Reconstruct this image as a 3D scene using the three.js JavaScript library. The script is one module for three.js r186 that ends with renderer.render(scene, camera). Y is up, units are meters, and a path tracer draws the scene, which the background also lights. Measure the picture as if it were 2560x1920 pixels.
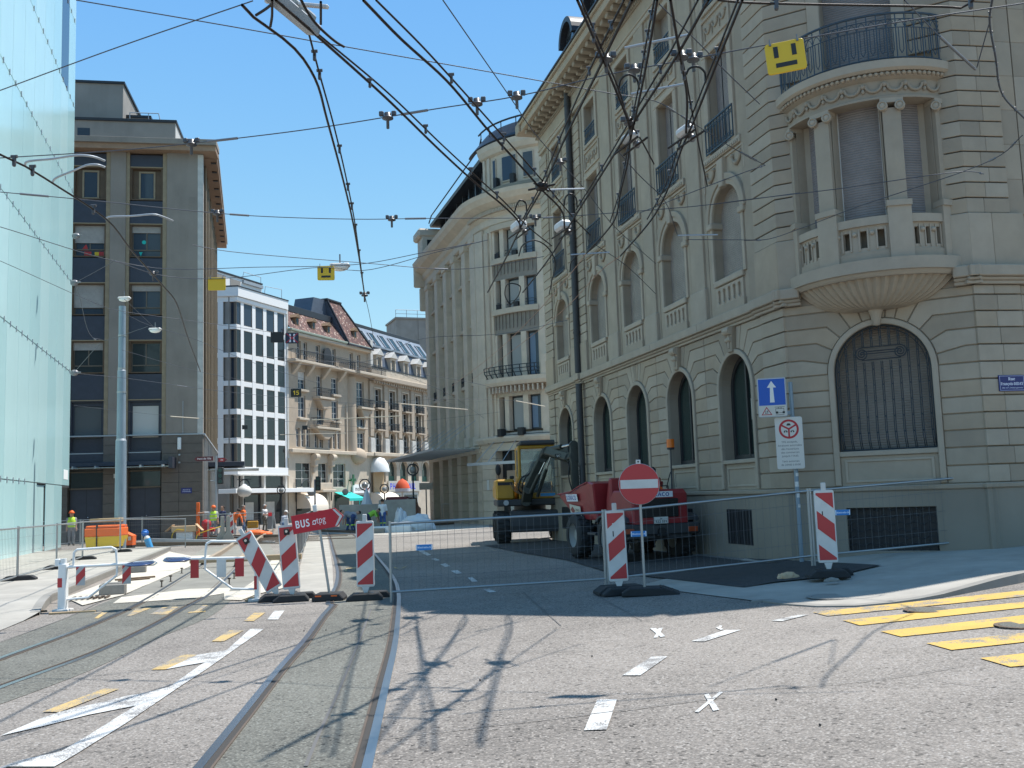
import * as THREE from 'three';
import { mergeGeometries } from 'three/addons/utils/BufferGeometryUtils.js';
import { MarchingCubes } from 'three/addons/objects/MarchingCubes.js';

// ---------- camera, sky, sun, exposure ----------
const scene = new THREE.Scene();
const FPX = 2480, PITCH = 6.35 * Math.PI / 180, ROLL = -1.95 * Math.PI / 180, EYE = 1.6;
const camera = new THREE.PerspectiveCamera(2 * Math.atan(960 / FPX) * 180 / Math.PI, 4 / 3, 0.1, 1500);
camera.position.set(0, EYE, 0);
camera.rotation.order = 'YXZ';
camera.rotation.set(PITCH, 0, ROLL);
camera.updateMatrixWorld(true);
const renderer = new THREE.WebGLRenderer({ antialias: true });
renderer.setSize(1024, 768);
renderer.toneMapping = THREE.LinearToneMapping;
renderer.toneMappingExposure = 1.38;
renderer.shadowMap.enabled = true;

const SKYG = 1 / 1.38;
{ // clear summer sky: pale towards the horizon, deeper blue overhead, dimmed above the view to lessen blue in shade
  const W = 64, Hh = 256, d = new Float32Array(W * Hh * 4);
  for (let j = 0; j < Hh; j++) {
    const el = ((j + 0.5) / Hh - 0.5) * Math.PI, s = Math.sin(el);
    const t = Math.min(1, Math.max(0, s));
    let r = 0.12 + 0.74 * Math.exp(-4.9 * t), g = 0.28 + 0.80 * Math.exp(-2.9 * t), b = 0.99 - 0.1 * t - 0.5 * Math.max(0, t - 0.45);
    if (s < 0) { r = 0.45; g = 0.44; b = 0.42; }
    for (let i = 0; i < W; i++) { const o = (j * W + i) * 4; d[o] = r * SKYG; d[o + 1] = g * SKYG; d[o + 2] = b * SKYG; d[o + 3] = 1; }
  }
  const t = new THREE.DataTexture(d, W, Hh, THREE.RGBAFormat, THREE.FloatType);
  t.mapping = THREE.EquirectangularReflectionMapping; t.magFilter = THREE.LinearFilter; t.minFilter = THREE.LinearFilter; t.needsUpdate = true;
  scene.background = t; scene.environment = t;
}
const sun = new THREE.DirectionalLight(new THREE.Color(1, 0.965, 0.91), 4.8);
sun.position.set(0.371 * 150 - 5, 0.904 * 150, -0.212 * 150 - 40);
sun.target.position.set(-5, 0, -40);
sun.castShadow = true; sun.shadow.mapSize.set(4096, 4096);
Object.assign(sun.shadow.camera, { left: -90, right: 90, top: 90, bottom: -90, near: 1, far: 400 });
scene.add(sun, sun.target);

// ---------- pixel helpers (photo pixels 2560x1920; distance always from what the thing touches) ----------
const CR = camera.matrixWorld.clone().setPosition(0, 0, 0);
const V = (x, y, z) => new THREE.Vector3(x, y, z);
const ray = (px, py) => V((px - 1280) / FPX, -(py - 960) / FPX, -1).applyMatrix4(CR);
const gy = (x, z) => { const d = Math.max(0, -z - 30), s = x - 1; const sp = s > 20 ? s : Math.log1p(Math.exp(Math.max(-30, s)));
  return 0.05 * Math.min(sp, 14) + (x < 0 ? 0.008 * Math.max(x, -40) : 0) - 0.004 * Math.min(d, 90); };
const Hh = (px, py, h) => { const r = ray(px, py), t = (h - EYE) / r.y; return V(r.x * t, h, r.z * t); };
const Dp = (px, py, dep) => { const r = ray(px, py), t = dep / -r.z; return V(r.x * t, EYE + r.y * t, r.z * t); };
const G = (px, py, off = 0) => { let h = 0, p; for (let i = 0; i < 12; i++) { p = Hh(px, py, h + off); h = gy(p.x, p.z); } p.y = h + off; return p; };

// ---------- random, noise ----------
let seed = 12345;
const rnd = () => { seed = (seed * 1664525 + 1013904223) >>> 0; return seed / 4294967296; };
const rr = (a, b) => a + (b - a) * rnd();
const pick = a => a[Math.floor(rnd() * a.length) % a.length];
function noiseTile(n, cells, sd) { // periodic value noise
  const g = new Float32Array(cells * cells); let s = sd; for (let i = 0; i < g.length; i++) { s = (s * 1664525 + 1013904223) >>> 0; g[i] = s / 4294967296; }
  return (u, v) => { const x = u * cells, y = v * cells, x0 = Math.floor(x), y0 = Math.floor(y); let fx = x - x0, fy = y - y0; fx = fx * fx * (3 - 2 * fx); fy = fy * fy * (3 - 2 * fy);
    const q = (a, b) => g[((b % cells) + cells) % cells * cells + ((a % cells) + cells) % cells];
    return (q(x0, y0) * (1 - fx) + q(x0 + 1, y0) * fx) * (1 - fy) + (q(x0, y0 + 1) * (1 - fx) + q(x0 + 1, y0 + 1) * fx) * fy; };
}
function fbm(base, oct, sd) { const ns = []; for (let i = 0; i < oct; i++) ns.push(noiseTile(0, base << i, sd + i * 77)); return (u, v) => { let a = 0, w = 0.5, t = 0; for (const n of ns) { a += n(u, v) * w; t += w; w *= 0.55; } return a / t; }; }
const toS = c => Math.round(255 * Math.min(1, Math.max(0, c <= 0.0031308 ? c * 12.92 : 1.055 * Math.pow(c, 1 / 2.4) - 0.055)));
function tex(n, fn, tile = 2, srgb = true) { // fn(u,v) -> linear rgb or grey multiplier
  const d = new Uint8Array(n * n * 4);
  for (let j = 0; j < n; j++) for (let i = 0; i < n; i++) { const c = fn((i + 0.5) / n, (j + 0.5) / n), o = (j * n + i) * 4, a = Array.isArray(c) ? c : [c, c, c];
    for (let k = 0; k < 3; k++) d[o + k] = srgb ? toS(a[k]) : Math.round(255 * Math.min(1, Math.max(0, a[k]))); d[o + 3] = 255; }
  const t = new THREE.DataTexture(d, n, n); t.wrapS = t.wrapT = THREE.RepeatWrapping; t.magFilter = THREE.LinearFilter; t.minFilter = THREE.LinearMipmapLinearFilter; t.generateMipmaps = true;
  if (srgb) t.colorSpace = THREE.SRGBColorSpace; t.repeat.set(1 / tile, 1 / tile); t.needsUpdate = true; return t;
}
const hsh = (i, j) => { let h = (i * 374761393 + j * 668265263) >>> 0; h = ((h ^ (h >>> 13)) * 1274126177) >>> 0; return ((h ^ (h >>> 16)) >>> 0) / 4294967296; };

// ---------- materials ----------
const fA = fbm(4, 6, 11), fB = fbm(8, 5, 91), fC = fbm(3, 5, 401), fD = fbm(16, 4, 733);
const tAsph = tex(2048, (u, v) => { const i = Math.floor(u * 2048), j = Math.floor(v * 2048); const g = hsh(i >> 1, j >> 1), g2 = hsh(i + 999, j), g3 = hsh((i >> 2) + 77, (j >> 2) + 13);
  const blot = fA(u, v), str = fC(u, v), fine = fD(u * 2 % 1, v * 2 % 1); let m = 0.60 + 0.16 * (fine - 0.5) + 0.36 * (g - 0.5) + 0.12 * (g2 - 0.5) + 0.14 * (g3 - 0.5) + 0.34 * (blot - 0.5) + 0.22 * (str - 0.5); if (g > 0.93) m += 0.28; if (g3 < 0.04) m -= 0.2; const w = 0.5 + 0.5 * hsh(i >> 1, (j >> 1) + 555); return [m * (1.0 + 0.06 * w), m, m * (0.985 - 0.05 * w)]; }, 13);
const tAsphB = tex(512, (u, v) => { const i = Math.floor(u * 512), j = Math.floor(v * 512); return 0.5 + 0.5 * (hsh(i >> 1, j >> 1) - 0.5) + 0.2 * (fB(u, v) - 0.5); }, 1.3, false);
const tConc = tex(512, (u, v) => { const m = 0.74 + 0.34 * (fA(u, v) - 0.5) + 0.16 * (fD(u, v) - 0.5) + 0.06 * (hsh(Math.floor(u * 512), Math.floor(v * 512)) - 0.5); const st = fC(u * 1, v * 1); return [m, m * (0.99 + 0.02 * st), m * (0.955 + 0.05 * st)]; }, 3);
const tStone = tex(512, (u, v) => { const m = 0.80 + 0.22 * (fA(u, v) - 0.5) + 0.10 * (fD(u, v) - 0.5); const w = fC(v, u); const dr = fbmStreak(u, v); return [m * (0.98 + 0.05 * w) * dr, m * (0.985) * dr, m * (0.99 - 0.07 * w) * dr]; }, 2.6);
function fbmStreak(u, v) { const s = fB(u * 1, v * 0.125); return 1 - 0.16 * Math.max(0, s - 0.55) * 4 * fA(u, v); }
const tWall = tex(512, (u, v) => { const st = fB(u, v * 0.125), m = 0.78 + 0.26 * (fA(u, v) - 0.5) - 0.16 * Math.max(0, st - 0.5) * 2; return [m, m, m * 0.985]; }, 5);
const tSteel = tex(256, (u, v) => { const m = 0.75 + 0.35 * (fA(u, v) - 0.5); return [m, m * 0.95, m * 0.9]; }, 1.1);
const tGrime = tex(256, (u, v) => { const m = 0.82 + 0.3 * (fA(u, v) - 0.5) + 0.12 * (fD(u, v) - 0.5); return [m, m * 0.99, m * 0.97]; }, 1.3);
const tNoise = tex(256, (u, v) => 0.5 + 0.8 * (fA(u, v) - 0.5) + 0.4 * (fD(u, v) - 0.5), 0.9, false);
const wornPaint = (c, k) => tex(512, (u, v) => { const i = Math.floor(u * 512), j = Math.floor(v * 512), g = hsh(i >> 1, j >> 1), n = fA(u, v) * 0.6 + fD(u, v) * 0.4; const a = 0.22 + 0.18 * (hsh(i, j + 31) - 0.5); const w = Math.min(1, Math.max(0, (n - k + 0.22 * (g - 0.5)) * 9)); const d = 0.86 + 0.24 * (fB(u, v) - 0.5) + 0.12 * (g - 0.5); return [a * (1 - w) + c[0] * d * w, a * 0.95 * (1 - w) + c[1] * d * w, a * 0.9 * (1 - w) + c[2] * d * w]; }, 2.3);
const tPaintY = wornPaint([0.68, 0.44, 0.10], 0.30), tPaintF = wornPaint([0.60, 0.42, 0.17], 0.40), tPaintW = wornPaint([0.66, 0.65, 0.62], 0.36);
const tRough = tex(256, (u, v) => 0.75 + 0.5 * (fA(u, v) - 0.5), 1.5, false);
const tSlat = tex(64, (u, v) => { const w = (v * 2) % 1; return w < 0.86 ? 0.55 + 0.45 * Math.sin(w / 0.86 * Math.PI) : 0.1; }, 0.09, false);
const tGlassV = tex(512, (u, v) => { const s = fbmV(u), m = 0.93 + 0.05 * (s - 0.5) + 0.07 * (fA(u, v) - 0.5); return [m * 0.99, m, m]; }, 6);
function fbmV(u) { return fB(u, 0.37) * 0.6 + fD(u, 0.11) * 0.4; }
const tTile = tex(512, (u, v) => { const r = Math.floor(v * 26), o = (r % 2) * 0.5, c = Math.floor(u * 22 + o), h = hsh(c, r), e = (v * 26) % 1; let col = h < 0.68 ? [0.115, 0.056, 0.047] : h < 0.84 ? [0.25, 0.14, 0.11] : h < 0.94 ? [0.075, 0.045, 0.04] : [0.42, 0.32, 0.26]; const k = e < 0.1 ? 0.62 : 1; const w = 0.88 + 0.24 * hsh(c + 50, r); return col.map(x => x * k * w); }, 4.2);
const tZinc = tex(256, (u, v) => { const seam = (u * 6) % 1, m = (0.72 + 0.35 * (fA(u, v) - 0.5)) * (seam < 0.06 ? 0.78 : 1); return [m * 0.93, m * 0.97, m]; }, 3.6);
const tWoodT = tex(256, (u, v) => { const g = fbm1(v * 1, u); return [0.8 + 0.3 * (g - 0.5), 0.8 + 0.34 * (g - 0.5), 0.8 + 0.36 * (g - 0.5)]; }, 1);
function fbm1(a, b) { return 0.6 * fD(a, b * 0.06) + 0.4 * fA(a, b * 0.12); }
const L = (r, g, b) => new THREE.Color().setRGB(r, g, b);
function mat(col, o = {}) { const m = new THREE.MeshStandardMaterial({ color: col, roughness: o.r ?? 0.85, metalness: o.m ?? 0 }); if (o.map) m.map = o.map; if (o.bump) { m.bumpMap = o.bump; m.bumpScale = o.bs ?? 0.004; } if (o.rm) m.roughnessMap = o.rm; if (o.vc) m.vertexColors = true; m.side = THREE.DoubleSide; return m; }
const M = {
  asph: mat(L(0.375, 0.348, 0.322), { map: tAsph, bump: tAsphB, bs: 0.006, r: 0.93 }),
  asphDark: mat(L(0.075, 0.074, 0.076), { map: tAsph, bump: tAsphB, bs: 0.005, r: 0.9 }),
  trackC: mat(L(0.235, 0.238, 0.212), { map: tAsph, bump: tAsphB, bs: 0.004, r: 0.92 }),
  trackP: mat(L(0.31, 0.295, 0.26), { map: tConc, bump: tAsphB, bs: 0.003, r: 0.92 }),
  pave: mat(L(0.50, 0.465, 0.415), { map: tConc, bump: tNoise, bs: 0.003, r: 0.9 }),
  kerb: mat(L(0.36, 0.34, 0.31), { map: tConc, bump: tNoise, bs: 0.005, r: 0.9 }),
  sand: mat(L(0.66, 0.61, 0.52), { map: tGrime, bump: tNoise, bs: 0.03, r: 1 }),
  stR: [mat(L(0.455, 0.382, 0.295), { map: tStone, bump: tNoise, bs: 0.003 }), mat(L(0.495, 0.42, 0.33), { map: tStone, bump: tNoise, bs: 0.003 }), mat(L(0.41, 0.34, 0.26), { map: tStone, bump: tNoise, bs: 0.003 }), mat(L(0.475, 0.385, 0.285), { map: tStone, bump: tNoise, bs: 0.003 })],
  stWall: mat(L(0.43, 0.36, 0.28), { map: tStone, bump: tNoise, bs: 0.003 }),
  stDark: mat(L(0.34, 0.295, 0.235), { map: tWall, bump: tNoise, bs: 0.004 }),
  stB: mat(L(0.70, 0.595, 0.48), { map: tStone, bump: tNoise, bs: 0.003 }),
  stB2: mat(L(0.62, 0.525, 0.42), { map: tStone, bump: tNoise, bs: 0.003 }),
  spanB: mat(L(0.30, 0.27, 0.235), { map: tGrime }),
  stT: mat(L(0.54, 0.445, 0.345), { map: tStone, bump: tNoise, bs: 0.003 }),
  stT2: mat(L(0.66, 0.57, 0.46), { map: tStone }),
  stM: mat(L(0.52, 0.435, 0.345), { map: tStone }),
  concB: mat(L(0.37, 0.32, 0.275), { map: tWall, bump: tNoise, bs: 0.006 }),
  concG: mat(L(0.36, 0.335, 0.305), { map: tWall }),
  tileBr: mat(L(0.16, 0.135, 0.115), { map: tGrime, r: 0.6 }),
  granite: mat(L(0.05, 0.056, 0.082), { map: tGrime, r: 0.45 }),
  bronze: mat(L(0.16, 0.10, 0.06), { map: tGrime, r: 0.5, m: 0.3 }),
  ochre: mat(L(0.36, 0.28, 0.18), { map: tGrime, r: 0.6 }),
  soffit: mat(L(0.40, 0.26, 0.17), { map: tGrime, r: 0.7 }),
  white: mat(L(0.82, 0.81, 0.79), { r: 0.55 }),
  whiteP: mat(L(0.78, 0.78, 0.76), { r: 0.4 }),
  offwhite: mat(L(0.66, 0.64, 0.60), { map: tGrime, r: 0.6 }),
  glassD: mat(L(0.020, 0.026, 0.030), { r: 0.06 }), glassB: mat(L(0.03, 0.045, 0.07), { r: 0.05 }), glassG: mat(L(0.028, 0.045, 0.04), { r: 0.08 }),
  frameD: mat(L(0.03, 0.03, 0.032), { r: 0.5 }), frameBr: mat(L(0.14, 0.11, 0.08), { r: 0.5 }), frameW: mat(L(0.62, 0.6, 0.56), { r: 0.5 }),
  mint: mat(L(0.53, 0.78, 0.78), { map: tGlassV, r: 0.16 }), mint2: mat(L(0.565, 0.80, 0.795), { map: tGlassV, r: 0.18 }), mint3: mat(L(0.50, 0.755, 0.76), { map: tGlassV, r: 0.14 }),
  blind: mat(L(0.36, 0.315, 0.27), { bump: tSlat, bs: 0.012, r: 0.7, map: tGrime }), blindV: mat(L(0.30, 0.265, 0.25), { bump: tSlat, bs: 0.012, r: 0.7, map: tGrime }), blindW: mat(L(0.48, 0.45, 0.42), { bump: tSlat, bs: 0.01, r: 0.7, map: tGrime }),
  curtain: mat(L(0.55, 0.54, 0.5), { r: 0.9 }),
  iron: mat(L(0.035, 0.045, 0.055), { r: 0.5, m: 0.4 }), ironB: mat(L(0.05, 0.075, 0.10), { r: 0.5, m: 0.3 }), black: mat(L(0.015, 0.015, 0.016), { r: 0.55 }), rubber: mat(L(0.035, 0.036, 0.038), { map: tGrime, bump: tNoise, bs: 0.01, r: 0.85 }),
  galv: mat(L(0.46, 0.48, 0.49), { r: 0.42, m: 0.75, map: tGrime }), galvF: mat(L(0.40, 0.42, 0.44), { r: 0.5, m: 0.5 }), mast: mat(L(0.28, 0.36, 0.43), { r: 0.45, m: 0.2, map: tGrime }),
  steel: mat(L(0.36, 0.38, 0.41), { r: 0.28, m: 0.9 }), meshW: mat(L(0.15, 0.155, 0.16), { r: 0.6 }), railRust: mat(L(0.19, 0.15, 0.12), { r: 0.7, m: 0.4, map: tSteel }), groove: mat(L(0.05, 0.045, 0.04), { r: 0.9 }),
  wireC: mat(L(0.035, 0.026, 0.022), { r: 0.5, m: 0.5 }), wireCu: mat(L(0.45, 0.25, 0.17), { r: 0.45, m: 0.5 }), wireG: mat(L(0.085, 0.09, 0.105), { r: 0.5, m: 0.4 }), insul: mat(L(0.075, 0.072, 0.075), { r: 0.4 }), fitting: mat(L(0.2, 0.2, 0.21), { r: 0.4, m: 0.5 }),
  red: mat(L(0.56, 0.035, 0.04), { r: 0.35, map: tGrime }), redP: mat(L(0.48, 0.030, 0.038), { r: 0.32 }), redM: mat(L(0.36, 0.03, 0.036), { r: 0.4, map: tGrime }), signW: mat(L(0.78, 0.77, 0.75), { r: 0.4, map: tGrime }), signY: mat(L(0.72, 0.47, 0.02), { r: 0.45 }), signBk: mat(L(0.02, 0.02, 0.02), { r: 0.5 }), blue: mat(L(0.02, 0.16, 0.55), { r: 0.4 }), blueL: mat(L(0.06, 0.32, 0.66), { r: 0.5 }), enamel: mat(L(0.02, 0.025, 0.16), { r: 0.25 }),
  yPaint: mat(L(1, 1, 1), { r: 0.8, map: tPaintY, bump: tAsphB, bs: 0.003 }), yPaintF: mat(L(1, 1, 1), { r: 0.85, map: tPaintF, bump: tAsphB, bs: 0.003 }), wPaint: mat(L(1, 1, 1), { r: 0.8, map: tPaintW, bump: tAsphB, bs: 0.003 }),
  yMach: mat(L(0.52, 0.27, 0.015), { r: 0.4, map: tGrime }), orange: mat(L(0.80, 0.14, 0.02), { r: 0.6 }), hiY: mat(L(0.55, 0.80, 0.06), { r: 0.7 }), teal: mat(L(0.02, 0.52, 0.45), { r: 0.8 }), cream: mat(L(0.80, 0.70, 0.58), { r: 0.85 }), tarp: mat(L(0.62, 0.64, 0.66), { r: 0.5, bump: tNoise, bs: 0.05 }), wood: mat(L(0.50, 0.36, 0.21), { r: 0.85, map: tWoodT }), woodD: mat(L(0.26, 0.17, 0.10), { r: 0.85, map: tWoodT }), card: mat(L(0.58, 0.40, 0.24), { r: 0.85 }),
  rooftile: mat(L(1, 1, 1), { map: tTile, r: 0.8 }), roofD: mat(L(0.03, 0.032, 0.04), { r: 0.45, map: tGrime }), zinc: mat(L(0.36, 0.40, 0.45), { map: tZinc, r: 0.45, m: 0.2 }), copper: mat(L(0.30, 0.36, 0.30), { map: tGrime, r: 0.8 }), slate: mat(L(0.10, 0.125, 0.17), { map: tGrime, r: 0.5 }),
  dGrey: mat(L(0.06, 0.062, 0.066), { r: 0.6, map: tGrime }), armG: mat(L(0.045, 0.052, 0.045), { r: 0.45, map: tGrime }), rimG: mat(L(0.36, 0.36, 0.34), { r: 0.55, map: tGrime }), chrome: mat(L(0.6, 0.6, 0.62), { r: 0.15, m: 1 }), globe: mat(L(0.82, 0.82, 0.78), { r: 0.35 }),
};

// ---------- geometry helpers ----------
const used = {};
const uname = n => { const k = used[n] = (used[n] ?? -1) + 1; return k ? n + '_' + String(k).padStart(3, '0') : n; };
function uvBox(g) { // uv in metres from the dominant normal
  const p = g.attributes.position, n = g.attributes.normal, uv = new Float32Array(p.count * 2);
  for (let i = 0; i < p.count; i++) { const ax = Math.abs(n.getX(i)), ay = Math.abs(n.getY(i)), az = Math.abs(n.getZ(i)); let u, v;
    if (ay >= ax && ay >= az) { u = p.getX(i); v = p.getZ(i); } else if (ax >= az) { u = p.getZ(i); v = p.getY(i); } else { u = p.getX(i); v = p.getY(i); }
    uv[2 * i] = u; uv[2 * i + 1] = v; }
  g.setAttribute('uv', new THREE.BufferAttribute(uv, 2)); return g;
}
function nonIdx(g) { const q = g.index ? g.toNonIndexed() : g; for (const k of Object.keys(q.attributes)) if (!['position', 'normal', 'uv'].includes(k)) q.deleteAttribute(k); return q; }
const merge = a => { const l = a.map(nonIdx); return l.length === 1 ? l[0] : mergeGeometries(l, false); };
function triGeo(P) { const g = new THREE.BufferGeometry(); g.setAttribute('position', new THREE.BufferAttribute(new Float32Array(P), 3)); g.computeVertexNormals(); return uvBox(g); }
function box(x0, x1, y0, y1, z0, z1, b = 0) { // chamfered box
  if (x1 < x0) [x0, x1] = [x1, x0]; if (y1 < y0) [y0, y1] = [y1, y0]; if (z1 < z0) [z0, z1] = [z1, z0];
  b = Math.min(b, (x1 - x0) * 0.35, (y1 - y0) * 0.35, (z1 - z0) * 0.35);
  if (!(b > 0)) { const g = new THREE.BoxGeometry(x1 - x0, y1 - y0, z1 - z0); g.translate((x0 + x1) / 2, (y0 + y1) / 2, (z0 + z1) / 2); return uvBox(nonIdx(g)); }
  const c = [(x0 + x1) / 2, (y0 + y1) / 2, (z0 + z1) / 2], h = [(x1 - x0) / 2, (y1 - y0) / 2, (z1 - z0) / 2], P = [];
  const vt = (s, f) => [0, 1, 2].map(i => c[i] + s[i] * (h[i] - (i === f ? 0 : b)));
  const quad = (a, q, d, e, n) => { const u = [q[0] - a[0], q[1] - a[1], q[2] - a[2]], w = [d[0] - a[0], d[1] - a[1], d[2] - a[2]]; const cr = [u[1] * w[2] - u[2] * w[1], u[2] * w[0] - u[0] * w[2], u[0] * w[1] - u[1] * w[0]]; if (cr[0] * n[0] + cr[1] * n[1] + cr[2] * n[2] < 0) { [q, e] = [e, q]; } P.push(...a, ...q, ...d, ...a, ...d, ...e); };
  for (let f = 0; f < 3; f++) for (const s of [-1, 1]) { const a = (f + 1) % 3, d = (f + 2) % 3; const mk = (p, q) => { const t = [0, 0, 0]; t[f] = s; t[a] = p; t[d] = q; return vt(t, f); }; const n = [0, 0, 0]; n[f] = s; quad(mk(-1, -1), mk(1, -1), mk(1, 1), mk(-1, 1), n); }
  for (let f = 0; f < 3; f++) { const a = (f + 1) % 3, d = (f + 2) % 3; for (const s of [-1, 1]) for (const t of [-1, 1]) { const mk = (e, ff) => { const q = [0, 0, 0]; q[f] = e; q[a] = s; q[d] = t; return vt(q, ff); }; const n = [0, 0, 0]; n[a] = s; n[d] = t; quad(mk(-1, a), mk(1, a), mk(1, d), mk(-1, d), n); } }
  for (const s of [-1, 1]) for (const t of [-1, 1]) for (const w of [-1, 1]) { const k = [s, t, w], A = vt(k, 0), B = vt(k, 1), C = vt(k, 2); if (s * t * w > 0) P.push(...A, ...B, ...C); else P.push(...A, ...C, ...B); }
  return triGeo(P);
}
function ext(pts, z0, z1, bev = 0, holes = []) { // extruded polygon in the xy plane
  const s = new THREE.Shape(pts.map(p => new THREE.Vector2(p[0], p[1]))); for (const h of holes) s.holes.push(new THREE.Path(h.map(p => new THREE.Vector2(p[0], p[1]))));
  const g = new THREE.ExtrudeGeometry(s, { depth: Math.max(0.001, z1 - z0 - (bev ? bev : 0)), bevelEnabled: bev > 0, bevelThickness: bev, bevelSize: bev, bevelOffset: -bev, bevelSegments: 1, curveSegments: 12 });
  g.translate(0, 0, z0); return uvBox(nonIdx(g));
}
const arcP = (cx, cy, r, a0, a1, n) => { const o = []; for (let i = 0; i <= n; i++) { const a = (a0 + (a1 - a0) * i / n) * Math.PI / 180; o.push([cx + r * Math.cos(a), cy + r * Math.sin(a)]); } return o; };
function tube(pts, r, seg = 6, closed = false, smooth = false) {
  const v = pts.map(p => Array.isArray(p) ? V(...p) : p);
  if (smooth) { const c = new THREE.CatmullRomCurve3(v, closed); return uvBox(nonIdx(new THREE.TubeGeometry(c, v.length * 4, r, seg, closed))); }
  const gs = []; for (let i = 0; i + 1 < v.length; i++) gs.push(bar(v[i], v[i + 1], r, r, seg)); return merge(gs);
}
function bar(a, b, r0, r1 = r0, seg = 8, open = false) { a = Array.isArray(a) ? V(...a) : a; b = Array.isArray(b) ? V(...b) : b; const d = b.clone().sub(a), l = d.length(); const g = new THREE.CylinderGeometry(r1, r0, l, seg, 1, open); g.translate(0, l / 2, 0); g.applyQuaternion(new THREE.Quaternion().setFromUnitVectors(V(0, 1, 0), d.normalize())); g.translate(a.x, a.y, a.z); return nonIdx(g); }
function cylX(cx, cy, cz, r, l, seg = 20) { const g = new THREE.CylinderGeometry(r, r, l, seg); g.rotateZ(Math.PI / 2); g.translate(cx, cy, cz); return nonIdx(g); }
function cylZ(cx, cy, cz, r, l, seg = 20) { const g = new THREE.CylinderGeometry(r, r, l, seg); g.rotateX(Math.PI / 2); g.translate(cx, cy, cz); return nonIdx(g); }
function cylY(cx, y0, cz, r, l, seg = 20, r2 = r) { const g = new THREE.CylinderGeometry(r2, r, l, seg); g.translate(cx, y0 + l / 2, cz); return nonIdx(g); }
function sph(cx, cy, cz, r, sx = 1, sy = 1, sz = 1, w = 16, h = 12) { const g = new THREE.SphereGeometry(r, w, h); g.scale(sx, sy, sz); g.translate(cx, cy, cz); return nonIdx(g); }
function tor(cx, cy, cz, R, r, a = Math.PI * 2, rot = 0, seg = 16) { const g = new THREE.TorusGeometry(R, r, 6, seg, a); g.rotateZ(rot); g.translate(cx, cy, cz); return nonIdx(g); }
function lathe(pts, seg = 24, p0 = 0, pl = Math.PI * 2) { return nonIdx(new THREE.LatheGeometry(pts.map(p => new THREE.Vector2(p[0], p[1])), seg, p0, pl)); }
const shadow = o => { o.castShadow = true; o.receiveShadow = true; return o; };
function mesh(name, g, m, parent) { const o = shadow(new THREE.Mesh(g, m)); o.name = name; if (parent) parent.add(o); return o; }
function thing(name, label, category, pos = [0, 0, 0], ry = 0, group) { const o = new THREE.Group(); o.name = uname(name); const p = Array.isArray(pos) ? V(...pos) : pos; o.position.copy(p); o.rotation.y = ry; o.userData = { label, category }; if (group) o.userData.group = group; scene.add(o); return o; }
function one(name, g, m, label, category, group, pos, ry = 0) { const o = mesh(uname(name), g, m, scene); if (pos) o.position.copy(pos); o.rotation.y = ry; o.userData = { label, category }; if (group) o.userData.group = group; return o; }
function struct(name, g, m) { const o = mesh(uname(name), g, m, scene); o.userData.kind = 'structure'; return o; }
// facade frames: x runs right as seen from outside, z outwards
const azd = a => a * Math.PI / 180;
function frame(x, z, az) { const a = azd(az); return { p: V(x, 0, z), az, ry: Math.PI / 2 - a, dx: V(Math.sin(a), 0, -Math.cos(a)), dz: V(Math.cos(a), 0, Math.sin(a)), at(X, Y, Z) { return this.p.clone().addScaledVector(this.dx, X).addScaledVector(this.dz, Z).setY(Y); } }; }
function put(o, root, f, x = 0, y = 0, z = 0) { const w = f.at(x, y, z); o.position.copy(w.sub(root.position)); o.rotation.y = f.ry; root.add(o); return o; }
const P = (root, f, name, g, m) => put(mesh(name, Array.isArray(g) ? merge(g) : g, m), root, f);
// text on a canvas
function canvasTex(w, h, fn) { const c = document.createElement('canvas'); c.width = w; c.height = h; const x = c.getContext('2d'); fn(x, w, h); const t = new THREE.CanvasTexture(c); t.colorSpace = THREE.SRGBColorSpace; return t; }
function faceMat(w, h, fn, r = 0.45) { const m = new THREE.MeshStandardMaterial({ map: canvasTex(w, h, fn), roughness: r }); m.side = THREE.DoubleSide; return m; }
function plate(w, h, z = 0) { const g = new THREE.PlaneGeometry(w, h); g.translate(0, 0, z); return nonIdx(g); }
function rrect(w, h, r, n = 4) { const o = []; for (const [sx, sy, a] of [[1, 1, 0], [-1, 1, 90], [-1, -1, 180], [1, -1, 270]]) o.push(...arcP(sx * (w / 2 - r), sy * (h / 2 - r), r, a, a + 90, n)); return o; }

// ================= GROUND =================
const zf = (ox, oy, s) => (x, y) => [ox + x * s, oy + y * s];
const gA = zf(0, 1480, 0.31646), gB = zf(480, 1480, 0.31646), gC = zf(1180, 1480, 0.31646), gD = zf(1860, 1400, 0.31646), gE = zf(160, 1270, 0.24412), gF = zf(640, 1230, 0.27125), g7 = zf(0, 1250, 0.27125), g6 = zf(560, 1200, 0.27125);
const gp = (f, ...c) => { const o = []; for (let i = 0; i < c.length; i += 2) { const q = f(c[i], c[i + 1]); const p = G(q[0], q[1]); o.push([p.x, p.z]); } return o; };
function subdivide(tris, maxE) { let cur = tris; for (let it = 0; it < 7; it++) { const out = []; let split = false; for (const t of cur) { let bi = -1, bl = maxE; for (let i = 0; i < 3; i++) { const a = t[i], b = t[(i + 1) % 3]; const l = Math.hypot(a[0] - b[0], a[1] - b[1]); if (l > bl) { bl = l; bi = i; } } if (bi < 0) { out.push(t); continue; } split = true; const a = t[bi], b = t[(bi + 1) % 3], c = t[(bi + 2) % 3], m = [(a[0] + b[0]) / 2, (a[1] + b[1]) / 2]; out.push([a, m, c], [m, b, c]); } cur = out; if (!split) break; } return cur; }
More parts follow.
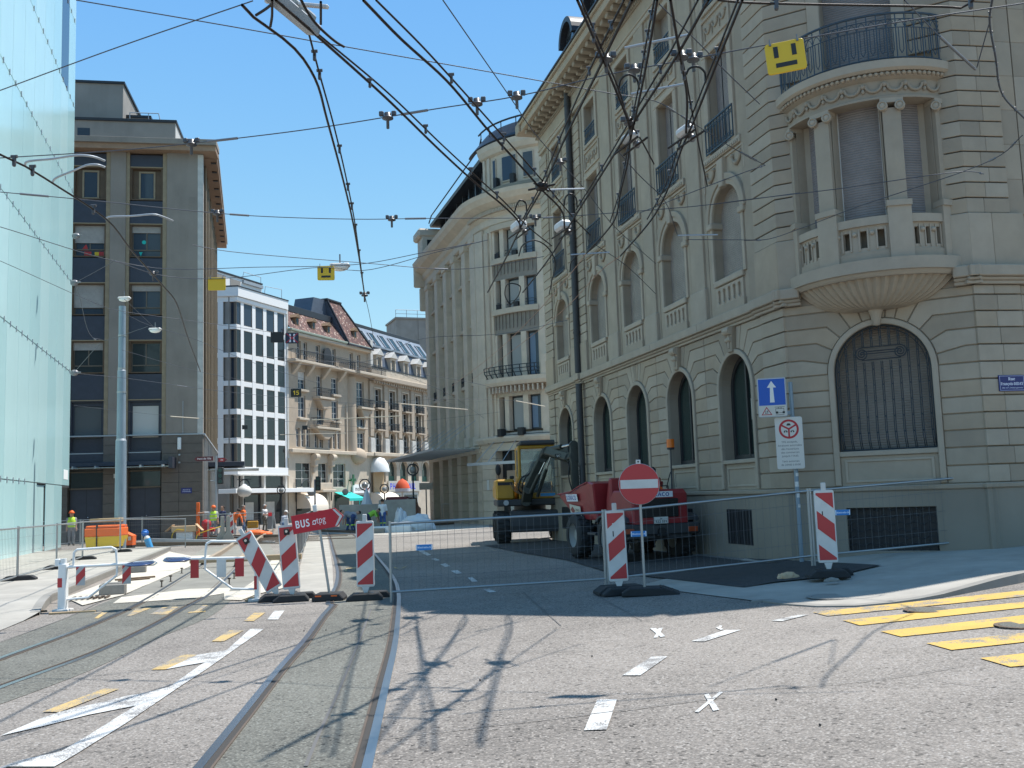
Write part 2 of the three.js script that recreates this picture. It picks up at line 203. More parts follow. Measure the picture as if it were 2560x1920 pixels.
function sheetGeo(pts, off, maxE = 0.8) {
  const v2 = pts.map(p => new THREE.Vector2(p[0], p[1])); const fs = THREE.ShapeUtils.triangulateShape(v2, []);
  let tr = fs.map(f => f.map(i => pts[i])); for (let i = 0; i < 3; i++) tr = subdivide(tr, maxE);
  const o = typeof off === 'function' ? off : () => off; const Q = [];
  for (const t of tr) { const cr = (t[1][0] - t[0][0]) * (t[2][1] - t[0][1]) - (t[1][1] - t[0][1]) * (t[2][0] - t[0][0]); const q = cr > 0 ? [t[0], t[2], t[1]] : t; for (const p of q) Q.push(p[0], gy(p[0], p[1]) + o(p[0], p[1]), p[1]); }
  const g = triGeo(Q); const p = g.attributes.position, uv = g.attributes.uv; for (let i = 0; i < p.count; i++) uv.setXY(i, p.getX(i), p.getZ(i)); return g;
}
function resample(pts, step) { const o = []; for (let i = 0; i + 1 < pts.length; i++) { const a = pts[i], b = pts[i + 1], n = Math.max(1, Math.ceil(Math.hypot(b[0] - a[0], b[1] - a[1]) / step)); for (let k = 0; k < n; k++) o.push([a[0] + (b[0] - a[0]) * k / n, a[1] + (b[1] - a[1]) * k / n]); } o.push(pts[pts.length - 1]); return o; }
function smoothPath(pts, step = 0.4) { const c = new THREE.CatmullRomCurve3(pts.map(p => V(p[0], 0, p[1])), false, 'centripetal'); const n = Math.max(8, Math.ceil(c.getLength() / step)); return c.getSpacedPoints(n).map(p => [p.x, p.z]); }
function offs(path, d) { return path.map((p, i) => { const a = path[Math.max(0, i - 1)], b = path[Math.min(path.length - 1, i + 1)]; const l = Math.hypot(b[0] - a[0], b[1] - a[1]) || 1; return [p[0] - (b[1] - a[1]) / l * d, p[1] + (b[0] - a[0]) / l * d]; }); }
function ribbonGeo(path, d0, d1, h, skirt = 0) { const A = offs(path, d0), B = offs(path, d1), Q = []; const y = (p, i) => gy(p[0], p[1]) + (typeof h === 'function' ? h(p[0], p[1]) : h);
  const q4 = (a, b, c, d) => Q.push(...a, ...b, ...c, ...a, ...c, ...d);
  for (let i = 0; i + 1 < path.length; i++) { const a = [A[i][0], y(A[i]), A[i][1]], b = [A[i + 1][0], y(A[i + 1]), A[i + 1][1]], c = [B[i + 1][0], y(B[i + 1]), B[i + 1][1]], d = [B[i][0], y(B[i]), B[i][1]]; q4(a, b, c, d);
    if (skirt) { const dn = p => [p[0], p[1] - skirt, p[2]]; q4(a, dn(a), dn(b), b); q4(d, c, dn(c), dn(d)); } }
  const g = triGeo(Q); return g; }

let ground;
{ // one sheet to the horizon, finer where the camera looks
  const xs = [], zs = []; for (let x = -500; x < -32; x += 52) xs.push(x); for (let x = -32; x <= 20; x += 0.8) xs.push(x); for (let x = 25; x <= 500; x += 47.5) xs.push(x);
  for (let z = 12; z > -60; z -= 1) zs.push(z); for (let z = -60; z > -140; z -= 4) zs.push(z); for (let z = -140; z >= -700; z -= 70) zs.push(z);
  const P = [], I = [], UV = []; for (const z of zs) for (const x of xs) { P.push(x, gy(x, z), z); UV.push(x, z); }
  const n = xs.length; for (let j = 0; j + 1 < zs.length; j++) for (let i = 0; i + 1 < n; i++) { const a = j * n + i; I.push(a, a + 1, a + n, a + 1, a + n + 1, a + n); }
  const g = new THREE.BufferGeometry(); g.setAttribute('position', new THREE.Float32BufferAttribute(P, 3)); g.setAttribute('uv', new THREE.Float32BufferAttribute(UV, 2)); g.setIndex(I); g.computeVertexNormals();
  ground = struct('ground', g, M.asph);
}
const gchild = (name, g, m, label) => { const o = mesh(name, g, m, ground); if (label) o.userData.label = label; return o; };

// --- tram tracks ---
const railL = smoothPath(gp(gB, 0, 1509, 95, 1389, 420, 980, 720, 600, 900, 395, 1040, 200, 1120, 95).concat(gp(g6, 985, 1150, 1050, 960, 1060, 860, 1040, 760, 1005, 640, 985, 560, 960, 490, 945, 455)), 0.35);
const railR = smoothPath(gp(gB, 1322, 1480, 1345, 1389, 1420, 1090, 1510, 720, 1580, 430, 1610, 200, 1620, 60).concat(gp(g6, 1595, 1080, 1575, 960, 1520, 860, 1450, 770, 1385, 690, 1300, 600, 1200, 510, 1110, 452)), 0.35);
function trackSlab(a, b, name, m, off) { const n = 60; const ra = new THREE.CatmullRomCurve3(a.map(p => V(p[0], 0, p[1]))).getSpacedPoints(n), rb = new THREE.CatmullRomCurve3(b.map(p => V(p[0], 0, p[1]))).getSpacedPoints(n), Q = [];
  const v = (p, q, t) => { const x = p.x + (q.x - p.x) * t, z = p.z + (q.z - p.z) * t; return [x, gy(x, z) + off, z]; };
  for (let i = 0; i < n; i++) for (let k = 0; k < 3; k++) { const A = v(ra[i], rb[i], k / 3), B = v(ra[i], rb[i], (k + 1) / 3), C = v(ra[i + 1], rb[i + 1], (k + 1) / 3), D = v(ra[i + 1], rb[i + 1], k / 3); Q.push(...A, ...B, ...C, ...A, ...C, ...D); }
  return gchild(name, triGeo(Q), m); }
trackSlab(railL, railR, 'track_slab', M.trackC, 0.004);
function grooveRail(path, side, label, raised = 0) { // head, groove and lip of one embedded tram rail
  const c = path[0]; const t = thing('tram_rail', label, 'tram rail', [0, 0, 0]);
  mesh('rail_head', ribbonGeo(path, -0.03 * side - 0.032, -0.03 * side + 0.032, 0.014 + raised, 0.012 + raised), M.steel, t);
  mesh('rail_groove', ribbonGeo(path, side > 0 ? 0.002 : -0.048, side > 0 ? 0.048 : -0.002, 0.007 + raised * 0.6), M.groove, t);
  mesh('rail_lip', ribbonGeo(path, side > 0 ? 0.048 : -0.064, side > 0 ? 0.064 : -0.048, 0.012 + raised, 0.01 + raised), M.railRust, t);
  return t; }
grooveRail(railL, 1, 'steel groove rail left of the greenish concrete strip leading past the leaning bus sign');
grooveRail(railR, -1, 'steel groove rail right of the greenish concrete strip passing the fence post');
const rail3 = smoothPath(gp(gA, -330, 660, 0, 535, 640, 300, 1000, 145).concat(gp(gE, 860, 935, 1130, 770, 1370, 620, 1640, 455, 1860, 285)), 0.4);
const rail4 = smoothPath(gp(gA, -330, 885, 0, 755, 700, 500, 1200, 270, 1490, 110).concat(gp(gE, 1420, 925, 1640, 735, 1800, 570, 1900, 440, 2010, 320, 2150, 230)), 0.4);
trackSlab(smoothPath(gp(gA, -300, 505, 0, 400, 620, 170, 950, 30, 1180, -70)), smoothPath(gp(gA, -250, 980, 0, 890, 690, 630, 1240, 370, 1650, 200, 1870, 30)), 'track_slab', M.trackC, 0.004);
grooveRail(rail3.slice(0, 46), 1, 'dark worn groove rail crossing the yellow letter M on the pavement');
grooveRail(rail4.slice(0, 46), -1, 'dark worn groove rail running beneath the yellow letters R and T');
// exposed rails in the works, standing proud of the new slab
for (const [p, lb] of [[rail3, 'bare rail standing proud of the fresh slab beside the sand strip'], [rail4, 'bare rail standing proud of the fresh slab in line with the yellow letter T']]) one('exposed_rail', ribbonGeo(p.slice(45), -0.06, 0.06, 0.13, 0.13), M.railSand || (M.railSand = mat(L(0.44, 0.37, 0.29), { r: 0.8, map: tSteel })), lb, 'tram rail');

// --- pavement and works on the left ---
const platO = (x, z) => 0.008 + 0.13 * Math.min(1, Math.max(0, (-z - 15.6) / 1.6));
const kerbL = gp(g7, 362, 1062, 480, 940, 900, 755, 1300, 580, 1575, 462);
{
  const pp = gp(g7, -1400, 1640, 0, 1205, 362, 1062).concat(kerbL.slice(1)); const far = kerbL[kerbL.length - 1];
  struct('pavement_platform', sheetGeo([...pp, [far[0] - 6, far[1] - 1], [-24, -40], [-34, -40], [-34, -14], [-22, -9]], platO, 1.4), M.pave);
  const kb = resample(kerbL, 0.5), Q = []; for (let i = 0; i + 1 < kb.length; i++) { const f = (p, k) => [p[0], gy(p[0], p[1]) + (k ? platO(p[0], p[1]) : -0.02), p[1]]; Q.push(...f(kb[i], 1), ...f(kb[i + 1], 0), ...f(kb[i], 0), ...f(kb[i], 1), ...f(kb[i + 1], 1), ...f(kb[i + 1], 0)); }
  gchild('kerb_face', triGeo(Q), M.kerb);
  gchild('kerb_stone', ribbonGeo(kb, -0.14, 0.003, (x, z) => platO(x, z) + 0.006, 0.05), M.kerb);
}
gchild('sand_strip', sheetGeo(gp(g7, 600, 905, 760, 980, 1130, 885, 1700, 640, 2010, 510, 1760, 520, 1560, 480, 1250, 640, 900, 795), (x, z) => 0.012 + 0.016 * (fA(x * 0.31 % 1 + 1, z * 0.31 % 1 + 1)), 0.3), M.sand);
gchild('works_slab', sheetGeo(gp(gE, 620, 905, 1290, 520, 1430, 410, 2100, 360, 2212, 560, 1900, 800, 1830, 860, 1450, 890), 0.01, 0.8), M.trackP);
gchild('sand_strip', sheetGeo(gp(gA, 960, 45, 890, 95, 1160, 80, 1560, 50, 1800, 10, 1830, -30, 1500, -20), 0.012, 0.4), M.sand);
gchild('mortar_patch', sheetGeo(gp(g6, 0, 1035, 140, 1030, 270, 940, 480, 700, 500, 720, 560, 1000, 300, 1060, 160, 1115, 0, 1110), 0.016, 0.5), M.sand);
gchild('works_slab', sheetGeo(gp(g6, 830, 1130, 1010, 1010, 1000, 800, 960, 560, 940, 500, 780, 500, 700, 800, 700, 1040), 0.006, 0.8), M.pave);
gchild('works_slab', sheetGeo(gp(gF, 500, 375, 930, 395, 1240, 400, 2150, 330, 2150, 240, 1300, 300, 1090, 345, 500, 345), 0.008, 2.5), M.pave);
// --- right pavement, its kerb and the fresh asphalt along the bank ---
const kR = gp(gD, 60, 325, 200, 318, 400, 345, 620, 360, 880, 358, 1130, 335, 1500, 292, 1800, 235, 2212, 158).concat([[12, -9.2], [18, -8.6]]);
const kRo = (x, z) => 0.012 + 0.10 * Math.min(1, Math.max(0, (x - 4.6) / 1.6));
{
  const pv = [...kR, [18, -17.4], [9, -16.9], [7.84, -16.6], [5.07, -18.2], [4.6, -20], [1.9, -16.2]];
  struct('pavement_corner', sheetGeo(pv, kRo, 0.6), M.pave);
  const kb = resample(kR, 0.4); gchild('kerb_stone', ribbonGeo(kb, -0.003, 0.16, (x, z) => kRo(x, z) + 0.006, 0.13), M.kerb);
  const R = frame(5.07, -18.11, 166.2); const q = (u, w) => { const p = R.at(-u, 0, w); return [p.x, p.z]; };
  const pf = gp(gD, 0, 226, 240, 190, 820, 130, 1090, 88, 620, 40, 0, -10);
  gchild('asphalt_patch', sheetGeo([q(16, 0.05), q(-0.15, 0.45), ...pf.slice(3).reverse().slice(0, 1), pf[3], pf[2], pf[1], pf[0], q(2, 3.0), q(6, 2.6), q(10, 2.7), q(15, 2.6)], (x, z) => 0.02 + (x > 3.4 && z > -19 ? kRo(x, z) : 0), 0.6), M.asphDark);
}
// --- painted markings ---
const paint = (name, f, m, ...c) => gchild(name, sheetGeo(gp(f, ...c), 0.009, 0.6), m);
for (const c of [[540, 418, 660, 448, 2212, 292, 2300, 283, 2300, 232, 2212, 245], [780, 482, 915, 522, 2212, 382, 2300, 372, 2300, 325, 2212, 336], [1080, 570, 1240, 612, 2212, 508, 2300, 498, 2300, 432, 2212, 442], [1440, 664, 1640, 718, 2212, 655, 2300, 645, 2300, 573, 2212, 583], [1865, 783, 2105, 852, 2300, 835, 2300, 735, 2212, 745]]) paint('zebra_stripe', gD, M.yPaint, ...c);
for (const c of [[335, 955, 470, 956, 942, 772, 820, 770], [1195, 620, 1310, 618, 1560, 503, 1440, 500], [1672, 395, 1765, 396, 1925, 308, 1815, 308], [1925, 233, 2005, 234, 2100, 165, 2010, 167]]) paint('yellow_dash', gA, M.yPaintF, ...c);
paint('white_dash', gB, M.wPaint, 595, 222, 680, 222, 730, 151, 650, 153);
paint('white_stroke', gA, M.wPaint, 1978, 297, 2088, 295, 1860, 455, 1640, 610, 1390, 775, 1200, 905, 980, 1055, 760, 1190, 560, 1315, 430, 1389, 60, 1389, 0, 1420, -60, 1420, 130, 1345, 480, 1270, 700, 1140, 960, 975, 1075, 905, 1330, 760, 1560, 600, 1618, 562, 1790, 465);
paint('white_stroke', gA, M.wPaint, 1310, 617, 1560, 503, 1640, 490, 1790, 465, 1618, 562, 1480, 585);
paint('white_stroke', gA, M.wPaint, 0, 1145, 330, 1005, 470, 956, 640, 915, 830, 872, 1010, 826, 1330, 775, 1330, 760, 1075, 905, 700, 978, 330, 1070);
for (const c of [[885, 1102, 1065, 1096, 1145, 857, 990, 857], [1185, 666, 1330, 666, 1545, 516, 1420, 518], [1732, 395, 1835, 398, 2125, 305, 2000, 307]]) paint('white_dash', gC, M.wPaint, ...c);
paint('white_dash', gD, M.wPaint, 215, 485, 300, 489, 512, 437, 425, 440);
for (const c of [[1760, 640, 1870, 700, 1910, 693, 1800, 632], [1905, 730, 1960, 748, 1995, 742, 1945, 722], [1990, 780, 2040, 804, 2090, 798, 2040, 772], [2090, 840, 2140, 868, 2195, 862, 2150, 833]]) paint('white_dash', g6, M.wPaint, ...c);
paint('white_dash', zf(1180, 1080, 0.27125), M.wPaint, 0, 1385, 55, 1382, 0, 1340, -40, 1345); paint('white_dash', zf(1180, 1080, 0.27125), M.wPaint, 105, 1458, 165, 1484, 225, 1478, 160, 1450);
for (const [f, c] of [[gC, [1760, 955, 1790, 960, 1985, 800, 1955, 796]], [gC, [1835, 820, 1870, 812, 1955, 940, 1905, 948]], [gC, [1405, 292, 1450, 288, 1530, 356, 1490, 362]], [gC, [1435, 368, 1465, 366, 1510, 288, 1475, 290]], [gC, [1925, 285, 1945, 280, 1990, 300, 1965, 306]], [gC, [1940, 300, 1965, 300, 1978, 270, 1955, 270]]]) paint('spray_mark', f, M.wPaint, ...c);
{ // yellow TRAM lettering, written for drivers coming the other way
  const lt = (name, c) => gchild(name, sheetGeo(gp(g7, ...c), 0.0092, 0.4), M.yPaintF);
  lt('letter_m', [682, 1110, 730, 1108, 900, 1034, 1070, 1018, 1010, 1028, 1000, 1034, 905, 1096, 868, 1096, 940, 1040, 860, 1052]); lt('letter_a', [1168, 1074, 1205, 1074, 1380, 1005, 1440, 985, 1390, 990, 1330, 998, 1300, 1012, 1262, 1010, 1310, 998, 1250, 1008]);
  lt('letter_r', [1382, 1060, 1540, 1060, 1645, 990, 1590, 990, 1560, 1012, 1500, 1012, 1545, 995, 1500, 993, 1420, 1035]); lt('letter_t', [1730, 1046, 1890, 1036, 1898, 1026, 1840, 1026, 1920, 974, 1870, 976, 1795, 1030, 1745, 1036]);
  for (const c of [[1110, 845, 1125, 815, 1215, 805, 1218, 818, 1140, 825, 1130, 848], [1380, 805, 1420, 838, 1400, 835, 1375, 818], [1560, 800, 1620, 822, 1690, 788, 1680, 802, 1620, 832, 1570, 815]]) gchild('worn_letter', sheetGeo(gp(g6, ...c), 0.0095, 0.4), M.yPaintF);
}
// tar lines and cracks are real shallow ribs of sealant
const crackM = mat(L(0.13, 0.125, 0.12), { r: 0.9 });
for (const [f, w, ...c] of [[gC, 0.014, 0, 1080, 500, 1025, 900, 980, 1340, 925, 1700, 875, 2000, 838], [gC, 0.01, 100, 470, 170, 482, 420, 480, 800, 475, 1200, 455, 1380, 420], [gC, 0.014, 400, 0, 600, 180, 705, 272], [gC, 0.012, 960, 15, 1180, 140, 1345, 232], [gC, 0.008, 705, 272, 1100, 245, 1345, 232, 1900, 200], [gD, 0.01, 250, 1020, 700, 990, 1300, 920, 1700, 850], [gD, 0.008, 1450, 940, 1700, 985, 2212, 1020], [gB, 0.03, 1415, 140, 1340, 340, 1250, 570, 1180, 740, 1120, 880, 1030, 1070, 950, 1260, 900, 1389], [gB, 0.012, 1520, 1165, 1860, 1125, 2212, 1085], [gA, 0.02, 0, 400, 350, 275, 600, 175, 800, 80, 960, 30], [gA, 0.012, 0, 310, 310, 180]]) gchild('tar_line', ribbonGeo(smoothPath(gp(f, ...c), 0.3), -w * 0.42, w * 0.42, 0.011), crackM);
for (const [f, x, y, rx, lb] of [[gD, 710, 298, 0.34, 'pale'], [gD, 1455, 397, 0.26, 'rust'], [gD, 2190, 520, 0.24, 'rust']]) { const q = f(x, y), p = G(q[0], q[1]); const cy = lathe([[rx * 0.82, 0.002], [rx * 0.82, 0.006], [rx, 0.006], [rx, 0.001]], 32); const o = one('manhole_cover', cy, lb === 'pale' ? M.kerb : M.railRust, lb === 'pale' ? 'pale round cover patch set in the corner pavement' : x < 2000 ? 'small rusty ring cover between two yellow zebra stripes' : 'small rusty cover at the edge of a faded zebra stripe', 'cover', null, V(p.x, p.y + (lb === 'pale' ? kRo(p.x, p.z) : 0.004), p.z)); mesh('lid', cylY(0, 0, 0, rx * 0.8, 0.006, 28), lb === 'pale' ? M.kerb : M.trackC, o); }

// ================= BANK BUILDING (right) =================
const C0 = [5.07, -18.11], FR = frame(C0[0], C0[1], 166.2), FC = frame(C0[0], C0[1], 120);
const C1 = FC.at(3.2, 0, 0), FD = frame(C1.x, C1.z, 81);
const bank = thing('bank_building', 'pale limestone corner building with rounded bay, arched windows and iron window grilles', 'building', [C1.x, 0, C1.z]);
const stR = () => pick(M.stR);
const LV = [1.53, 1.83, 2.13, 2.42, 2.70, 2.98, 3.26, 3.55, 3.84, 4.13, 4.41, 4.69, 4.86];
const GJ = 0.011;
function inset(poly, d) { // shrink a simple polygon by d (mitred)
  let A = 0; for (let i = 0; i < poly.length; i++) { const a = poly[i], b = poly[(i + 1) % poly.length]; A += a[0] * b[1] - b[0] * a[1]; } const s = A > 0 ? 1 : -1; const o = [];
  for (let i = 0; i < poly.length; i++) { const p = poly[(i + poly.length - 1) % poly.length], q = poly[i], r = poly[(i + 1) % poly.length]; let e1 = [q[0] - p[0], q[1] - p[1]], e2 = [r[0] - q[0], r[1] - q[1]]; const l1 = Math.hypot(...e1) || 1, l2 = Math.hypot(...e2) || 1; const n1 = [-e1[1] / l1 * s, e1[0] / l1 * s], n2 = [-e2[1] / l2 * s, e2[0] / l2 * s]; let m = [n1[0] + n2[0], n1[1] + n2[1]]; const dt = 1 + n1[0] * n2[0] + n1[1] * n2[1]; const k = d / Math.max(0.3, dt); o.push([q[0] + m[0] * k, q[1] + m[1] * k]); }
  return o; }
const stone = (f, poly, z0 = -0.04, z1 = 0, name = 'stone_block') => P(bank, f, name, ext(inset(poly, GJ), z0, z1, 0.008), stR());
const rect = (x0, x1, y0, y1) => [[x0, y0], [x1, y0], [x1, y1], [x0, y1]];
function rowStones(f, x0, x1, y0, y1, z0 = -0.04, z1 = 0, maxL = 1.1) { // one course, with fine upright joints
  const w = x1 - x0, n = Math.max(1, Math.round(w / maxL)); let x = x0; for (let i = 0; i < n; i++) { const e = i === n - 1 ? x1 : x0 + w * (i + 1) / n + (n > 1 ? rr(-0.08, 0.08) : 0); const p = rect(x, e, y0 + GJ, y1 - GJ); P(bank, f, 'stone_block', box(x + 0.0015, e - 0.0015, y0 + GJ, y1 - GJ, z0, z1, 0.008), stR()); x = e; } }
function archBay(f, xc, r, xl, xr, ys, key) { // stones round one ground-floor arch
  const TH = [12, 28, 44, 59], YK = [3.84, 4.13, 4.41, 4.69], pt = (s, th, rad) => [xc + s * rad * Math.cos(th * Math.PI / 180), ys + rad * Math.sin(th * Math.PI / 180)];
  for (const s of [-1, 1]) { const xe = s < 0 ? xl : xr;
    for (let i = 0; i < 7; i++) { if (s < 0) rowStones(f, xl, xc - r, LV[i], LV[i + 1]); else rowStones(f, xc + r, xr, LV[i], LV[i + 1]); }
    const J = TH.map((th, i) => { const kr = (YK[i] - ys) / Math.sin(th * Math.PI / 180); let kn = pt(s, th, kr); if (s * (kn[0] - xe) > -0.02) kn = [xe - s * 0.02, YK[i]]; return [pt(s, th, r), kn, [xe, YK[i]]]; });
    const arc = (a, b) => { const o = []; for (let k = 0; k <= 3; k++) o.push(pt(s, a + (b - a) * k / 3, r)); return o; };
    stone(f, [[xe, 3.55], [xc + s * r, 3.55], ...arc(0.5, 12), J[0][1], J[0][2]].filter((p, i, a) => i === 0 || Math.hypot(p[0] - a[i - 1][0], p[1] - a[i - 1][1]) > 0.01));
    for (let k = 0; k < 3; k++) stone(f, [...arc(TH[k], TH[k + 1]), J[k + 1][1], J[k + 1][2], J[k][2], J[k][1]]);
    const t73 = (4.86 - ys) / Math.sin(73 * Math.PI / 180), t83 = (4.86 - ys) / Math.sin(83 * Math.PI / 180);
    stone(f, [...arc(59, 73), pt(s, 73, t73), [xe, 4.86], [xe, 4.69], J[3][1]]);
    stone(f, [...arc(73, 83), pt(s, 83, t83), pt(s, 73, t73)]); }
  const t83 = (4.86 - ys) / Math.sin(83 * Math.PI / 180);
  if (key) { const k = P(bank, f, 'keystone', ext([pt(-1, 83, r - 0.06), pt(1, 83, r - 0.06), pt(1, 83, t83), pt(-1, 83, t83)], -0.04, 0.09, 0.012), stR()); mesh('scroll', merge([cylX(xc, 4.78, 0.10, 0.085, 0.26, 14), cylX(xc, 4.60, 0.09, 0.05, 0.22, 12), box(xc - 0.03, xc + 0.03, 4.42, 4.7, 0.07, 0.115, 0.01)]), M.stR[1], k); }
  else for (const [a, b] of [[83, 90], [90, 97]]) { const q = (th, rad) => [xc + rad * Math.cos(th * Math.PI / 180), ys + rad * Math.sin(th * Math.PI / 180)], tt = th => (4.86 - ys) / Math.sin(th * Math.PI / 180); stone(f, [q(a, r), q(b, r), q(b, tt(b)), q(a, tt(a))]); }
}
const archHole = (xc, r, ys, yb, n = 18) => [[xc - r, yb], [xc + r, yb], ...arcP(xc, ys, r, 0, 180, n)];
function archRing(f, xc, r0, r1, ys, yb, z0, z1, name, m) { const o = [[xc - r1, yb], ...arcP(xc, ys, r1, 180, 0, 22), [xc + r1, yb], [xc + r0, yb], ...arcP(xc, ys, r0, 0, 180, 22), [xc - r0, yb]]; return P(bank, f, name, ext(o, z0, z1, 0.012), m); }
const BU = [2.12, 4.94, 7.73, 10.52, 14.13], YS = 3.59;
// backing wall of the street facade with all its openings
{
  const holes = []; for (const u of BU) { holes.push(archHole(-u, 0.72, YS, 2.15)); holes.push(archHole(-u, 0.66, 7.2, 5.9)); holes.push(rect(-u - 0.52, -u + 0.52, 8.68, 10.85)); holes.push(rect(-u - 0.5, -u + 0.5, 11.9, 13.1)); }
  P(bank, FR, 'wall', ext(rect(-16, 0.02, 0, 14.05), -0.6, -0.035, 0, holes), M.stWall);
  P(bank, FR, 'wall', box(-16, 0.02, 5.15, 13.9, -0.034, -0.012), M.stWall).visible = true;
}
bank.children.pop(); // the second slab would close the openings; upper field is built bay by bay instead
const PIL = [[0.85, 1.24], [3.04, 4.02], [5.86, 6.81], [8.65, 9.60], [11.44, 13.20], [15.05, 16]]; // piers between the upper windows
// plinth
for (let i = 0, u = -0.1; u < 16; i++) { const e = Math.min(16, u + 1.9); P(bank, FR, 'plinth_block', box(-e + 0.002, -u - 0.002, -0.4, 1.44, -0.05, 0.09, 0.01), M.stDark); u = e; }
P(bank, FR, 'plinth_ledge', box(-16, 0.16, 1.44, 1.53, -0.05, 0.13, 0.02), M.stR[2]);
const bayX = [[0.85, 3.53], [3.53, 6.335], [6.335, 9.125], [9.125, 11.9], [12.3, 15.3]];
BU.forEach((u, i) => {
  archBay(FR, -u, 0.82, -bayX[i][1], -bayX[i][0], YS, i !== 2);
  archRing(FR, -u, 0.715, 0.815, YS, 1.55, -0.03, 0.045, 'archivolt', M.stR[1]);
  // reveal, window
  const rv = []; const a = archHole(-u, 0.718, YS, 2.15, 16); const w = P(bank, FR, 'window', ext([[-u - 0.718, 2.15], ...arcP(-u, YS, 0.718, 180, 0, 18), [-u + 0.718, 2.15]], -0.30, -0.24, 0, [[[-u - 0.62, 2.25], ...arcP(-u, YS, 0.63, 180, 0, 16), [-u + 0.62, 2.25]]]), M.frameD);
  mesh('pane', ext([[-u - 0.70, 2.17], ...arcP(-u, YS, 0.70, 180, 0, 16), [-u + 0.70, 2.17]], -0.29, -0.28), M.glassG, w);
  mesh('mullion', merge([box(-u - 0.03, -u + 0.03, 2.2, YS + 0.66, -0.275, -0.23)]), M.frameD, w);
  if (i === 0) mesh('notice', box(-u + 0.12, -u + 0.26, 2.95, 3.38, -0.27, -0.26), M.offwhite, w);
  P(bank, FR, 'sill', box(-u - 0.72, -u + 0.72, 2.07, 2.15, -0.5, 0.03, 0.01), M.stR[1]);
  const pn = P(bank, FR, 'apron_panel', box(-u - 0.715, -u + 0.715, 1.53, 2.07, -0.2, -0.03, 0.01), M.stR[0]); mesh('panel_frame', ext(rect(-u - 0.62, -u + 0.62, 1.6, 2.0), -0.03, -0.01, 0.006, [rect(-u - 0.57, -u + 0.57, 1.64, 1.96)]), M.stR[1], pn);
  P(bank, FR, 'vent_grille', merge([box(-u - 0.55, -u + 0.55, 0.45, 1.15, 0.05, 0.094), ...Array.from({ length: 9 }, (_, k) => box(-u - 0.5 + k * 0.125 - 0.012, -u - 0.5 + k * 0.125 + 0.012, 0.47, 1.13, 0.094, 0.11))]), M.frameD);
});
// quoin courses
for (let i = 0; i < 12; i++) { rowStones(FR, -0.85, 0.017, LV[i], LV[i + 1], -0.04, 0.035, 0.6); rowStones(FR, -16, -15.3, LV[i], LV[i + 1], -0.04, 0.035, 0.8); rowStones(FR, -12.3, -11.9, LV[i], LV[i + 1], -0.04, 0.0, 0.8); }
// string course
function stringCourse(f, x0, x1, z = 0) { P(bank, f, 'string_course', merge([box(x0, x1, 4.86, 4.92, z - 0.04, z + 0.05, 0.01), box(x0, x1, 4.92, 4.98, z - 0.04, z + 0.10, 0.02), box(x0, x1, 4.98, 5.17, z - 0.04, z + 0.16, 0.015)]), M.stR[1]); }
for (const [a, b, z] of [[0.98, 3.5, 0], [3.5, 6.3, 0], [6.3, 9.1, 0], [9.1, 12.0, 0], [12.45, 16, 0], [-0.16, 0.98, 0.05], [12.0, 12.45, 0.08]]) stringCourse(FR, -b + 0.002, -a - 0.002, z);
// upper piers
const CY = []; for (let y = 6.09; y < 13.3; y += 0.271) CY.push(y);
for (const [a, b] of PIL.slice(1, 4)) { P(bank, FR, 'pier', box(-b + 0.16, -a - 0.16, 5.17, 13.32, -0.04, 0.05, 0.01), M.stR[0]); P(bank, FR, 'pier_base', box(-b + 0.1, -a - 0.1, 5.17, 5.9, -0.04, 0.09, 0.02), M.stR[1]); P(bank, FR, 'pier', box(-b, -a, 5.17, 13.32, -0.04, 0.0), M.stR[2]); }
for (const [a, b] of [[-0.026, 0.86], [11.5, 13.1], [15.1, 16]]) { for (let i = 0; i + 1 < CY.length; i++) rowStones(FR, -b, -a, CY[i], CY[i + 1], -0.04, 0.06, 0.85); P(bank, FR, 'pier_base', box(-b, -a, 5.17, 6.09, -0.04, 0.09, 0.015), stR()); }
for (const [a, b] of [[0.86, 1.26], [13.1, 13.28], [11.32, 11.5], [14.95, 15.1]]) P(bank, FR, 'pier', box(-b, -a, 5.17, 13.32, -0.04, 0.01), M.stR[2]);
function grille(f, x0, x1, y0, y1, z, root = bank) { const g = [box(x0, x1, y1 - 0.03, y1, z - 0.015, z + 0.015), box(x0, x1, y0, y0 + 0.03, z - 0.012, z + 0.012), box(x0, x1, y1 - 0.11, y1 - 0.095, z - 0.008, z + 0.008)]; const n = Math.round((x1 - x0) / 0.145); for (let i = 0; i <= n; i++) { const x = x0 + (x1 - x0) * i / n; g.push(box(x - 0.009, x + 0.009, y0, y1, z - 0.009, z + 0.009)); if (i < n) { const w = (x1 - x0) / n; g.push(tor(x + w / 2, y0 + 0.1, z, w * 0.28, 0.008, Math.PI * 2, 0, 10)); g.push(tor(x + w / 2, y1 - 0.18, z, w * 0.3, 0.008, Math.PI, 0, 8)); } } return P(root, f, 'window_grille', merge(g), M.ironB); }
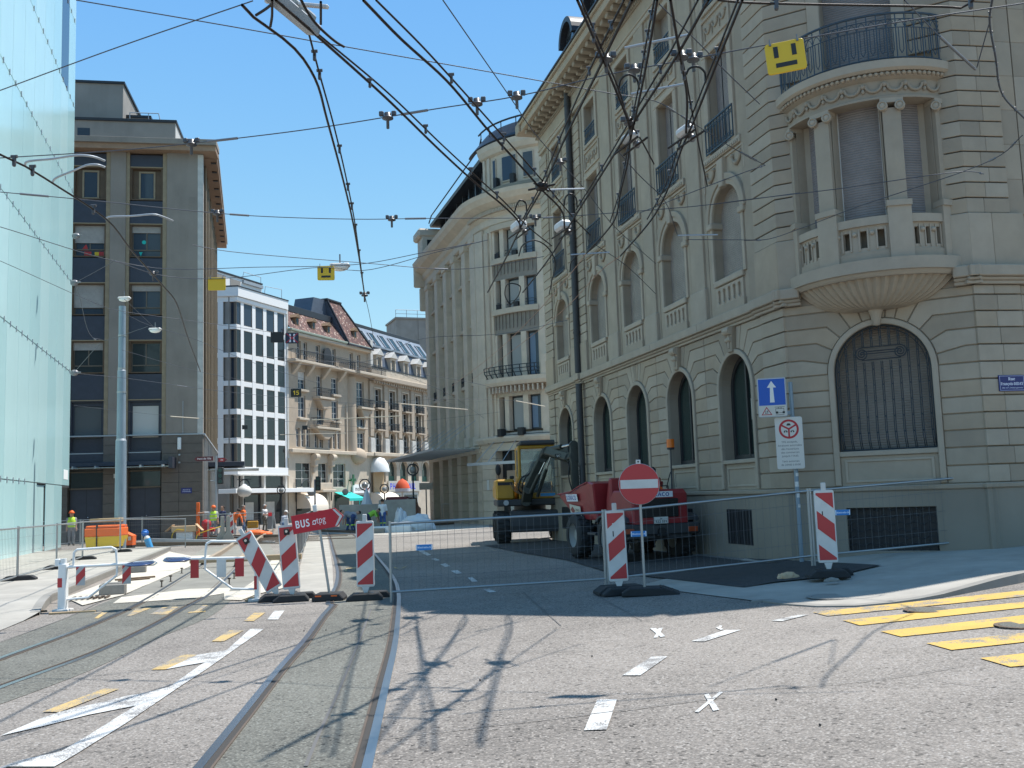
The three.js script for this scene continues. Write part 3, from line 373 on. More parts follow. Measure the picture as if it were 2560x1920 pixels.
BU.forEach((u, i) => { const x = -u + 0.03;
  // first floor: arched window with balustrade
  archRing(FR, x, 0.655, 0.76, 7.2, 5.9, -0.03, 0.03, 'archivolt', M.stR[1]); archRing(FR, x, 0.76, 0.90, 7.2, 7.2, -0.03, 0.06, 'hood_mould', M.stR[0]);
  const bf = [[x - 0.98, 5.17], [x + 0.98, 5.17], [x + 0.98, 8.5], [x - 0.98, 8.5]]; P(bank, FR, 'bay_field', ext(bf, -0.036, -0.012, 0, [archHole(x, 0.66, 7.2, 5.9)]), M.stR[0]);
  for (const s of [-1, 1]) P(bank, FR, 'impost', box(x + s * 0.6, x + s * 0.86, 7.08, 7.22, -0.4, 0.07, 0.02), M.stR[1]);
  const key = P(bank, FR, 'keystone', ext([[x - 0.09, 7.82], [x + 0.09, 7.82], [x + 0.14, 8.42], [x - 0.14, 8.42]], -0.03, 0.1, 0.015), M.stR[1]);
  for (const s of [-1, 1]) P(bank, FR, 'festoon', merge([tor(x + s * 0.62, 8.32, 0.01, 0.18, 0.035, Math.PI, Math.PI, 10), sph(x + s * 0.8, 8.33, 0.01, 0.05), sph(x + s * 0.44, 8.33, 0.01, 0.05), sph(x + s * 0.62, 8.14, 0.02, 0.055)]), M.stR[2]);
  P(bank, FR, 'festoon_frame', merge([box(x - 0.92, x + 0.92, 8.42, 8.455, -0.02, 0.02), box(x - 0.95, x - 0.91, 7.95, 8.455, -0.02, 0.015), box(x + 0.91, x + 0.95, 7.95, 8.455, -0.02, 0.015)]), M.stR[1]);
  const wb = P(bank, FR, 'roller_shutter', ext(archHole(x, 0.655, 7.2, 5.93), -0.22, -0.2), M.blind);
  P(bank, FR, 'window_sill', box(x - 0.66, x + 0.66, 5.80, 5.93, -0.42, 0.06, 0.015), M.stR[1]);
  const hs = []; for (let k = 0; k < 5; k++) { const c = x - 0.46 + k * 0.23; hs.push([...arcP(c, 5.66, 0.055, 0, 180, 8), ...arcP(c, 5.48, 0.055, 180, 360, 8)]); }
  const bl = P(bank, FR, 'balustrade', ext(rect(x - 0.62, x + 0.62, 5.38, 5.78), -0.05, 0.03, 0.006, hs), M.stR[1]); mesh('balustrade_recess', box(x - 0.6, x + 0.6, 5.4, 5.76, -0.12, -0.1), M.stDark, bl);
  mesh('oval_rim', merge(hs.map((h, k) => merge([tor(x - 0.46 + k * 0.23, 5.66, 0.03, 0.068, 0.012, Math.PI, 0, 8), tor(x - 0.46 + k * 0.23, 5.48, 0.03, 0.068, 0.012, Math.PI, Math.PI, 8)]))), M.stR[1], bl);
  P(bank, FR, 'balustrade_base', box(x - 0.66, x + 0.66, 5.17, 5.38, -0.05, 0.05, 0.01), M.stR[0]);
  // second floor
  P(bank, FR, 'dentil_band', merge([box(x - 0.86, x + 0.86, 8.5, 8.66, -0.03, 0.05, 0.01), ...Array.from({ length: 20 }, (_, k) => box(x - 0.82 + k * 0.083, x - 0.775 + k * 0.083, 8.52, 8.58, 0.05, 0.075))]), M.stR[1]);
  P(bank, FR, 'bay_field', ext(rect(x - 0.98, x + 0.98, 8.5, 13.32), -0.036, -0.012, 0, [rect(x - 0.5, x + 0.5, 8.68, 10.85), rect(x - 0.48, x + 0.48, 11.9, 13.08)]), M.stR[0]);
  P(bank, FR, 'window_frame', merge([box(x - 0.68, x - 0.5, 8.66, 10.86, -0.02, 0.045, 0.012), box(x + 0.5, x + 0.68, 8.66, 10.86, -0.02, 0.045, 0.012), box(x - 0.68, x + 0.68, 10.86, 11.0, -0.02, 0.05, 0.012)]), M.stR[1]);
  P(bank, FR, 'roller_shutter', box(x - 0.52, x + 0.52, 8.68, 10.85, -0.22, -0.2), M.blindV);
  P(bank, FR, 'shutter_guide', box(x - 0.2, x - 0.185, 8.7, 10.8, -0.2, -0.185), M.frameD);
  grille(FR, x - 0.64, x + 0.64, 8.7, 9.38, 0.06);
  // relief panel
  const pn = P(bank, FR, 'relief_panel', ext(rect(x - 0.68, x + 0.68, 11.12, 11.72), -0.02, 0.03, 0.008, [rect(x - 0.62, x + 0.62, 11.17, 11.67)]), M.stR[1]);
  mesh('relief_carving', merge([-0.36, 0, 0.36].flatMap(d => [tor(x + d, 11.47, 0, 0.11, 0.025, Math.PI, Math.PI, 10), sph(x + d - 0.13, 11.5, 0, 0.035), sph(x + d + 0.13, 11.5, 0, 0.035), box(x + d - 0.16, x + d - 0.14, 11.25, 11.5, -0.01, 0.015)])), M.stR[2], pn);
  // third floor
  P(bank, FR, 'window_frame', ext(rect(x - 0.62, x + 0.62, 11.8, 13.2), -0.02, 0.04, 0.01, [rect(x - 0.48, x + 0.48, 11.9, 13.08)]), M.stR[1]);
  P(bank, FR, 'roller_shutter', box(x - 0.5, x + 0.5, 11.9, 13.1, -0.22, -0.2), M.blind);
  grille(FR, x - 0.5, x + 0.5, 11.92, 12.36, 0.03);
});
for (const u of BU) for (const [h, y0, y1] of [[0.5, 8.68, 10.85], [0.48, 11.9, 13.1], [0.655, 5.93, 7.2]]) for (const s of [-1, 1]) P(bank, FR, 'window_jamb', box(-u + 0.03 + s * h, -u + 0.03 + s * (h + 0.06), y0, y1, -0.5, -0.02), M.stR[2]);
// vertical fluting joints beside the piers
// entablature, modillions, eaves
function entablature(f, x0, x1) {
  P(bank, f, 'architrave', merge([box(x0, x1, 13.32, 13.44, -0.04, 0.06, 0.01), box(x0, x1, 13.44, 13.5, -0.04, 0.09, 0.015)]), M.stR[1]); P(bank, f, 'frieze', box(x0, x1, 13.5, 13.88, -0.04, 0.05), M.stR[0]);
  P(bank, f, 'bed_moulding', merge([box(x0, x1, 13.88, 13.96, -0.04, 0.12, 0.02), ...Array.from({ length: Math.floor((x1 - x0) / 0.11) }, (_, k) => box(x0 + k * 0.11, x0 + k * 0.11 + 0.06, 13.89, 13.955, 0.12, 0.16))]), M.stR[2]);
  const n = Math.round((x1 - x0) / 0.43); for (let k = 0; k < n; k++) { const c = x0 + (k + 0.5) * (x1 - x0) / n; P(bank, f, 'modillion', merge([box(c - 0.1, c + 0.1, 14.04, 14.18, 0.0, 0.55, 0.02), box(c - 0.08, c + 0.08, 13.97, 14.05, 0.0, 0.3, 0.02)]), M.stR[2]); }
  P(bank, f, 'corona', merge([box(x0, x1, 14.18, 14.42, -0.04, 0.66, 0.01), box(x0, x1, 14.42, 14.5, -0.04, 0.74, 0.02)]), M.stR[3]);
  P(bank, f, 'gutter', box(x0, x1, 14.5, 14.56, 0.2, 0.78, 0.01), M.roofD); }
entablature(FR, -16.0, 0.25); entablature(FC, -0.1, 3.3); entablature(FD, -0.2, 9);
P(bank, FR, 'eave_end', box(-16.5, -16.0, 14.18, 14.55, -0.6, 0.74, 0.02), M.stR[3]);
// chamfered corner facade
const AX = 1.64;
{
  P(bank, FC, 'wall', ext(rect(0, 3.2, 0, 14.05), -0.5, -0.035, 0, [archHole(AX, 0.82, 3.55, 2.15), rect(AX - 0.62, AX + 0.62, 8.85, 11.6)]), M.stWall);
  archBay(FC, AX, 0.92, 0.001, 3.199, 3.55, false);
  archRing(FC, AX, 0.815, 0.915, 3.55, 1.55, -0.03, 0.045, 'archivolt', M.stR[1]);
  P(bank, FC, 'roller_shutter', ext(archHole(AX, 0.82, 3.55, 2.15), -0.42, -0.4), M.blind);
  P(bank, FC, 'sill', box(AX - 0.84, AX + 0.84, 2.06, 2.15, -0.45, 0.02, 0.01), M.stR[1]);
  const pn = P(bank, FC, 'apron_panel', box(AX - 0.815, AX + 0.815, 1.53, 2.06, -0.2, -0.02, 0.01), M.stR[0]); mesh('panel_frame', ext(rect(AX - 0.74, AX + 0.74, 1.6, 2.0), -0.02, 0.0, 0.006, [rect(AX - 0.69, AX + 0.69, 1.64, 1.96)]), M.stR[1], pn);
  // iron grille with an ionic scroll
  const g = [], zg = -0.06, top = x => 3.55 + Math.sqrt(Math.max(0, 0.79 * 0.79 - (x - AX) ** 2)); for (let k = 0; k < 11; k++) { const x = AX - 0.75 + k * 0.15; const pts = [[x + 0.02, 2.18, zg], [x + 0.015, 2.32, zg + 0.06], [x, 2.5, zg + 0.02], [x, 3.0, zg]]; const yt = top(x); const mid = Math.abs(x - AX) < 0.4; for (const d of [-0.014, 0.014]) { const q = pts.map(p => [p[0] + d, p[1], p[2]]); if (mid) { q.push([x + d, 3.72, zg]); g.push(tube(q, 0.0085, 5)); g.push(tube([[x + d, 3.98, zg], [x + d, yt, zg]], 0.0085, 5)); } else { q.push([x + d, yt, zg]); g.push(tube(q, 0.0085, 5)); } } for (let y = 2.45; y < yt; y += 0.28) if (!(mid && y > 3.7 && y < 3.98)) g.push(box(x - 0.02, x + 0.02, y, y + 0.025, zg - 0.012, zg + 0.012)); }
  const gr = P(bank, FC, 'window_grille', merge([...g, tube(arcP(AX, 3.55, 0.795, 0, 180, 26).map(p => [p[0], p[1], zg]), 0.014, 6), tube(arcP(AX, 3.55, 0.74, 3, 177, 26).map(p => [p[0], p[1], zg]), 0.007, 5), tube([[AX - 0.795, 3.55, zg], [AX - 0.795, 2.17, zg], [AX + 0.795, 2.17, zg], [AX + 0.795, 3.55, zg]], 0.014, 6)]), M.iron);
  const sp = (cx, dir) => { const o = []; for (let k = 0; k <= 40; k++) { const a = k / 40 * Math.PI * 5, r = 0.115 * (1 - k / 46); o.push([cx + dir * r * Math.sin(a), 3.86 + r * Math.cos(a), zg + 0.03]); } return o; };
  mesh('ionic_scroll', merge([tube(sp(AX - 0.32, -1), 0.011, 5), tube(sp(AX + 0.32, 1), 0.011, 5), ...[3.975, 3.90, 3.86, 3.75].map(y => tube([[AX - 0.33, y, zg + 0.03], [AX + 0.33, y, zg + 0.03]], 0.010, 5))]), M.iron, gr);
  // plinth with barred vent
  P(bank, FC, 'plinth_block', ext(rect(-0.12, 3.3, -0.4, 1.44), -0.06, 0.1, 0.008, [rect(AX - 0.75, AX + 0.72, 0.42, 1.16)]), M.stDark); P(bank, FC, 'plinth_ledge', box(-0.16, 3.34, 1.44, 1.53, -0.05, 0.13, 0.02), M.stR[2]);
  const vg = []; for (let k = 0; k < 12; k++) vg.push(bar([AX - 0.75 + k * 0.13, 0.42, 0.04], [AX - 0.75 + k * 0.13 + 0.04, 1.16, 0.04], 0.012, 0.012, 5)); for (let k = 0; k < 6; k++) vg.push(tube(Array.from({ length: 13 }, (_, i) => [AX - 0.75 + i * 0.122, 0.5 + k * 0.12 + (i % 2) * 0.06, 0.05]), 0.008, 4)); P(bank, FC, 'vent_grille', merge([box(AX - 0.76, AX + 0.73, 0.41, 1.17, -0.06, -0.03), ...vg]), M.frameD);
  // quoin courses left and right of the bay
  for (let i = 0; i + 1 < CY.length; i++) { const lo = CY[i] < 9 ? 0.36 : AX - 0.85, hi = CY[i] < 9 ? 2.88 : AX + 0.85; rowStones(FC, -0.026, lo, CY[i], CY[i + 1], -0.04, 0.06, 0.9); rowStones(FC, hi, 3.222, CY[i], CY[i + 1], -0.04, 0.06, 0.9); }
  P(bank, FC, 'pier_base', box(-0.038, 0.4, 5.17, 6.09, -0.04, 0.09, 0.015), M.stR[0]); P(bank, FC, 'pier_base', box(2.85, 3.232, 5.17, 6.09, -0.04, 0.09, 0.015), M.stR[1]);
  stringCourse(FC, -0.16, 0.34, 0.05); stringCourse(FC, 2.92, 3.36, 0.05);
  P(bank, FC, 'bay_field', box(0.3, 2.9, 5.17, 9.0, -0.034, 0.0), M.stR[0]);
  // upper balcony door
  P(bank, FC, 'roller_shutter', box(AX - 0.64, AX + 0.64, 8.85, 11.6, -0.3, -0.28), M.blindV); P(bank, FC, 'window_frame', ext(rect(AX - 0.85, AX + 0.85, 8.85, 11.8), -0.03, 0.08, 0.012, [rect(AX - 0.62, AX + 0.62, 8.9, 11.6)]), M.stR[1]);
}
{ // rounded bay: circle through the facade, centre behind it
  const w = 1.36, b = 0.74, Rr = (w * w + b * b) / (2 * b), zc = b - Rr, half = Math.asin(w / Rr) * 180 / Math.PI, ocx = AX - 0.02;
  const pA = (r, a) => [ocx + r * Math.sin(a * Math.PI / 180), zc + r * Math.cos(a * Math.PI / 180)];
  const sec = (r0, r1, a0, a1, y0, y1, n = 8) => { const Q = []; const q4 = (a, b, c, d) => Q.push(...a, ...b, ...c, ...a, ...c, ...d); const v = (r, a, y) => { const p = pA(r, a); return [p[0], y, p[1]]; };
    for (let i = 0; i < n; i++) { const a = a0 + (a1 - a0) * i / n, c = a0 + (a1 - a0) * (i + 1) / n; q4(v(r1, a, y0), v(r1, c, y0), v(r1, c, y1), v(r1, a, y1)); q4(v(r0, a, y1), v(r0, c, y1), v(r0, c, y0), v(r0, a, y0)); q4(v(r0, a, y1), v(r1, a, y1), v(r1, c, y1), v(r0, c, y1)); q4(v(r1, a, y0), v(r0, a, y0), v(r0, c, y0), v(r1, c, y0)); }
    q4(v(r0, a0, y0), v(r1, a0, y0), v(r1, a0, y1), v(r0, a0, y1)); q4(v(r1, a1, y0), v(r0, a1, y0), v(r0, a1, y1), v(r1, a1, y1)); return triGeo(Q); };
  const prof = (pts, n = 40) => { const Q = []; for (let i = 0; i < n; i++) { const a = -half - 6 + (2 * half + 12) * i / n, c = -half - 6 + (2 * half + 12) * (i + 1) / n; for (let k = 0; k + 1 < pts.length; k++) { const v = (p, an) => { const q = pA(p[0], an); return [q[0], p[1], q[1]]; }; const A = v(pts[k], a), B = v(pts[k], c), C = v(pts[k + 1], c), D = v(pts[k + 1], a); Q.push(...A, ...B, ...C, ...A, ...C, ...D); } } return triGeo(Q); };
  const O = (name, g, m) => P(bank, FC, name, g, m);
  // corbel shell with flutes and pendant
  { const Q = [], n = 44; const shell = (t, k) => { const fl = 1 + 0.018 * Math.cos(k * Math.PI); const a = (-half - 4 + (2 * half + 8) * k / n); const e = Math.pow(t, 0.62); const pr = pA(Rr * fl, a); const cx = ocx, cz = 0.04; return [cx + (pr[0] - cx) * e * 0.985, 4.6 + 0.5 * t * t, cz + (pr[1] - cz) * e * 0.95 ]; };
    for (let i = 0; i < 8; i++) for (let k = 0; k < n; k++) { const A = shell(i / 8, k), B = shell(i / 8, k + 1), C = shell((i + 1) / 8, k + 1), D = shell((i + 1) / 8, k); Q.push(...A, ...B, ...C, ...A, ...C, ...D); } O('bay_corbel', triGeo(Q), M.stR[3]); }
  { const pd = lathe([[0.0, 4.33], [0.06, 4.34], [0.08, 4.45], [0.11, 4.56], [0.13, 4.6], [0.13, 4.64], [0, 4.65]], 14); pd.translate(ocx, 0, 0.06); O('corbel_pendant', pd, M.stR[1]); }
  O('bay_slab', prof([[Rr - 0.3, 5.07], [Rr + 0.02, 5.07], [Rr + 0.05, 5.1], [Rr + 0.07, 5.14], [Rr + 0.12, 5.15], [Rr + 0.12, 5.36], [Rr - 0.3, 5.37]]), M.stR[1]);
  const PA = [-half + 1, -22, 22, half - 1], PW = 6.2;
  O('bay_base', sec(Rr - 0.2, Rr - 0.02, -half, half, 5.37, 5.52, 24), M.stR[0]);
  PA.forEach((a, i) => { O('pedestal', sec(Rr - 0.25, Rr + 0.02, a - PW - 0.6, a + PW + 0.6, 5.37, 6.26, 4), M.stR[1]); O('pedestal_cap', sec(Rr - 0.2, Rr + 0.05, a - PW - 1, a + PW + 1, 6.26, 6.36, 4), M.stR[1]);
    const sh = O('pilaster', sec(Rr - 0.22, Rr - 0.02, a - PW + 0.8, a + PW - 0.8, 6.36, 8.0, 4), M.stR[0]);
    const v = []; for (const d of [-1, 1]) { const p = pA(Rr + 0.0, a + d * PW * 0.82); v.push(sph(p[0], 8.02, p[1], 0.085, 1, 1, 0.9, 12, 8), tor(p[0], 8.02, p[1] + 0.06, 0.07, 0.016, Math.PI * 2, 0, 12)); } v.push(sec(Rr - 0.22, Rr + 0.03, a - PW - 0.5, a + PW + 0.5, 8.08, 8.16, 4)); mesh('ionic_capital', merge(v), M.stR[1], sh); });
  for (let i = 0; i < 3; i++) { const a0 = PA[i] + PW, a1 = PA[i + 1] - PW; O('roller_shutter', sec(Rr - 0.36, Rr - 0.33, a0 - 3, a1 + 3, 6.1, 8.2, 6), M.blindV); O('shutter_frame', merge([sec(Rr - 0.33, Rr - 0.3, a0 - 3, a0 + 0.4, 6.1, 8.2, 2), sec(Rr - 0.33, Rr - 0.3, a1 - 0.4, a1 + 3, 6.1, 8.2, 2)]), M.frameW);
    O('window_reveal', sec(Rr - 0.33, Rr - 0.1, a0 - 0.3, a0 + 0.2, 6.1, 8.2, 1), M.stR[2]); O('window_reveal', sec(Rr - 0.33, Rr - 0.1, a1 - 0.2, a1 + 0.3, 6.1, 8.2, 1), M.stR[2]);
    O('bay_sill', sec(Rr - 0.34, Rr - 0.01, a0, a1, 5.98, 6.12, 6), M.stR[1]); const n = i === 1 ? 3 : 3, segs = []; const hw = (a1 - a0) / n;
    for (let k = 0; k < n; k++) { const c = a0 + (k + 0.5) * hw, oh = hw * 0.2; segs.push(sec(Rr - 0.14, Rr - 0.06, a0 + k * hw, c - oh, 5.52, 5.98, 2), sec(Rr - 0.14, Rr - 0.06, c + oh, a0 + (k + 1) * hw, 5.52, 5.98, 2), sec(Rr - 0.14, Rr - 0.06, c - oh, c + oh, 5.52, 5.6, 2), sec(Rr - 0.14, Rr - 0.06, c - oh, c + oh, 5.9, 5.98, 2), sec(Rr - 0.08, Rr - 0.04, c - oh * 1.5, c - oh, 5.56, 5.94, 1), sec(Rr - 0.08, Rr - 0.04, c + oh, c + oh * 1.5, 5.56, 5.94, 1)); const p = pA(Rr - 0.045, a0 + k * hw); segs.push(sph(p[0], 5.85, p[1], 0.04)); }
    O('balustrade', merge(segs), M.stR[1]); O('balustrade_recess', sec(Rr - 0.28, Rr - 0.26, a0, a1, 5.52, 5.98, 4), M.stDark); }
  O('bay_frieze', prof([[Rr - 0.32, 8.16], [Rr + 0.02, 8.16], [Rr + 0.02, 8.2], [Rr - 0.02, 8.22], [Rr - 0.02, 8.5], [Rr + 0.05, 8.54], [Rr + 0.07, 8.6], [Rr - 0.3, 8.62]]), M.stR[2]);
  { const c = []; for (let k = -4; k <= 4; k++) { const a = k * half / 4.6; const p = pA(Rr + 0.0, a), gq = new THREE.TorusGeometry(0.13, 0.028, 5, 10, Math.PI); gq.rotateZ(Math.PI); gq.rotateY(a * Math.PI / 180); gq.translate(p[0], 8.43, p[1]); c.push(nonIdx(gq)); const q = pA(Rr + 0.005, a + half / 9.2); c.push(sph(q[0], 8.42, q[1], 0.045, 1, 1.1, 0.7, 8, 6), sph(q[0], 8.33, q[1], 0.03, 1, 1.4, 0.7, 8, 6)); } O('frieze_garland', merge(c), M.stR[2]); }
  { const c = []; for (let a = -half; a < half; a += 3.1) { const p = pA(Rr + 0.08, a); c.push(sph(p[0], 8.575, p[1], 0.036, 1, 1, 1, 8, 6)); } O('bead_moulding', merge(c), M.stR[3]); }
  O('balcony_slab', prof([[Rr - 0.5, 8.61], [Rr + 0.10, 8.62], [Rr + 0.15, 8.66], [Rr + 0.15, 8.8], [Rr - 0.9, 8.81]]), M.stR[1]);
  { const g = [], rr0 = Rr + 0.06, pt = (a, y) => { const p = pA(rr0, a); return [p[0], y, p[1]]; }; const arcT = (y, r) => tube(Array.from({ length: 41 }, (_, i) => pt(-half - 3 + (2 * half + 6) * i / 40, y)), r, 5); g.push(arcT(9.66, 0.022), arcT(8.86, 0.014), arcT(9.55, 0.01), arcT(9.4, 0.009));
    for (let k = 0; k <= 22; k++) { const a = -half - 3 + (2 * half + 6) * k / 22, h = (2 * half + 6) / 22; g.push(tube([pt(a, 8.82), pt(a, 9.66)], 0.011, 5)); if (k < 22) { g.push(tube([pt(a + h * 0.28, 9.4), pt(a + h * 0.28, 9.0), pt(a + h * 0.5, 8.93), pt(a + h * 0.72, 9.0), pt(a + h * 0.72, 9.4)], 0.008, 4)); g.push(tube([pt(a, 9.4), pt(a + h * 0.25, 9.5), pt(a + h * 0.5, 9.54), pt(a + h * 0.75, 9.5), pt(a + h, 9.4)], 0.007, 4)); } }
    O('balcony_railing', merge(g), M.ironB); }
}
// side street facade
{
  P(bank, FD, 'wall', box(0, 9, 0, 14.05, -0.5, -0.035), M.stWall); P(bank, FD, 'plinth_block', box(-0.12, 2.2, -0.4, 1.44, -0.06, 0.1, 0.01), M.stDark); P(bank, FD, 'plinth_block', box(2.2, 9, -0.4, 1.44, -0.06, 0.1, 0.01), M.stDark); P(bank, FD, 'plinth_ledge', box(-0.16, 9, 1.44, 1.53, -0.05, 0.13, 0.02), M.stR[2]);
  for (let i = 0; i < 12; i++) { rowStones(FD, -0.012, 0.86, LV[i], LV[i + 1], -0.04, 0.035, 0.5); rowStones(FD, 0.88, 4.5, LV[i], LV[i + 1], -0.04, 0, 1.0); }
  for (let i = 0; i + 1 < CY.length; i++) rowStones(FD, -0.022, 0.78, CY[i], CY[i + 1], -0.04, 0.06, 0.5);
  P(bank, FD, 'pier_base', box(-0.032, 0.4, 5.17, 6.09, -0.04, 0.09, 0.01), M.stR[1]); P(bank, FD, 'pier_base', box(0.402, 1.0, 5.17, 6.09, -0.04, 0.088, 0.01), M.stR[0]);
  stringCourse(FD, -0.16, 9, 0.05); for (const [a, b] of [[0.8, 1.1], [1.12, 1.42]]) for (let y = 6.09; y < 13.2; y += 0.62) P(bank, FD, 'pier_block', box(a, b, y, y + 0.617, -0.04, 0.01, 0.004), stR());
  P(bank, FD, 'window_frame', box(1.6, 2.9, 6.0, 13, -0.04, 0.05, 0.01), M.stR[1]); P(bank, FD, 'roller_shutter', box(1.75, 2.75, 6.1, 8.2, 0.05, 0.06), M.blind);
  const pl = thing('street_name_plate', 'blue enamel street name plate with white lettering on the stone wall', 'sign', FD.at(0.52, 3.17, 0.05), FD.ry); const fm = faceMat(512, 288, (x, w, h) => { x.fillStyle = '#1a1f63'; x.fillRect(0, 0, w, h); x.strokeStyle = '#c9cce6'; x.lineWidth = 6; x.strokeRect(12, 12, w - 24, h - 24); x.fillStyle = '#e8e9f4'; x.textAlign = 'center'; x.font = 'bold 74px serif'; x.fillText('Rue', w / 2, 92); x.font = 'bold 72px serif'; x.fillText('François-DIDAY', w / 2, 182, w - 50); x.font = '34px serif'; x.fillText('1802-1877, Peintre genevois', w / 2, 244, w - 80); }, 0.3);
  mesh('plate', box(-0.235, 0.235, -0.135, 0.135, -0.01, 0.008, 0.003), M.enamel, pl); mesh('lettering', plate(0.46, 0.26, 0.0105), fm, pl);
}
// downpipe
{ const g = [bar(FR.at(-12.15, 5.2, 0.16).sub(V(C1.x, 0, C1.z)), FR.at(-12.15, 14.3, 0.16).sub(V(C1.x, 0, C1.z)), 0.095, 0.095, 14), bar(FR.at(-12.15, 0.2, 0.16).sub(V(C1.x, 0, C1.z)), FR.at(-12.15, 4.86, 0.16).sub(V(C1.x, 0, C1.z)), 0.10, 0.10, 14)];
  const o = mesh('downpipe', merge(g), M.dGrey, bank); for (const y of [2.4, 6.4, 9.2, 11.8, 13.6]) { const c = cylY(0, 0, 0, 0.112, 0.07, 14); const q = mesh('pipe_clamp', c, M.dGrey, o); q.position.copy(FR.at(-12.15, y, 0.16).sub(V(C1.x, 0, C1.z))); }
  const gm = faceMat(64, 256, (x, w, h) => { x.fillStyle = '#17191b'; x.fillRect(0, 0, w, h); x.strokeStyle = '#e4e4e0'; x.lineWidth = 6; for (let k = 0; k < 7; k++) { x.beginPath(); x.moveTo(18 + (k * 13) % 20, 14 + k * 34); x.lineTo(44 - (k * 7) % 14, 26 + k * 34); x.lineTo(20 + (k * 5) % 16, 38 + k * 34); x.stroke(); } }); const sk = mesh('sticker_scrawl', plate(0.1, 0.9), gm, o); sk.position.copy(FR.at(-12.13, 1.95, 0.265).sub(V(C1.x, 0, C1.z))); sk.rotation.y = FR.ry; }
// roof with arched dormers
{
  P(bank, FR, 'roof', ext([[0.25, 14.5], [-0.75, 16.3], [-4.5, 17.4], [-8, 17.4], [-8, 14.5]], -0.2, 16.2).rotateY(-Math.PI / 2).translate(0, 0, 0), M.roofD);
  const rf = bank.children[bank.children.length - 1]; rf.geometry.computeVertexNormals();
  P(bank, FC, 'roof', ext([[0.25, 14.5], [-0.75, 16.3], [-4.5, 17.4], [-4.5, 14.5]], -3.3, 0.1).rotateY(Math.PI / 2).rotateY(Math.PI), M.roofD);
  P(bank, FD, 'roof', ext([[0.25, 14.5], [-0.75, 16.3], [-4.5, 17.4], [-4.5, 14.5]], -9, 0.2).rotateY(-Math.PI / 2), M.roofD);
  for (const u of [1.6, 4.2, 6.8, 9.25, 11.65]) { const x = -u; const d = P(bank, FR, 'dormer', ext([[x - 0.55, 14.5], [x + 0.55, 14.5], [x + 0.55, 15.5], ...arcP(x, 15.5, 0.55, 0, 180, 12), [x - 0.55, 15.5]], -1.4, 0.1), M.roofD); mesh('dormer_hood', ext([...arcP(x, 15.5, 0.72, 0, 180, 14), ...arcP(x, 15.5, 0.56, 180, 0, 14)], -1.2, 0.3), M.roofD, d); mesh('dormer_window', box(x - 0.35, x + 0.35, 14.7, 15.7, 0.1, 0.13), M.glassD, d); }
}
// body behind the facades so that the roof and walls are closed
{ const a = FR.at(-16, 0, -0.55), b = FR.at(-16, 0, -9), c = FD.at(9, 0, -0.5); P(bank, FR, 'rear_wall', box(-16.0, -15.7, 0, 14.5, -9, -0.5), M.stWall); P(bank, FR, 'floor_slab', box(-15.7, 0, 14.0, 14.1, -9, -0.6), M.stWall); }

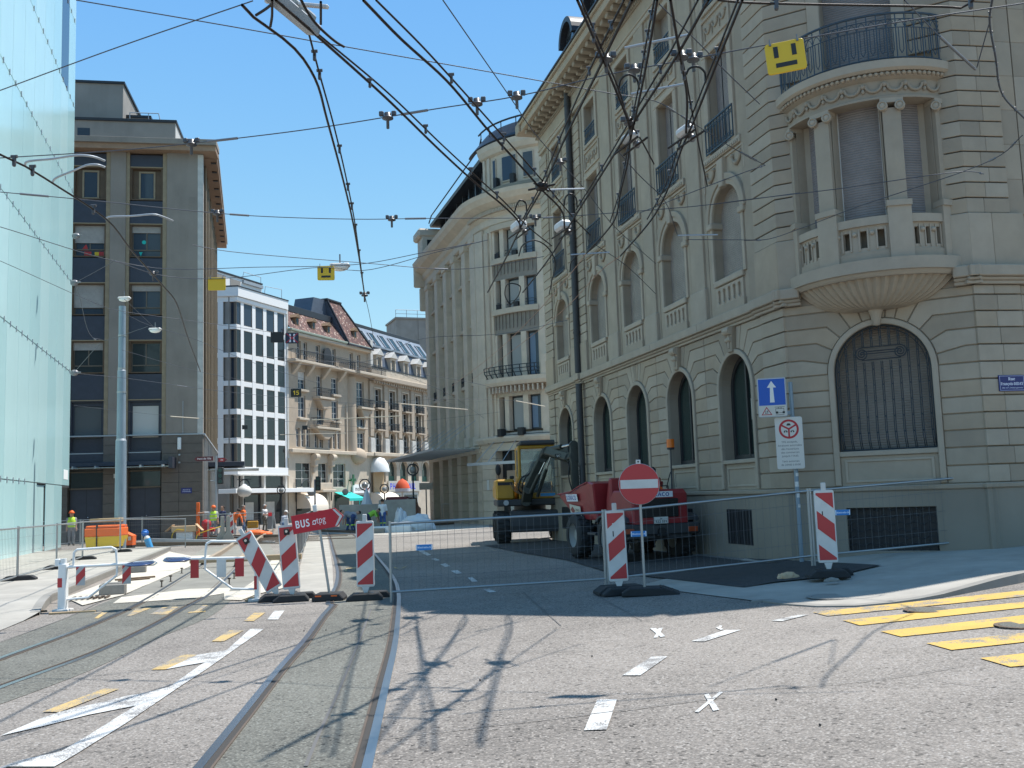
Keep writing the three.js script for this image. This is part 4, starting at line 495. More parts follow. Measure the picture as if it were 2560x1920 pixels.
// ================= GLASS-FRONTED BUILDING (left) =================
{
  const p0 = G(0, 1429), p1 = G(170, 1371); const az = Math.atan2(p1.x - p0.x, -(p1.z - p0.z)) * 180 / Math.PI; // heading away from the camera
  const far = 40.6; const cor = p1.clone(); const f = frame(cor.x, cor.z, -15.6 + 180 - 180); // x runs away
  const gb = thing('glass_building', 'tall building clad in pale mint printed glass panels held by small clips', 'building', [cor.x, 0, cor.z]);
  // x axis of this frame points away, so work with negative x toward the camera; outward is +z of a frame running towards the camera
  const F = frame(cor.x, cor.z, -15.6); const W = (name, g, m) => P(gb, F, name, g, m);
  const rows = [-0.4, ...[[182, 1215], [187, 930], [190, 708], [194, 483], [200, 270], [206, 62]].map(q => Dp(q[0], q[1], -cor.z).y)]; rows.push(rows[6] + 3.9, rows[6] + 7.8); const mats = [M.mint, M.mint2, M.mint3]; const top = rows[rows.length - 1];
  for (let j = 0; j + 1 < rows.length; j++) { let x = 0; for (let i = 0; x > -24; i++) { const w = 2.0, y0 = rows[j], y1 = rows[j + 1];
      const isWin = j >= 5 && i === 1, wide = w; const m = isWin ? M.glassB : pick(mats);
      if (j === 0 && (i === 0)) { x -= w; continue; }
      if (j === 0 && i === 3) { const d = W('door', box(x - wide + 0.02, x - 0.02, y0, rows[1] - 0.08, -0.12, -0.08, 0.01), M.mint2); mesh('door_handle', box(x - w + 0.15, x - w + 0.18, 0.9, 1.5, -0.08, -0.04), M.galv, d); x -= w; continue; }
      const p = W('glass_panel', box(x - wide + 0.014, x - 0.014, y0 + 0.02, y1 - 0.02, -0.03, 0, 0.004), m);
      if (j > 0 || i > 4) for (const d of [0.5, 1.5]) { const c = mesh('glass_clip', merge([box(x - d - 0.022, x - d + 0.022, y1 - 0.11, y1 + 0.11, 0, 0.035, 0.005)]), M.galvF, p); }
      x -= w; } }
  
  for (const y of rows.slice(1, -1)) W('rail', box(-24, 0, y - 0.008, y + 0.008, -0.05, -0.02), M.galvF);
  W('backing_wall', box(-24, -0.02, rows[1], top, -0.6, -0.2), M.dGrey); W('core_wall', box(-24, -2.0, -0.4, rows[1], -1.2, -0.9), M.dGrey);
  W('base_strip', box(-24, -2.0, -0.5, -0.1, -0.2, 0.02), M.kerb); W('lintel', box(-2.0, -0.0, rows[1] - 0.08, rows[1], -1.2, 0.0), M.dGrey);
  // gable end of glass
  const E2 = frame(cor.x, cor.z, -15.6 + 90 + 180); for (let j = 1; j + 1 < rows.length; j++) for (let i = 0; i < 5; i++) P(gb, frame(F.at(-0.0, 0, 0).x, F.at(0, 0, 0).z, -15.6 - 90), 'glass_panel', box(0.02 + i * 1.18, (i + 1) * 1.18, rows[j] + 0.008, rows[j + 1] - 0.008, -0.03, 0, 0.004), pick(mats));
  const sg = mesh('sign_sticker', box(-1.6, -0.4, rows[1] + 0.3, rows[1] + 0.75, 0.001, 0.01), faceMat(128, 128, (x, w, h) => { x.fillStyle = '#eef0ee'; x.fillRect(0, 0, w, h); x.fillStyle = '#c0202a'; x.fillRect(8, 10, 16, 108); x.fillStyle = '#c9cdd0'; x.fillRect(40, 50, 70, 26); })); put(sg, gb, F);
}

// ================= BROWN OFFICE BLOCK =================
{
  const bx = -18.2, bz = -58, F = frame(bx, bz, 79.5), S = frame(bx, bz, -14.7); const gl = gy(bx, bz);
  const bb = thing('office_block', 'grey-brown concrete office block with dark blue spandrels and wide brown eave', 'building', [bx, gl, bz]);
  const B = (name, g, m) => P(bb, F, name, g, m), b = (name, m, ...a) => B(name, box(...a), m);
  // core body, set back from the facade skin
  b('core_wall', M.concG, -16, -0.3, -0.4, 22.7, -2.5, -0.55); b('core_wall', M.concG, -16, -4, -0.4, 22.7, -20, -2.5);
  const cols = [[-2.08, 0], [-5.28, -4.4], [-8.5, -7.6], [-11.7, -10.8]]; for (const [x0, x1] of cols) { b('pilaster', M.concB, x0, x1, 5.78, 22.7, -0.5, 0, 0.02); for (const x of [x0, x1]) if (x < -0.1) b('pilaster_edge', M.ochre, x - (x === x0 ? 0.24 : 0), x + (x === x0 ? 0 : 0.2), 5.78, 22.68, -0.5, -0.06, 0.01); }
  const winCols = [[-4.2, -2.32], [-7.4, -5.5], [-10.6, -8.7]];
  const levels = [[21.8, 22.6, 's'], [19.76, 21.8, 'a'], [18.32, 19.76, 's'], [16.28, 18.32, 'w'], [14.75, 16.28, 's'], [12.8, 14.75, 'w'], [11.33, 12.8, 's'], [9.36, 11.33, 'w'], [7.82, 9.36, 's'], [4.78, 7.82, 'b']];
  winCols.forEach(([x0, x1], c) => levels.forEach(([y0, y1, k], r) => {
    if (k === 's') { b('spandrel', M.granite, x0, x1, y0 + 0.03, y1 - 0.03, -0.5, -0.16, 0.01); b('spandrel_trim', M.ochre, x0, x1, y0 - 0.03, y0 + 0.03, -0.5, -0.12); return; }
    const fr = k === 'b' ? M.granite : M.bronze; const w = B('window', ext(rect(x0, x1, y0 + 0.03, y1 - 0.03), -0.5, -0.2, 0, [rect(x0 + 0.12, x1 - 0.12, y0 + 0.1, y1 - 0.1)]), fr);
    const g0 = x0 + 0.12, g1 = x1 - 0.12, h0 = y0 + 0.1, h1 = y1 - 0.1, mx = (g0 + g1) / 2;
    if (k === 'a') { mesh('side_panel', box(g0, g1, h0, h1, -0.45, -0.4), M.bronze, w); mesh('frame', ext(rect(mx - 0.47, mx + 0.47, h0, h1 - 0.1), -0.4, -0.34, 0, [rect(mx - 0.37, mx + 0.37, h0 + 0.1, h1 - 0.2)]), M.ochre, w); mesh('pane', box(mx - 0.4, mx + 0.4, h0 + 0.05, h1 - 0.15, -0.4, -0.385), M.glassB, w); return; }
    mesh('pane', box(g0, g1, h0, h1, -0.46, -0.44), k === 'b' ? M.glassD : r > 6 ? M.glassD : M.glassB, w);
    if (k === 'b') { mesh('blind', box(g0 + 0.1, g1 - 0.1, h0 + 0.75, h1 - 0.25, -0.43, -0.42), c === 0 ? M.curtain : mat(L(0.10, 0.11, 0.11), { r: 0.8 }), w); mesh('frame', ext(rect(g0, g1, h0, h1), -0.43, -0.38, 0, [rect(g0 + 0.1, g1 - 0.1, h0 + 0.72, h1 - 0.22)]), M.granite, w); return; }
    mesh('frame', merge([box(mx - 0.03, mx + 0.03, h0 + 0.4, h1, -0.44, -0.39), box(g0, g1, h0 + 0.37, h0 + 0.44, -0.44, -0.39), box(g0, g0 + 0.06, h0, h1, -0.44, -0.39), box(g1 - 0.06, g1, h0, h1, -0.44, -0.39), box(g0, g1, h1 - 0.06, h1, -0.44, -0.39)]), M.frameBr, w);
    const dn = c === 0 ? [0, 0, 0, 0.4, 0, 0.36, 0, 0, 0][r] : [0, 0, 0, 1.05, 0, 1.35, 0, 0.45][r] || 0; if (dn) mesh('roller_blind', box(g0, g1, h1 - dn, h1, -0.38, -0.34), M.blindW, w);
    if (r === 3) { const sh = []; const dm = (cc, pts) => mesh('paper_decoration', ext(pts, -0.435, -0.43), cc, w); if (c === 1) { dm(M.red, [[g0 + 0.3, h0 + 0.35], [g0 + 0.75, h0 + 0.35], [g0 + 0.6, h0 + 0.75]]); dm(M.red, [[g0 + 0.5, h0 + 0.05], [g0 + 0.9, h0 + 0.05], [g0 + 0.9, h0 + 0.3], [g0 + 0.5, h0 + 0.3]]); dm(M.signY, [[mx + 0.25, h0 + 0.06], [mx + 0.5, h0 + 0.06], [mx + 0.5, h0 + 0.28], [mx + 0.25, h0 + 0.28]]); dm(M.red, [[g1 - 0.35, h0 + 0.06], [g1 - 0.05, h0 + 0.06], [g1 - 0.05, h0 + 0.3], [g1 - 0.35, h0 + 0.3]]); } else if (c === 0) { dm(M.teal, arcP(mx - 0.17, h0 + 0.9, 0.12, 0, 350, 12)); dm(M.teal, [[mx - 0.45, h0 + 0.3], [mx - 0.25, h0 + 0.3], [mx - 0.35, h0 + 0.05]]); } }
  }));
  // ground storey of dark tiles
  for (const [x0, x1] of [[-2.3, 0], [-5.5, -4.14], [-8.7, -7.4]]) for (let y = -0.4; y < 5.7; y += 0.56) { const n = x1 - x0 > 2 ? 2 : 1; for (let k = 0; k < n; k++) { const a = x0 + (x1 - x0) * (k ? 0.42 : 0), e = n === 1 ? x1 : x0 + (x1 - x0) * (k ? 1 : 0.42); b('wall_tile', M.tileBr, a + 0.006, e - 0.006, y + 0.005, Math.min(5.7, y + 0.555), -0.5, 0.02, 0.006); } }
  b('ledge', M.galvF, -16, 0.03, 5.7, 5.78, -0.5, 0.06, 0.01);
  for (const [x0, x1, lab] of [[-4.14, -2.36, 1], [-7.4, -5.5, 0]]) { b('spandrel', M.granite, x0, x1, 4.25, 4.72, -0.45, -0.1, 0.01); b('trim', M.galvF, x0, x1, 4.72, 4.78, -0.45, -0.08); const d = b('door', M.granite, x0 + 0.06, x1 - 0.06, -0.4, 2.7, -0.42, -0.34, 0.01); mesh('door_seam', box((x0 + x1) / 2 - 0.01, (x0 + x1) / 2 + 0.01, -0.3, 2.68, -0.34, -0.335), M.black, d); mesh('door_knob', sph((x0 + x1) / 2 + 0.1, 1.1, -0.3, 0.05), M.chrome, d); b('transom_window', M.glassD, x0 + 0.06, x1 - 0.06, 2.8, 3.66, -0.42, -0.38); b('door_frame', M.frameBr, x0, x1, 3.66, 3.72, -0.42, -0.2); b('door_frame', M.frameBr, x0, x1, 2.7, 2.78, -0.42, -0.2); }
  // glass canopy
  const cn = b('canopy', M.granite, -11, -1.6, 3.98, 4.22, -0.4, 0.5, 0.02); for (let k = 0; k < 8; k++) mesh('canopy_bracket', box(-10.5 + k * 1.2, -10.42 + k * 1.2, 3.82, 3.98, 0.1, 1.25), M.galvF, cn); mesh('canopy_glass', box(-11, -1.7, 3.86, 3.88, 0.1, 1.3), mat(L(0.45, 0.55, 0.55), { r: 0.2 }), cn); mesh('canopy_end', box(-1.72, -1.5, 3.76, 4.4, -0.1, 1.3), M.granite, cn);
  const wl = b('wall_lamp', M.whiteP, -1.4, -1.2, 4.85, 5.55, 0.02, 0.16, 0.02); b('conduit', M.galvF, -1.13, -1.1, 5.8, 7.7, 0, 0.04); b('alarm_box', M.signW, -4.9, -4.6, 3.3, 3.55, 0.02, 0.14, 0.01);
  for (const [x, y] of [[-1.3, 4.55], [-1.3, 4.1]]) b('spotlight', M.galvF, x - 0.05, x + 0.05, y - 0.05, y + 0.05, 0.02, 0.09);
  const np = b('name_plate', M.enamel, -1.2, -0.6, 2.3, 2.62, 0.02, 0.05); mesh('lettering', plate(0.56, 0.28).translate(-0.9, 2.46, 0.053), faceMat(256, 128, (x, w, h) => { x.fillStyle = '#20286e'; x.fillRect(0, 0, w, h); x.fillStyle = '#dfe2f2'; x.font = 'bold 40px serif'; x.textAlign = 'center'; x.fillText('Rue de la', w / 2, 55); x.fillText('Corraterie', w / 2, 100); }), np);
  // side facade of slender fins; darker bronze strips paint in their shaded sides
  const Sd = (name, m, x0, x1, ...a) => P(bb, S, name, box(-x1, -x0, ...a), m); // x runs away from the camera, z is outward
  Sd('corner_fin', M.offwhite, -0.14, 0.0, 5.78, 22.6, -0.3, 0.02); for (let k = 1; k < 10; k++) { const q = -k * 2.35; Sd('light_shade_fin', M.ochre, q - 0.2, q + 0.2, 5.78, 22.6, -0.3, 0.1, 0.01); Sd('light_shade_fin', M.bronze, q + 0.2, q + 0.34, 5.78, 22.6, -0.3, 0.04, 0.01); Sd('side_pane', M.glassD, q + 0.34, q + 2.1, 5.78, 22.6, -0.3, -0.08); Sd('shop_post', M.offwhite, q - 0.12, q + 0.12, -0.4, 5.7, -0.3, 0.08); }
  Sd('shop_glass', M.glassD, -23, -0.1, -0.4, 5.7, -0.35, -0.2); Sd('ledge', M.galvF, -23, 0, 5.68, 5.78, -0.3, 0.12); const c2 = Sd('canopy', M.granite, -9, -5.2, 4.0, 4.3, 0, 2.3, 0.02); mesh('canopy_glass', box(5, 9, 3.78, 3.82, 0, 3.2), mat(L(0.42, 0.5, 0.5), { r: 0.25 }), c2);
  // eave and roof storey
  b('roof_slab', M.concB, -16, 0.85, 23.02, 23.36, -1.0, 0.7, 0.01); b('roof_slab', M.concB, -16, -3.2, 23.02, 23.34, -22, -1.0, 0.01); b('soffit', M.soffit, -16, 0.8, 22.68, 23.02, -0.9, 0.55, 0.01);
  Sd('side_eave', M.concB, -23, -0.8, 23.0, 23.34, -3.6, 0.86, 0.01); Sd('side_soffit', M.soffit, -22.9, -0.8, 22.66, 23.0, -1, 0.8); for (let k = 0; k < 12; k++) Sd('soffit_lamp', M.frameD, -1.6 - k * 1.75, -1.4 - k * 1.75, 22.6, 22.655, 0.4, 0.7);
  b('penthouse', M.concG, -14, -1.7, 23.36, 27.1 - 2.3, -9, -0.6, 0.02); b('penthouse_cap', M.roofD, -14, -1.6, 24.78, 24.95, -9.1, -0.5, 0.01); b('penthouse_sunlit_paint', M.offwhite, -1.72, -1.68, 23.4, 24.78, -9, -0.62); b('plant_room', M.concG, -14, -5.0, 24.95, 27.75, -8, -2, 0.02); b('plant_room_cap', M.roofD, -14, -4.9, 27.7, 27.85, -8.1, -1.9); b('plant_room', M.concG, -5.0, -3.6, 24.95, 26.0, -6, -3, 0.02); b('plant_room_cap', M.roofD, -5, -3.5, 25.95, 26.1, -6.1, -2.9);  // thin off-white sheet puts the sunlit look of the penthouse side into colour
  B('roof_railing', merge([tube([[-4.6, 25, -2], [-4.6, 25.9, -2], [-2.9, 25.9, -2], [-2.7, 25, -2]], 0.03, 5), tube([[-4.6, 25.45, -2], [-2.8, 25.45, -2]], 0.025, 5), tube([[-3.5, 25, -2], [-3.5, 25.9, -2]], 0.025, 5)]), M.galvF); B('roof_vent', merge([cylY(0.35, 23.36, -1.5, 0.09, 0.6), sph(0.35, 23.95, -1.5, 0.12)]), M.galv); b('side_window', M.glassB, -7.3, -6.6, 23.6, 24.3, -0.62, -0.58);
}

// ================= WHITE GRID OFFICE BUILDING =================
const PW0 = [-25.7, -92], AZS = 21; const gS = -0.5;
{
  const F = frame(PW0[0], PW0[1], AZS), Lf = frame(PW0[0], PW0[1], 88); const wb = thing('grid_office_building', 'white modern office building with a grid of large dark window panes', 'building', [PW0[0], gS, PW0[1]]);
  const b = (f, name, m, ...a) => P(wb, f, name, box(...a), m);
  b(F, 'core_wall', M.concG, -0.3, 8.15, -1, 21, -9, -0.6); 
  const rows = [[18.4, 20.55], [15.72, 17.93], [13.06, 15.26], [10.4, 12.58], [7.7, 9.9], [5.0, 7.2]], colsX = [[0.0, 0.62], [1.1, 2.42], [2.96, 4.2], [4.75, 6.05], [6.6, 7.82]];
  rows.forEach(([y0, y1], r) => { colsX.forEach(([x0, x1], c) => { const w = P(wb, F, 'window', ext(rect(x0, x1, y0, y1), -0.3, -0.01, 0, [rect(x0 + 0.05, x1 - 0.05, y0 + 0.05, y1 - 0.05)]), M.frameBr); mesh('pane', box(x0 + 0.04, x1 - 0.04, y0 + 0.04, y1 - 0.04, -0.06, -0.035), r === 0 ? M.glassB : M.glassD, w); });
    for (const [x0, x1] of [[-1.25, -0.06], [-2.9, -1.75]]) { const w = P(wb, Lf, 'window', ext(rect(x0, x1, y0, y1), -0.3, -0.1, 0, [rect(x0 + 0.05, x1 - 0.05, y0 + 0.05, y1 - 0.05)]), M.frameBr); mesh('pane', box(x0 + 0.04, x1 - 0.04, y0 + 0.04, y1 - 0.04, -0.24, -0.22), M.glassB, w); }
    const top = r ? rows[r - 1][0] : 21.05; b(F, 'spandrel', M.white, -0.05, 8.15, y1, top, -0.6, 0.0, 0.01); b(Lf, 'spandrel', M.white, -3.6, 0.03, y1 + 0.003, top - 0.003, -0.6, 0.0, 0.01); });
  b(F, 'spandrel', M.white, -0.05, 8.15, 4.3, 5.0, -0.6, 0.12, 0.01); b(Lf, 'spandrel', M.white, -3.6, 0.1, 4.3, 4.99, -0.6, 0.1, 0.01);
  for (const [x0, x1] of [[0.62, 1.1], [2.42, 2.96], [4.2, 4.75], [6.05, 6.6], [7.82, 8.15]]) b(F, 'mullion', M.white, x0, x1, 5.0, 20.6, -0.6, 0.02, 0.01); b(Lf, 'mullion', M.white, -1.75, -1.25, 5, 20.6, -0.6, 0.02, 0.01); b(Lf, 'mullion', M.white, -3.6, -2.9, 5, 20.6, -0.6, 0.02, 0.01);
  b(F, 'parapet', M.white, -0.1, 8.2, 21.05, 21.95, -0.6, 0.25, 0.01); b(F, 'parapet_cap', M.roofD, -0.1, 8.25, 21.95, 22.05, -0.65, 0.3); b(Lf, 'parapet', M.white, -3.8, 0.22, 21.055, 21.945, -0.6, 0.2, 0.01); b(Lf, 'parapet_cap', M.roofD, -3.8, 0.22, 21.95, 22.06, -0.6, 0.24);
  b(F, 'cornice_line', M.white, -0.1, 8.2, 20.62, 21.0, -0.6, 0.12, 0.01);
  b(F, 'roof_storey', M.white, -1.4, 6.0, 22, 23.4, -7, -1.4, 0.01); b(F, 'roof_storey_cap', M.roofD, -1.5, 6.05, 23.4, 23.55, -7, -1.3); b(F, 'roof_window', M.concG, 0.9, 2.5, 22.3, 23.1, -1.4, -1.37); b(F, 'roof_window', M.concG, -1.2, 0.2, 22.3, 23.2, -1.4, -1.37); b(F, 'sloped_glazing', M.galvF, 2.8, 6, 23.0, 23.3, -1.4, -1.2);
  P(wb, F, 'roof_railing', merge([tube([[3, 23.5, -1.5], [3.2, 24.2, -1.5], [6, 24.2, -1.5], [6, 23.4, -1.5]], 0.03, 5), tube([[5, 22, -0.4], [5.2, 23, -0.4], [8, 23.2, -0.4], [8, 22, -0.4]], 0.03, 5)]), M.galvF);
  // shop storey
  b(F, 'shop_band', M.offwhite, -0.05, 8.15, 4.2, 4.3, -0.6, 0.3); for (const [x0, x1] of [[-0.2, 0.9], [1.1, 4.2], [4.5, 7.8]]) b(F, 'upper_shop_window', M.glassD, x0, x1, 3.1, 4.2, -0.5, -0.3); for (const [x0, x1] of [[0.9, 1.1], [4.2, 4.5], [7.8, 8.15]]) b(F, 'shop_pier', M.offwhite, x0, x1, -0.6, 4.2, -0.6, 0, 0.01);
  b(F, 'shop_canopy', M.white, -2.2, 10.6, 2.55, 2.95, -0.4, 1.5, 0.02); for (const [x0, x1] of [[-0.2, 0.9], [1.1, 4.2], [4.5, 7.8]]) { const w = b(F, 'shop_window', M.frameBr, x0, x1, -0.6, 2.5, -0.5, -0.4); mesh('pane', box(x0 + 0.1, x1 - 0.1, -0.3, 2.4, -0.38, -0.36), M.glassD, w); if (x1 > 1) mesh('poster', box(x0 + 0.5, x0 + 1.9, 0.0, 1.7, -0.355, -0.34), M.offwhite, w); }
  b(Lf, 'shop_wall', M.concG, -3.6, 0, -0.6, 4.3, -0.6, -0.1);
}

// ================= TAN STONE HOUSE WITH PATTERNED TILE ROOF =================
const FS = frame(PW0[0], PW0[1], AZS);
function sashWindow(root, f, x0, x1, y0, y1, zr = -0.22, arched = false, bars = true, glass = M.glassD) { // white casement set back in the wall
  const w = P(root, f, 'window', ext(rect(x0, x1, y0, y1), zr - 0.06, zr, 0, [rect(x0 + 0.07, (x0 + x1) / 2 - 0.035, y0 + 0.07, y1 - 0.07), rect((x0 + x1) / 2 + 0.035, x1 - 0.07, y0 + 0.07, y1 - 0.07)]), M.frameW);
  mesh('pane', box(x0 + 0.05, x1 - 0.05, y0 + 0.05, y1 - 0.05, zr - 0.05, zr - 0.035), glass, w);
  if (bars) for (const t of [0.36, 0.68]) mesh('glazing_bar', box(x0 + 0.06, x1 - 0.06, y0 + (y1 - y0) * t - 0.02, y0 + (y1 - y0) * t + 0.02, zr - 0.035, zr - 0.01), M.frameW, w);
  return w; }
function railing(root, f, x0, x1, y0, h, z, step = 0.17, sides = 0) { const g = [box(x0, x1, y0 + h - 0.05, y0 + h, z - 0.03, z + 0.03), box(x0, x1, y0, y0 + 0.04, z - 0.02, z + 0.02)]; for (let x = x0; x <= x1 + 0.001; x += step) g.push(box(x - 0.015, x + 0.015, y0, y0 + h, z - 0.015, z + 0.015)); for (let x = x0 + step; x < x1; x += step * 2) g.push(tor(x, y0 + h * 0.55, z, step * 0.42, 0.014, Math.PI * 2, 0, 8)); if (sides) for (const x of [x0, x1]) g.push(box(x - 0.02, x + 0.02, y0 + h - 0.05, y0 + h, z - sides, z), box(x - 0.02, x + 0.02, y0, y0 + 0.04, z - sides, z), box(x - 0.015, x + 0.015, y0, y0 + h, z - sides / 2 - 0.015, z - sides / 2 + 0.015)); return P(root, f, 'railing', merge(g), M.iron); }
{
  const T = thing('stone_house', 'tan stone house with steep patterned tile roof, long top balcony and corner turret', 'building', FS.at(8.3, gS, 0)); const b = (name, m, ...a) => P(T, FS, name, box(...a), m);
  const X0 = 8.35, X1 = 24.9;
  const openings = [];
  const W = (x0, x1, y0, y1) => openings.push([x0, x1, y0, y1]);
  for (const [x0, x1] of [[10.2, 11.55], [16.7, 18.0]]) { W(x0, x1, 13.2, 15.0); W(x0, x1, 10.25, 12.5); } W(13.75, 14.75, 12.75, 15.0); W(13.75, 14.9, 9.7, 12.2); W(22.1, 23.75, 12.3, 15.1); W(22.1, 23.75, 9.9, 12.3); W(22.1, 23.75, 7.3, 9.2);
  for (let k = 0; k < 3; k++) { W(9.75 + k * 0.95, 10.45 + k * 0.95, 7.2, 9.1); W(15.9 + k * 0.95, 16.6 + k * 0.95, 7.2, 9.2); } for (let k = 0; k < 2; k++) W(13.2 + k * 0.95, 13.9 + k * 0.95, 7.2, 9.1);
  for (const [x0, x1] of [[10.0, 10.8], [11.2, 12.0], [13.6, 14.5], [16.9, 17.7], [20.6, 21.4], [22.3, 23.1]]) W(x0, x1, 16.1, 18.2);
  W(9.6, 12.5, 3.0, 5.6); W(13.8, 15.7, 3.0, 5.6); W(16.8, 19.4, 3.0, 5.6);
  P(T, FS, 'wall', ext(rect(X0, X1, 6.6, 18.9), -0.6, 0, 0, openings.filter(o => o[2] > 6).map(o => rect(...o))), M.stT);
  P(T, FS, 'shop_wall', ext(rect(X0, X1, -1, 6.6), -0.6, 0, 0, openings.filter(o => o[2] < 6).map(o => rect(...o))), M.stT2);
  for (const o of openings) { sashWindow(T, FS, o[0], o[1], o[2], o[3], -0.2, false, true, o[2] > 15.9 || o[2] < 6 ? M.glassD : M.glassB); if (o[2] > 9.5 && o[2] < 15.9) b('window_sill', M.stT2, o[0] - 0.25, o[1] + 0.25, o[2] - 0.3, o[2] - 0.08, -0.2, 0.35, 0.03); if (o[2] < 15.9 && o[2] > 9.5) b('blind_box', M.offwhite, o[0], o[1], o[3] - (o[0] < 12 && o[3] > 14 ? 0.85 : 0.16), o[3], -0.19, -0.14); }
  b('core_wall', M.stT, X0, X1, -1, 18.9, -10, -0.62);
  // balconies
  b('long_balcony', M.stT2, X0 - 0.2, 20.4, 15.75, 16.02, -0.1, 1.1, 0.04); b('long_balcony', M.stT2, 20.4, 26.8, 15.7, 16.0, -0.1, 1.5, 0.04); railing(T, FS, X0 - 0.1, 20.4, 16.02, 1.0, 1.0, 0.2, 1); railing(T, FS, 20.4, 26.7, 16.02, 1.0, 1.4, 0.2, 1.3);
  for (const x of [9.3, 11.9, 15.0, 18.3]) P(T, FS, 'bracket', ext([[0, 15.75], [1.0, 15.75], [0.7, 15.3], [0.15, 14.7], [0, 14.6]], -0.22, 0.22, 0.02).rotateY(-Math.PI / 2).translate(x, 0, 0), M.stT2);
  for (const [x0, x1, y] of [[12.9, 15.9, 12.55], [12.3, 17.0, 9.35], [21.6, 24.6, 12.05]]) { const s = b('small_balcony', M.stT2, x0, x1, y - 0.22, y, -0.1, 0.95, 0.03); mesh('balcony_corbel', ext([[x0 + 0.3, y - 0.22], [x1 - 0.3, y - 0.22], [(x0 + x1) / 2 + 0.4, y - 1.3], [(x0 + x1) / 2 - 0.4, y - 1.3]], 0, 0.7, 0.1), M.stT, s); railing(T, FS, x0 + 0.08, x1 - 0.08, y, 0.95, 0.88, 0.19, 0.8); }
  // turret and pilaster
  { const c = cylY(20.9, 6.8, -0.35, 0.85, 8.6, 24); P(T, FS, 'corner_turret', c, M.stT); } b('pilaster', M.stT2, 19.55, 19.75, 6.8, 12.2, -0.1, 0.18, 0.02);
  b('cornice', M.stT2, X0 - 0.1, X1 + 0.1, 6.55, 6.95, -0.2, 0.55, 0.06); b('roof_cornice', M.stT2, X0 - 0.1, X1, 18.6, 18.95, -0.3, 0.5, 0.06); b('gutter', M.copper, X0 - 0.15, X1, 18.95, 19.2, -0.3, 0.62, 0.05);
  for (const x of [12.75, 16.1]) P(T, FS, 'console', merge([box(x - 0.3, x + 0.3, 5.2, 6.5, -0.1, 0.55, 0.08), cylX(x, 6.2, 0.45, 0.35, 0.7, 12), box(x - 0.2, x + 0.2, 4.5, 5.3, -0.1, 0.35, 0.06)]), M.stT2); P(T, FS, 'shell_corbel', merge([sph(22.0, 6.5, 0.1, 1.25, 1.1, 0.75, 0.7, 14, 8)]), M.stT);
  b('entrance_hood', M.stT2, 13.3, 16.0, 2.5, 2.8, -0.1, 0.9, 0.05); b('entrance_balcony', M.stT2, 13.5, 15.8, 2.8, 3.5, -0.1, 0.5, 0.05); b('entrance', M.frameBr, 13.9, 15.4, -1, 2.5, 0, 0.06);
  // roof
  const slope = (x0, x1, y0, y1, z0, z1, m, name) => { const Q = [x0, y0, z0, x1, y0, z0, x1, y1, z1, x0, y0, z0, x1, y1, z1, x0, y1, z1]; const g = triGeo(Q); const uv = g.attributes.uv, p = g.attributes.position; for (let i = 0; i < p.count; i++) uv.setXY(i, p.getX(i), (p.getY(i) - y0) * Math.hypot(1, (z1 - z0) / (y1 - y0))); return P(T, FS, name, g, m); };
  slope(X0, 19.6, 19.1, 21.45, 0.45, -1.2, M.rooftile, 'roof_slope'); b('ridge_fascia', M.roofD, X0, 18.9, 21.4, 22.1, -4, -1.1, 0.02); b('party_wall', M.offwhite, X0 - 0.25, X0 + 0.02, 6, 21.6, -6, 0.1);
  P(T, FS, 'roof_turret', (() => { const Q = []; const A = [[19.5, 19.05, 0.6], [24.9, 19.05, 0.6], [24.9, 19.05, -4.5], [19.5, 19.05, -4.5]], B = [[18.6, 24.1, -1.6], [21.3, 24.1, -1.6], [21.3, 24.1, -4], [18.6, 24.1, -4]]; for (let i = 0; i < 4; i++) { const j = (i + 1) % 4; Q.push(...A[i], ...A[j], ...B[j], ...A[i], ...B[j], ...B[i]); } Q.push(...B[0], ...B[1], ...B[2], ...B[0], ...B[2], ...B[3]); const g = triGeo(Q); const uv = g.attributes.uv, p = g.attributes.position; for (let i = 0; i < p.count; i++) uv.setXY(i, p.getX(i), p.getY(i) * 1.05); return g; })(), M.rooftile);
  b('turret_cap', M.roofD, 18.4, 21.5, 24.05, 24.25, -4.2, -1.4, 0.03); P(T, FS, 'ridge_roll', merge([tube([[19.5, 19.1, 0.62], [18.62, 24.1, -1.58]], 0.12, 6), tube([[24.9, 19.1, 0.62], [21.3, 24.1, -1.58]], 0.14, 6), tube([[19.3, 18.98, 0.66], [25, 18.98, 0.66]], 0.12, 6)]), M.roofD);
  P(T, FS, 'turret_side', triGeo([19.45, 19.05, 0.55, 18.58, 24.1, -1.62, 18.58, 24.1, -4, 19.45, 19.05, 0.55, 18.58, 24.1, -4, 15.2, 22.0, -4]), M.slate); P(T, FS, 'turret_shoulder', ext([[15.5, 21.9], [19.2, 21.6], [18.7, 24.1], [16.2, 24.0]], -4.2, -1.8), M.slate);
  for (const [x, y, z] of [[10.2, 20.2, 0], [13.3, 20.2, 0], [16.3, 20.2, 0], [21.7, 20.4, 0.2]]) { const d = P(T, FS, 'roof_dormer', merge([box(x - 0.3, x + 0.3, y - 0.45, y + 0.4, z - 1.2, z, 0.02), ext([[x - 0.5, y + 0.38], [x + 0.5, y + 0.38], [x, y + 0.8]], z - 1.2, z + 0.15)]), M.woodD); mesh('dormer_pane', box(x - 0.18, x + 0.18, y - 0.3, y + 0.3, z, z + 0.02), M.glassD, d); }
  b('chimney', M.stT2, 23.6, 24.6, 21, 22.4, -3, -2, 0.03); b('chimney_cap', M.roofD, 23.4, 24.8, 22.4, 22.6, -3.2, -1.8);
  P(T, FS, 'arched_niche', merge([ext(archHole(15.45, 0.75, 17.3, 16.05, 12), 0.3, 0.4)]), M.frameD);
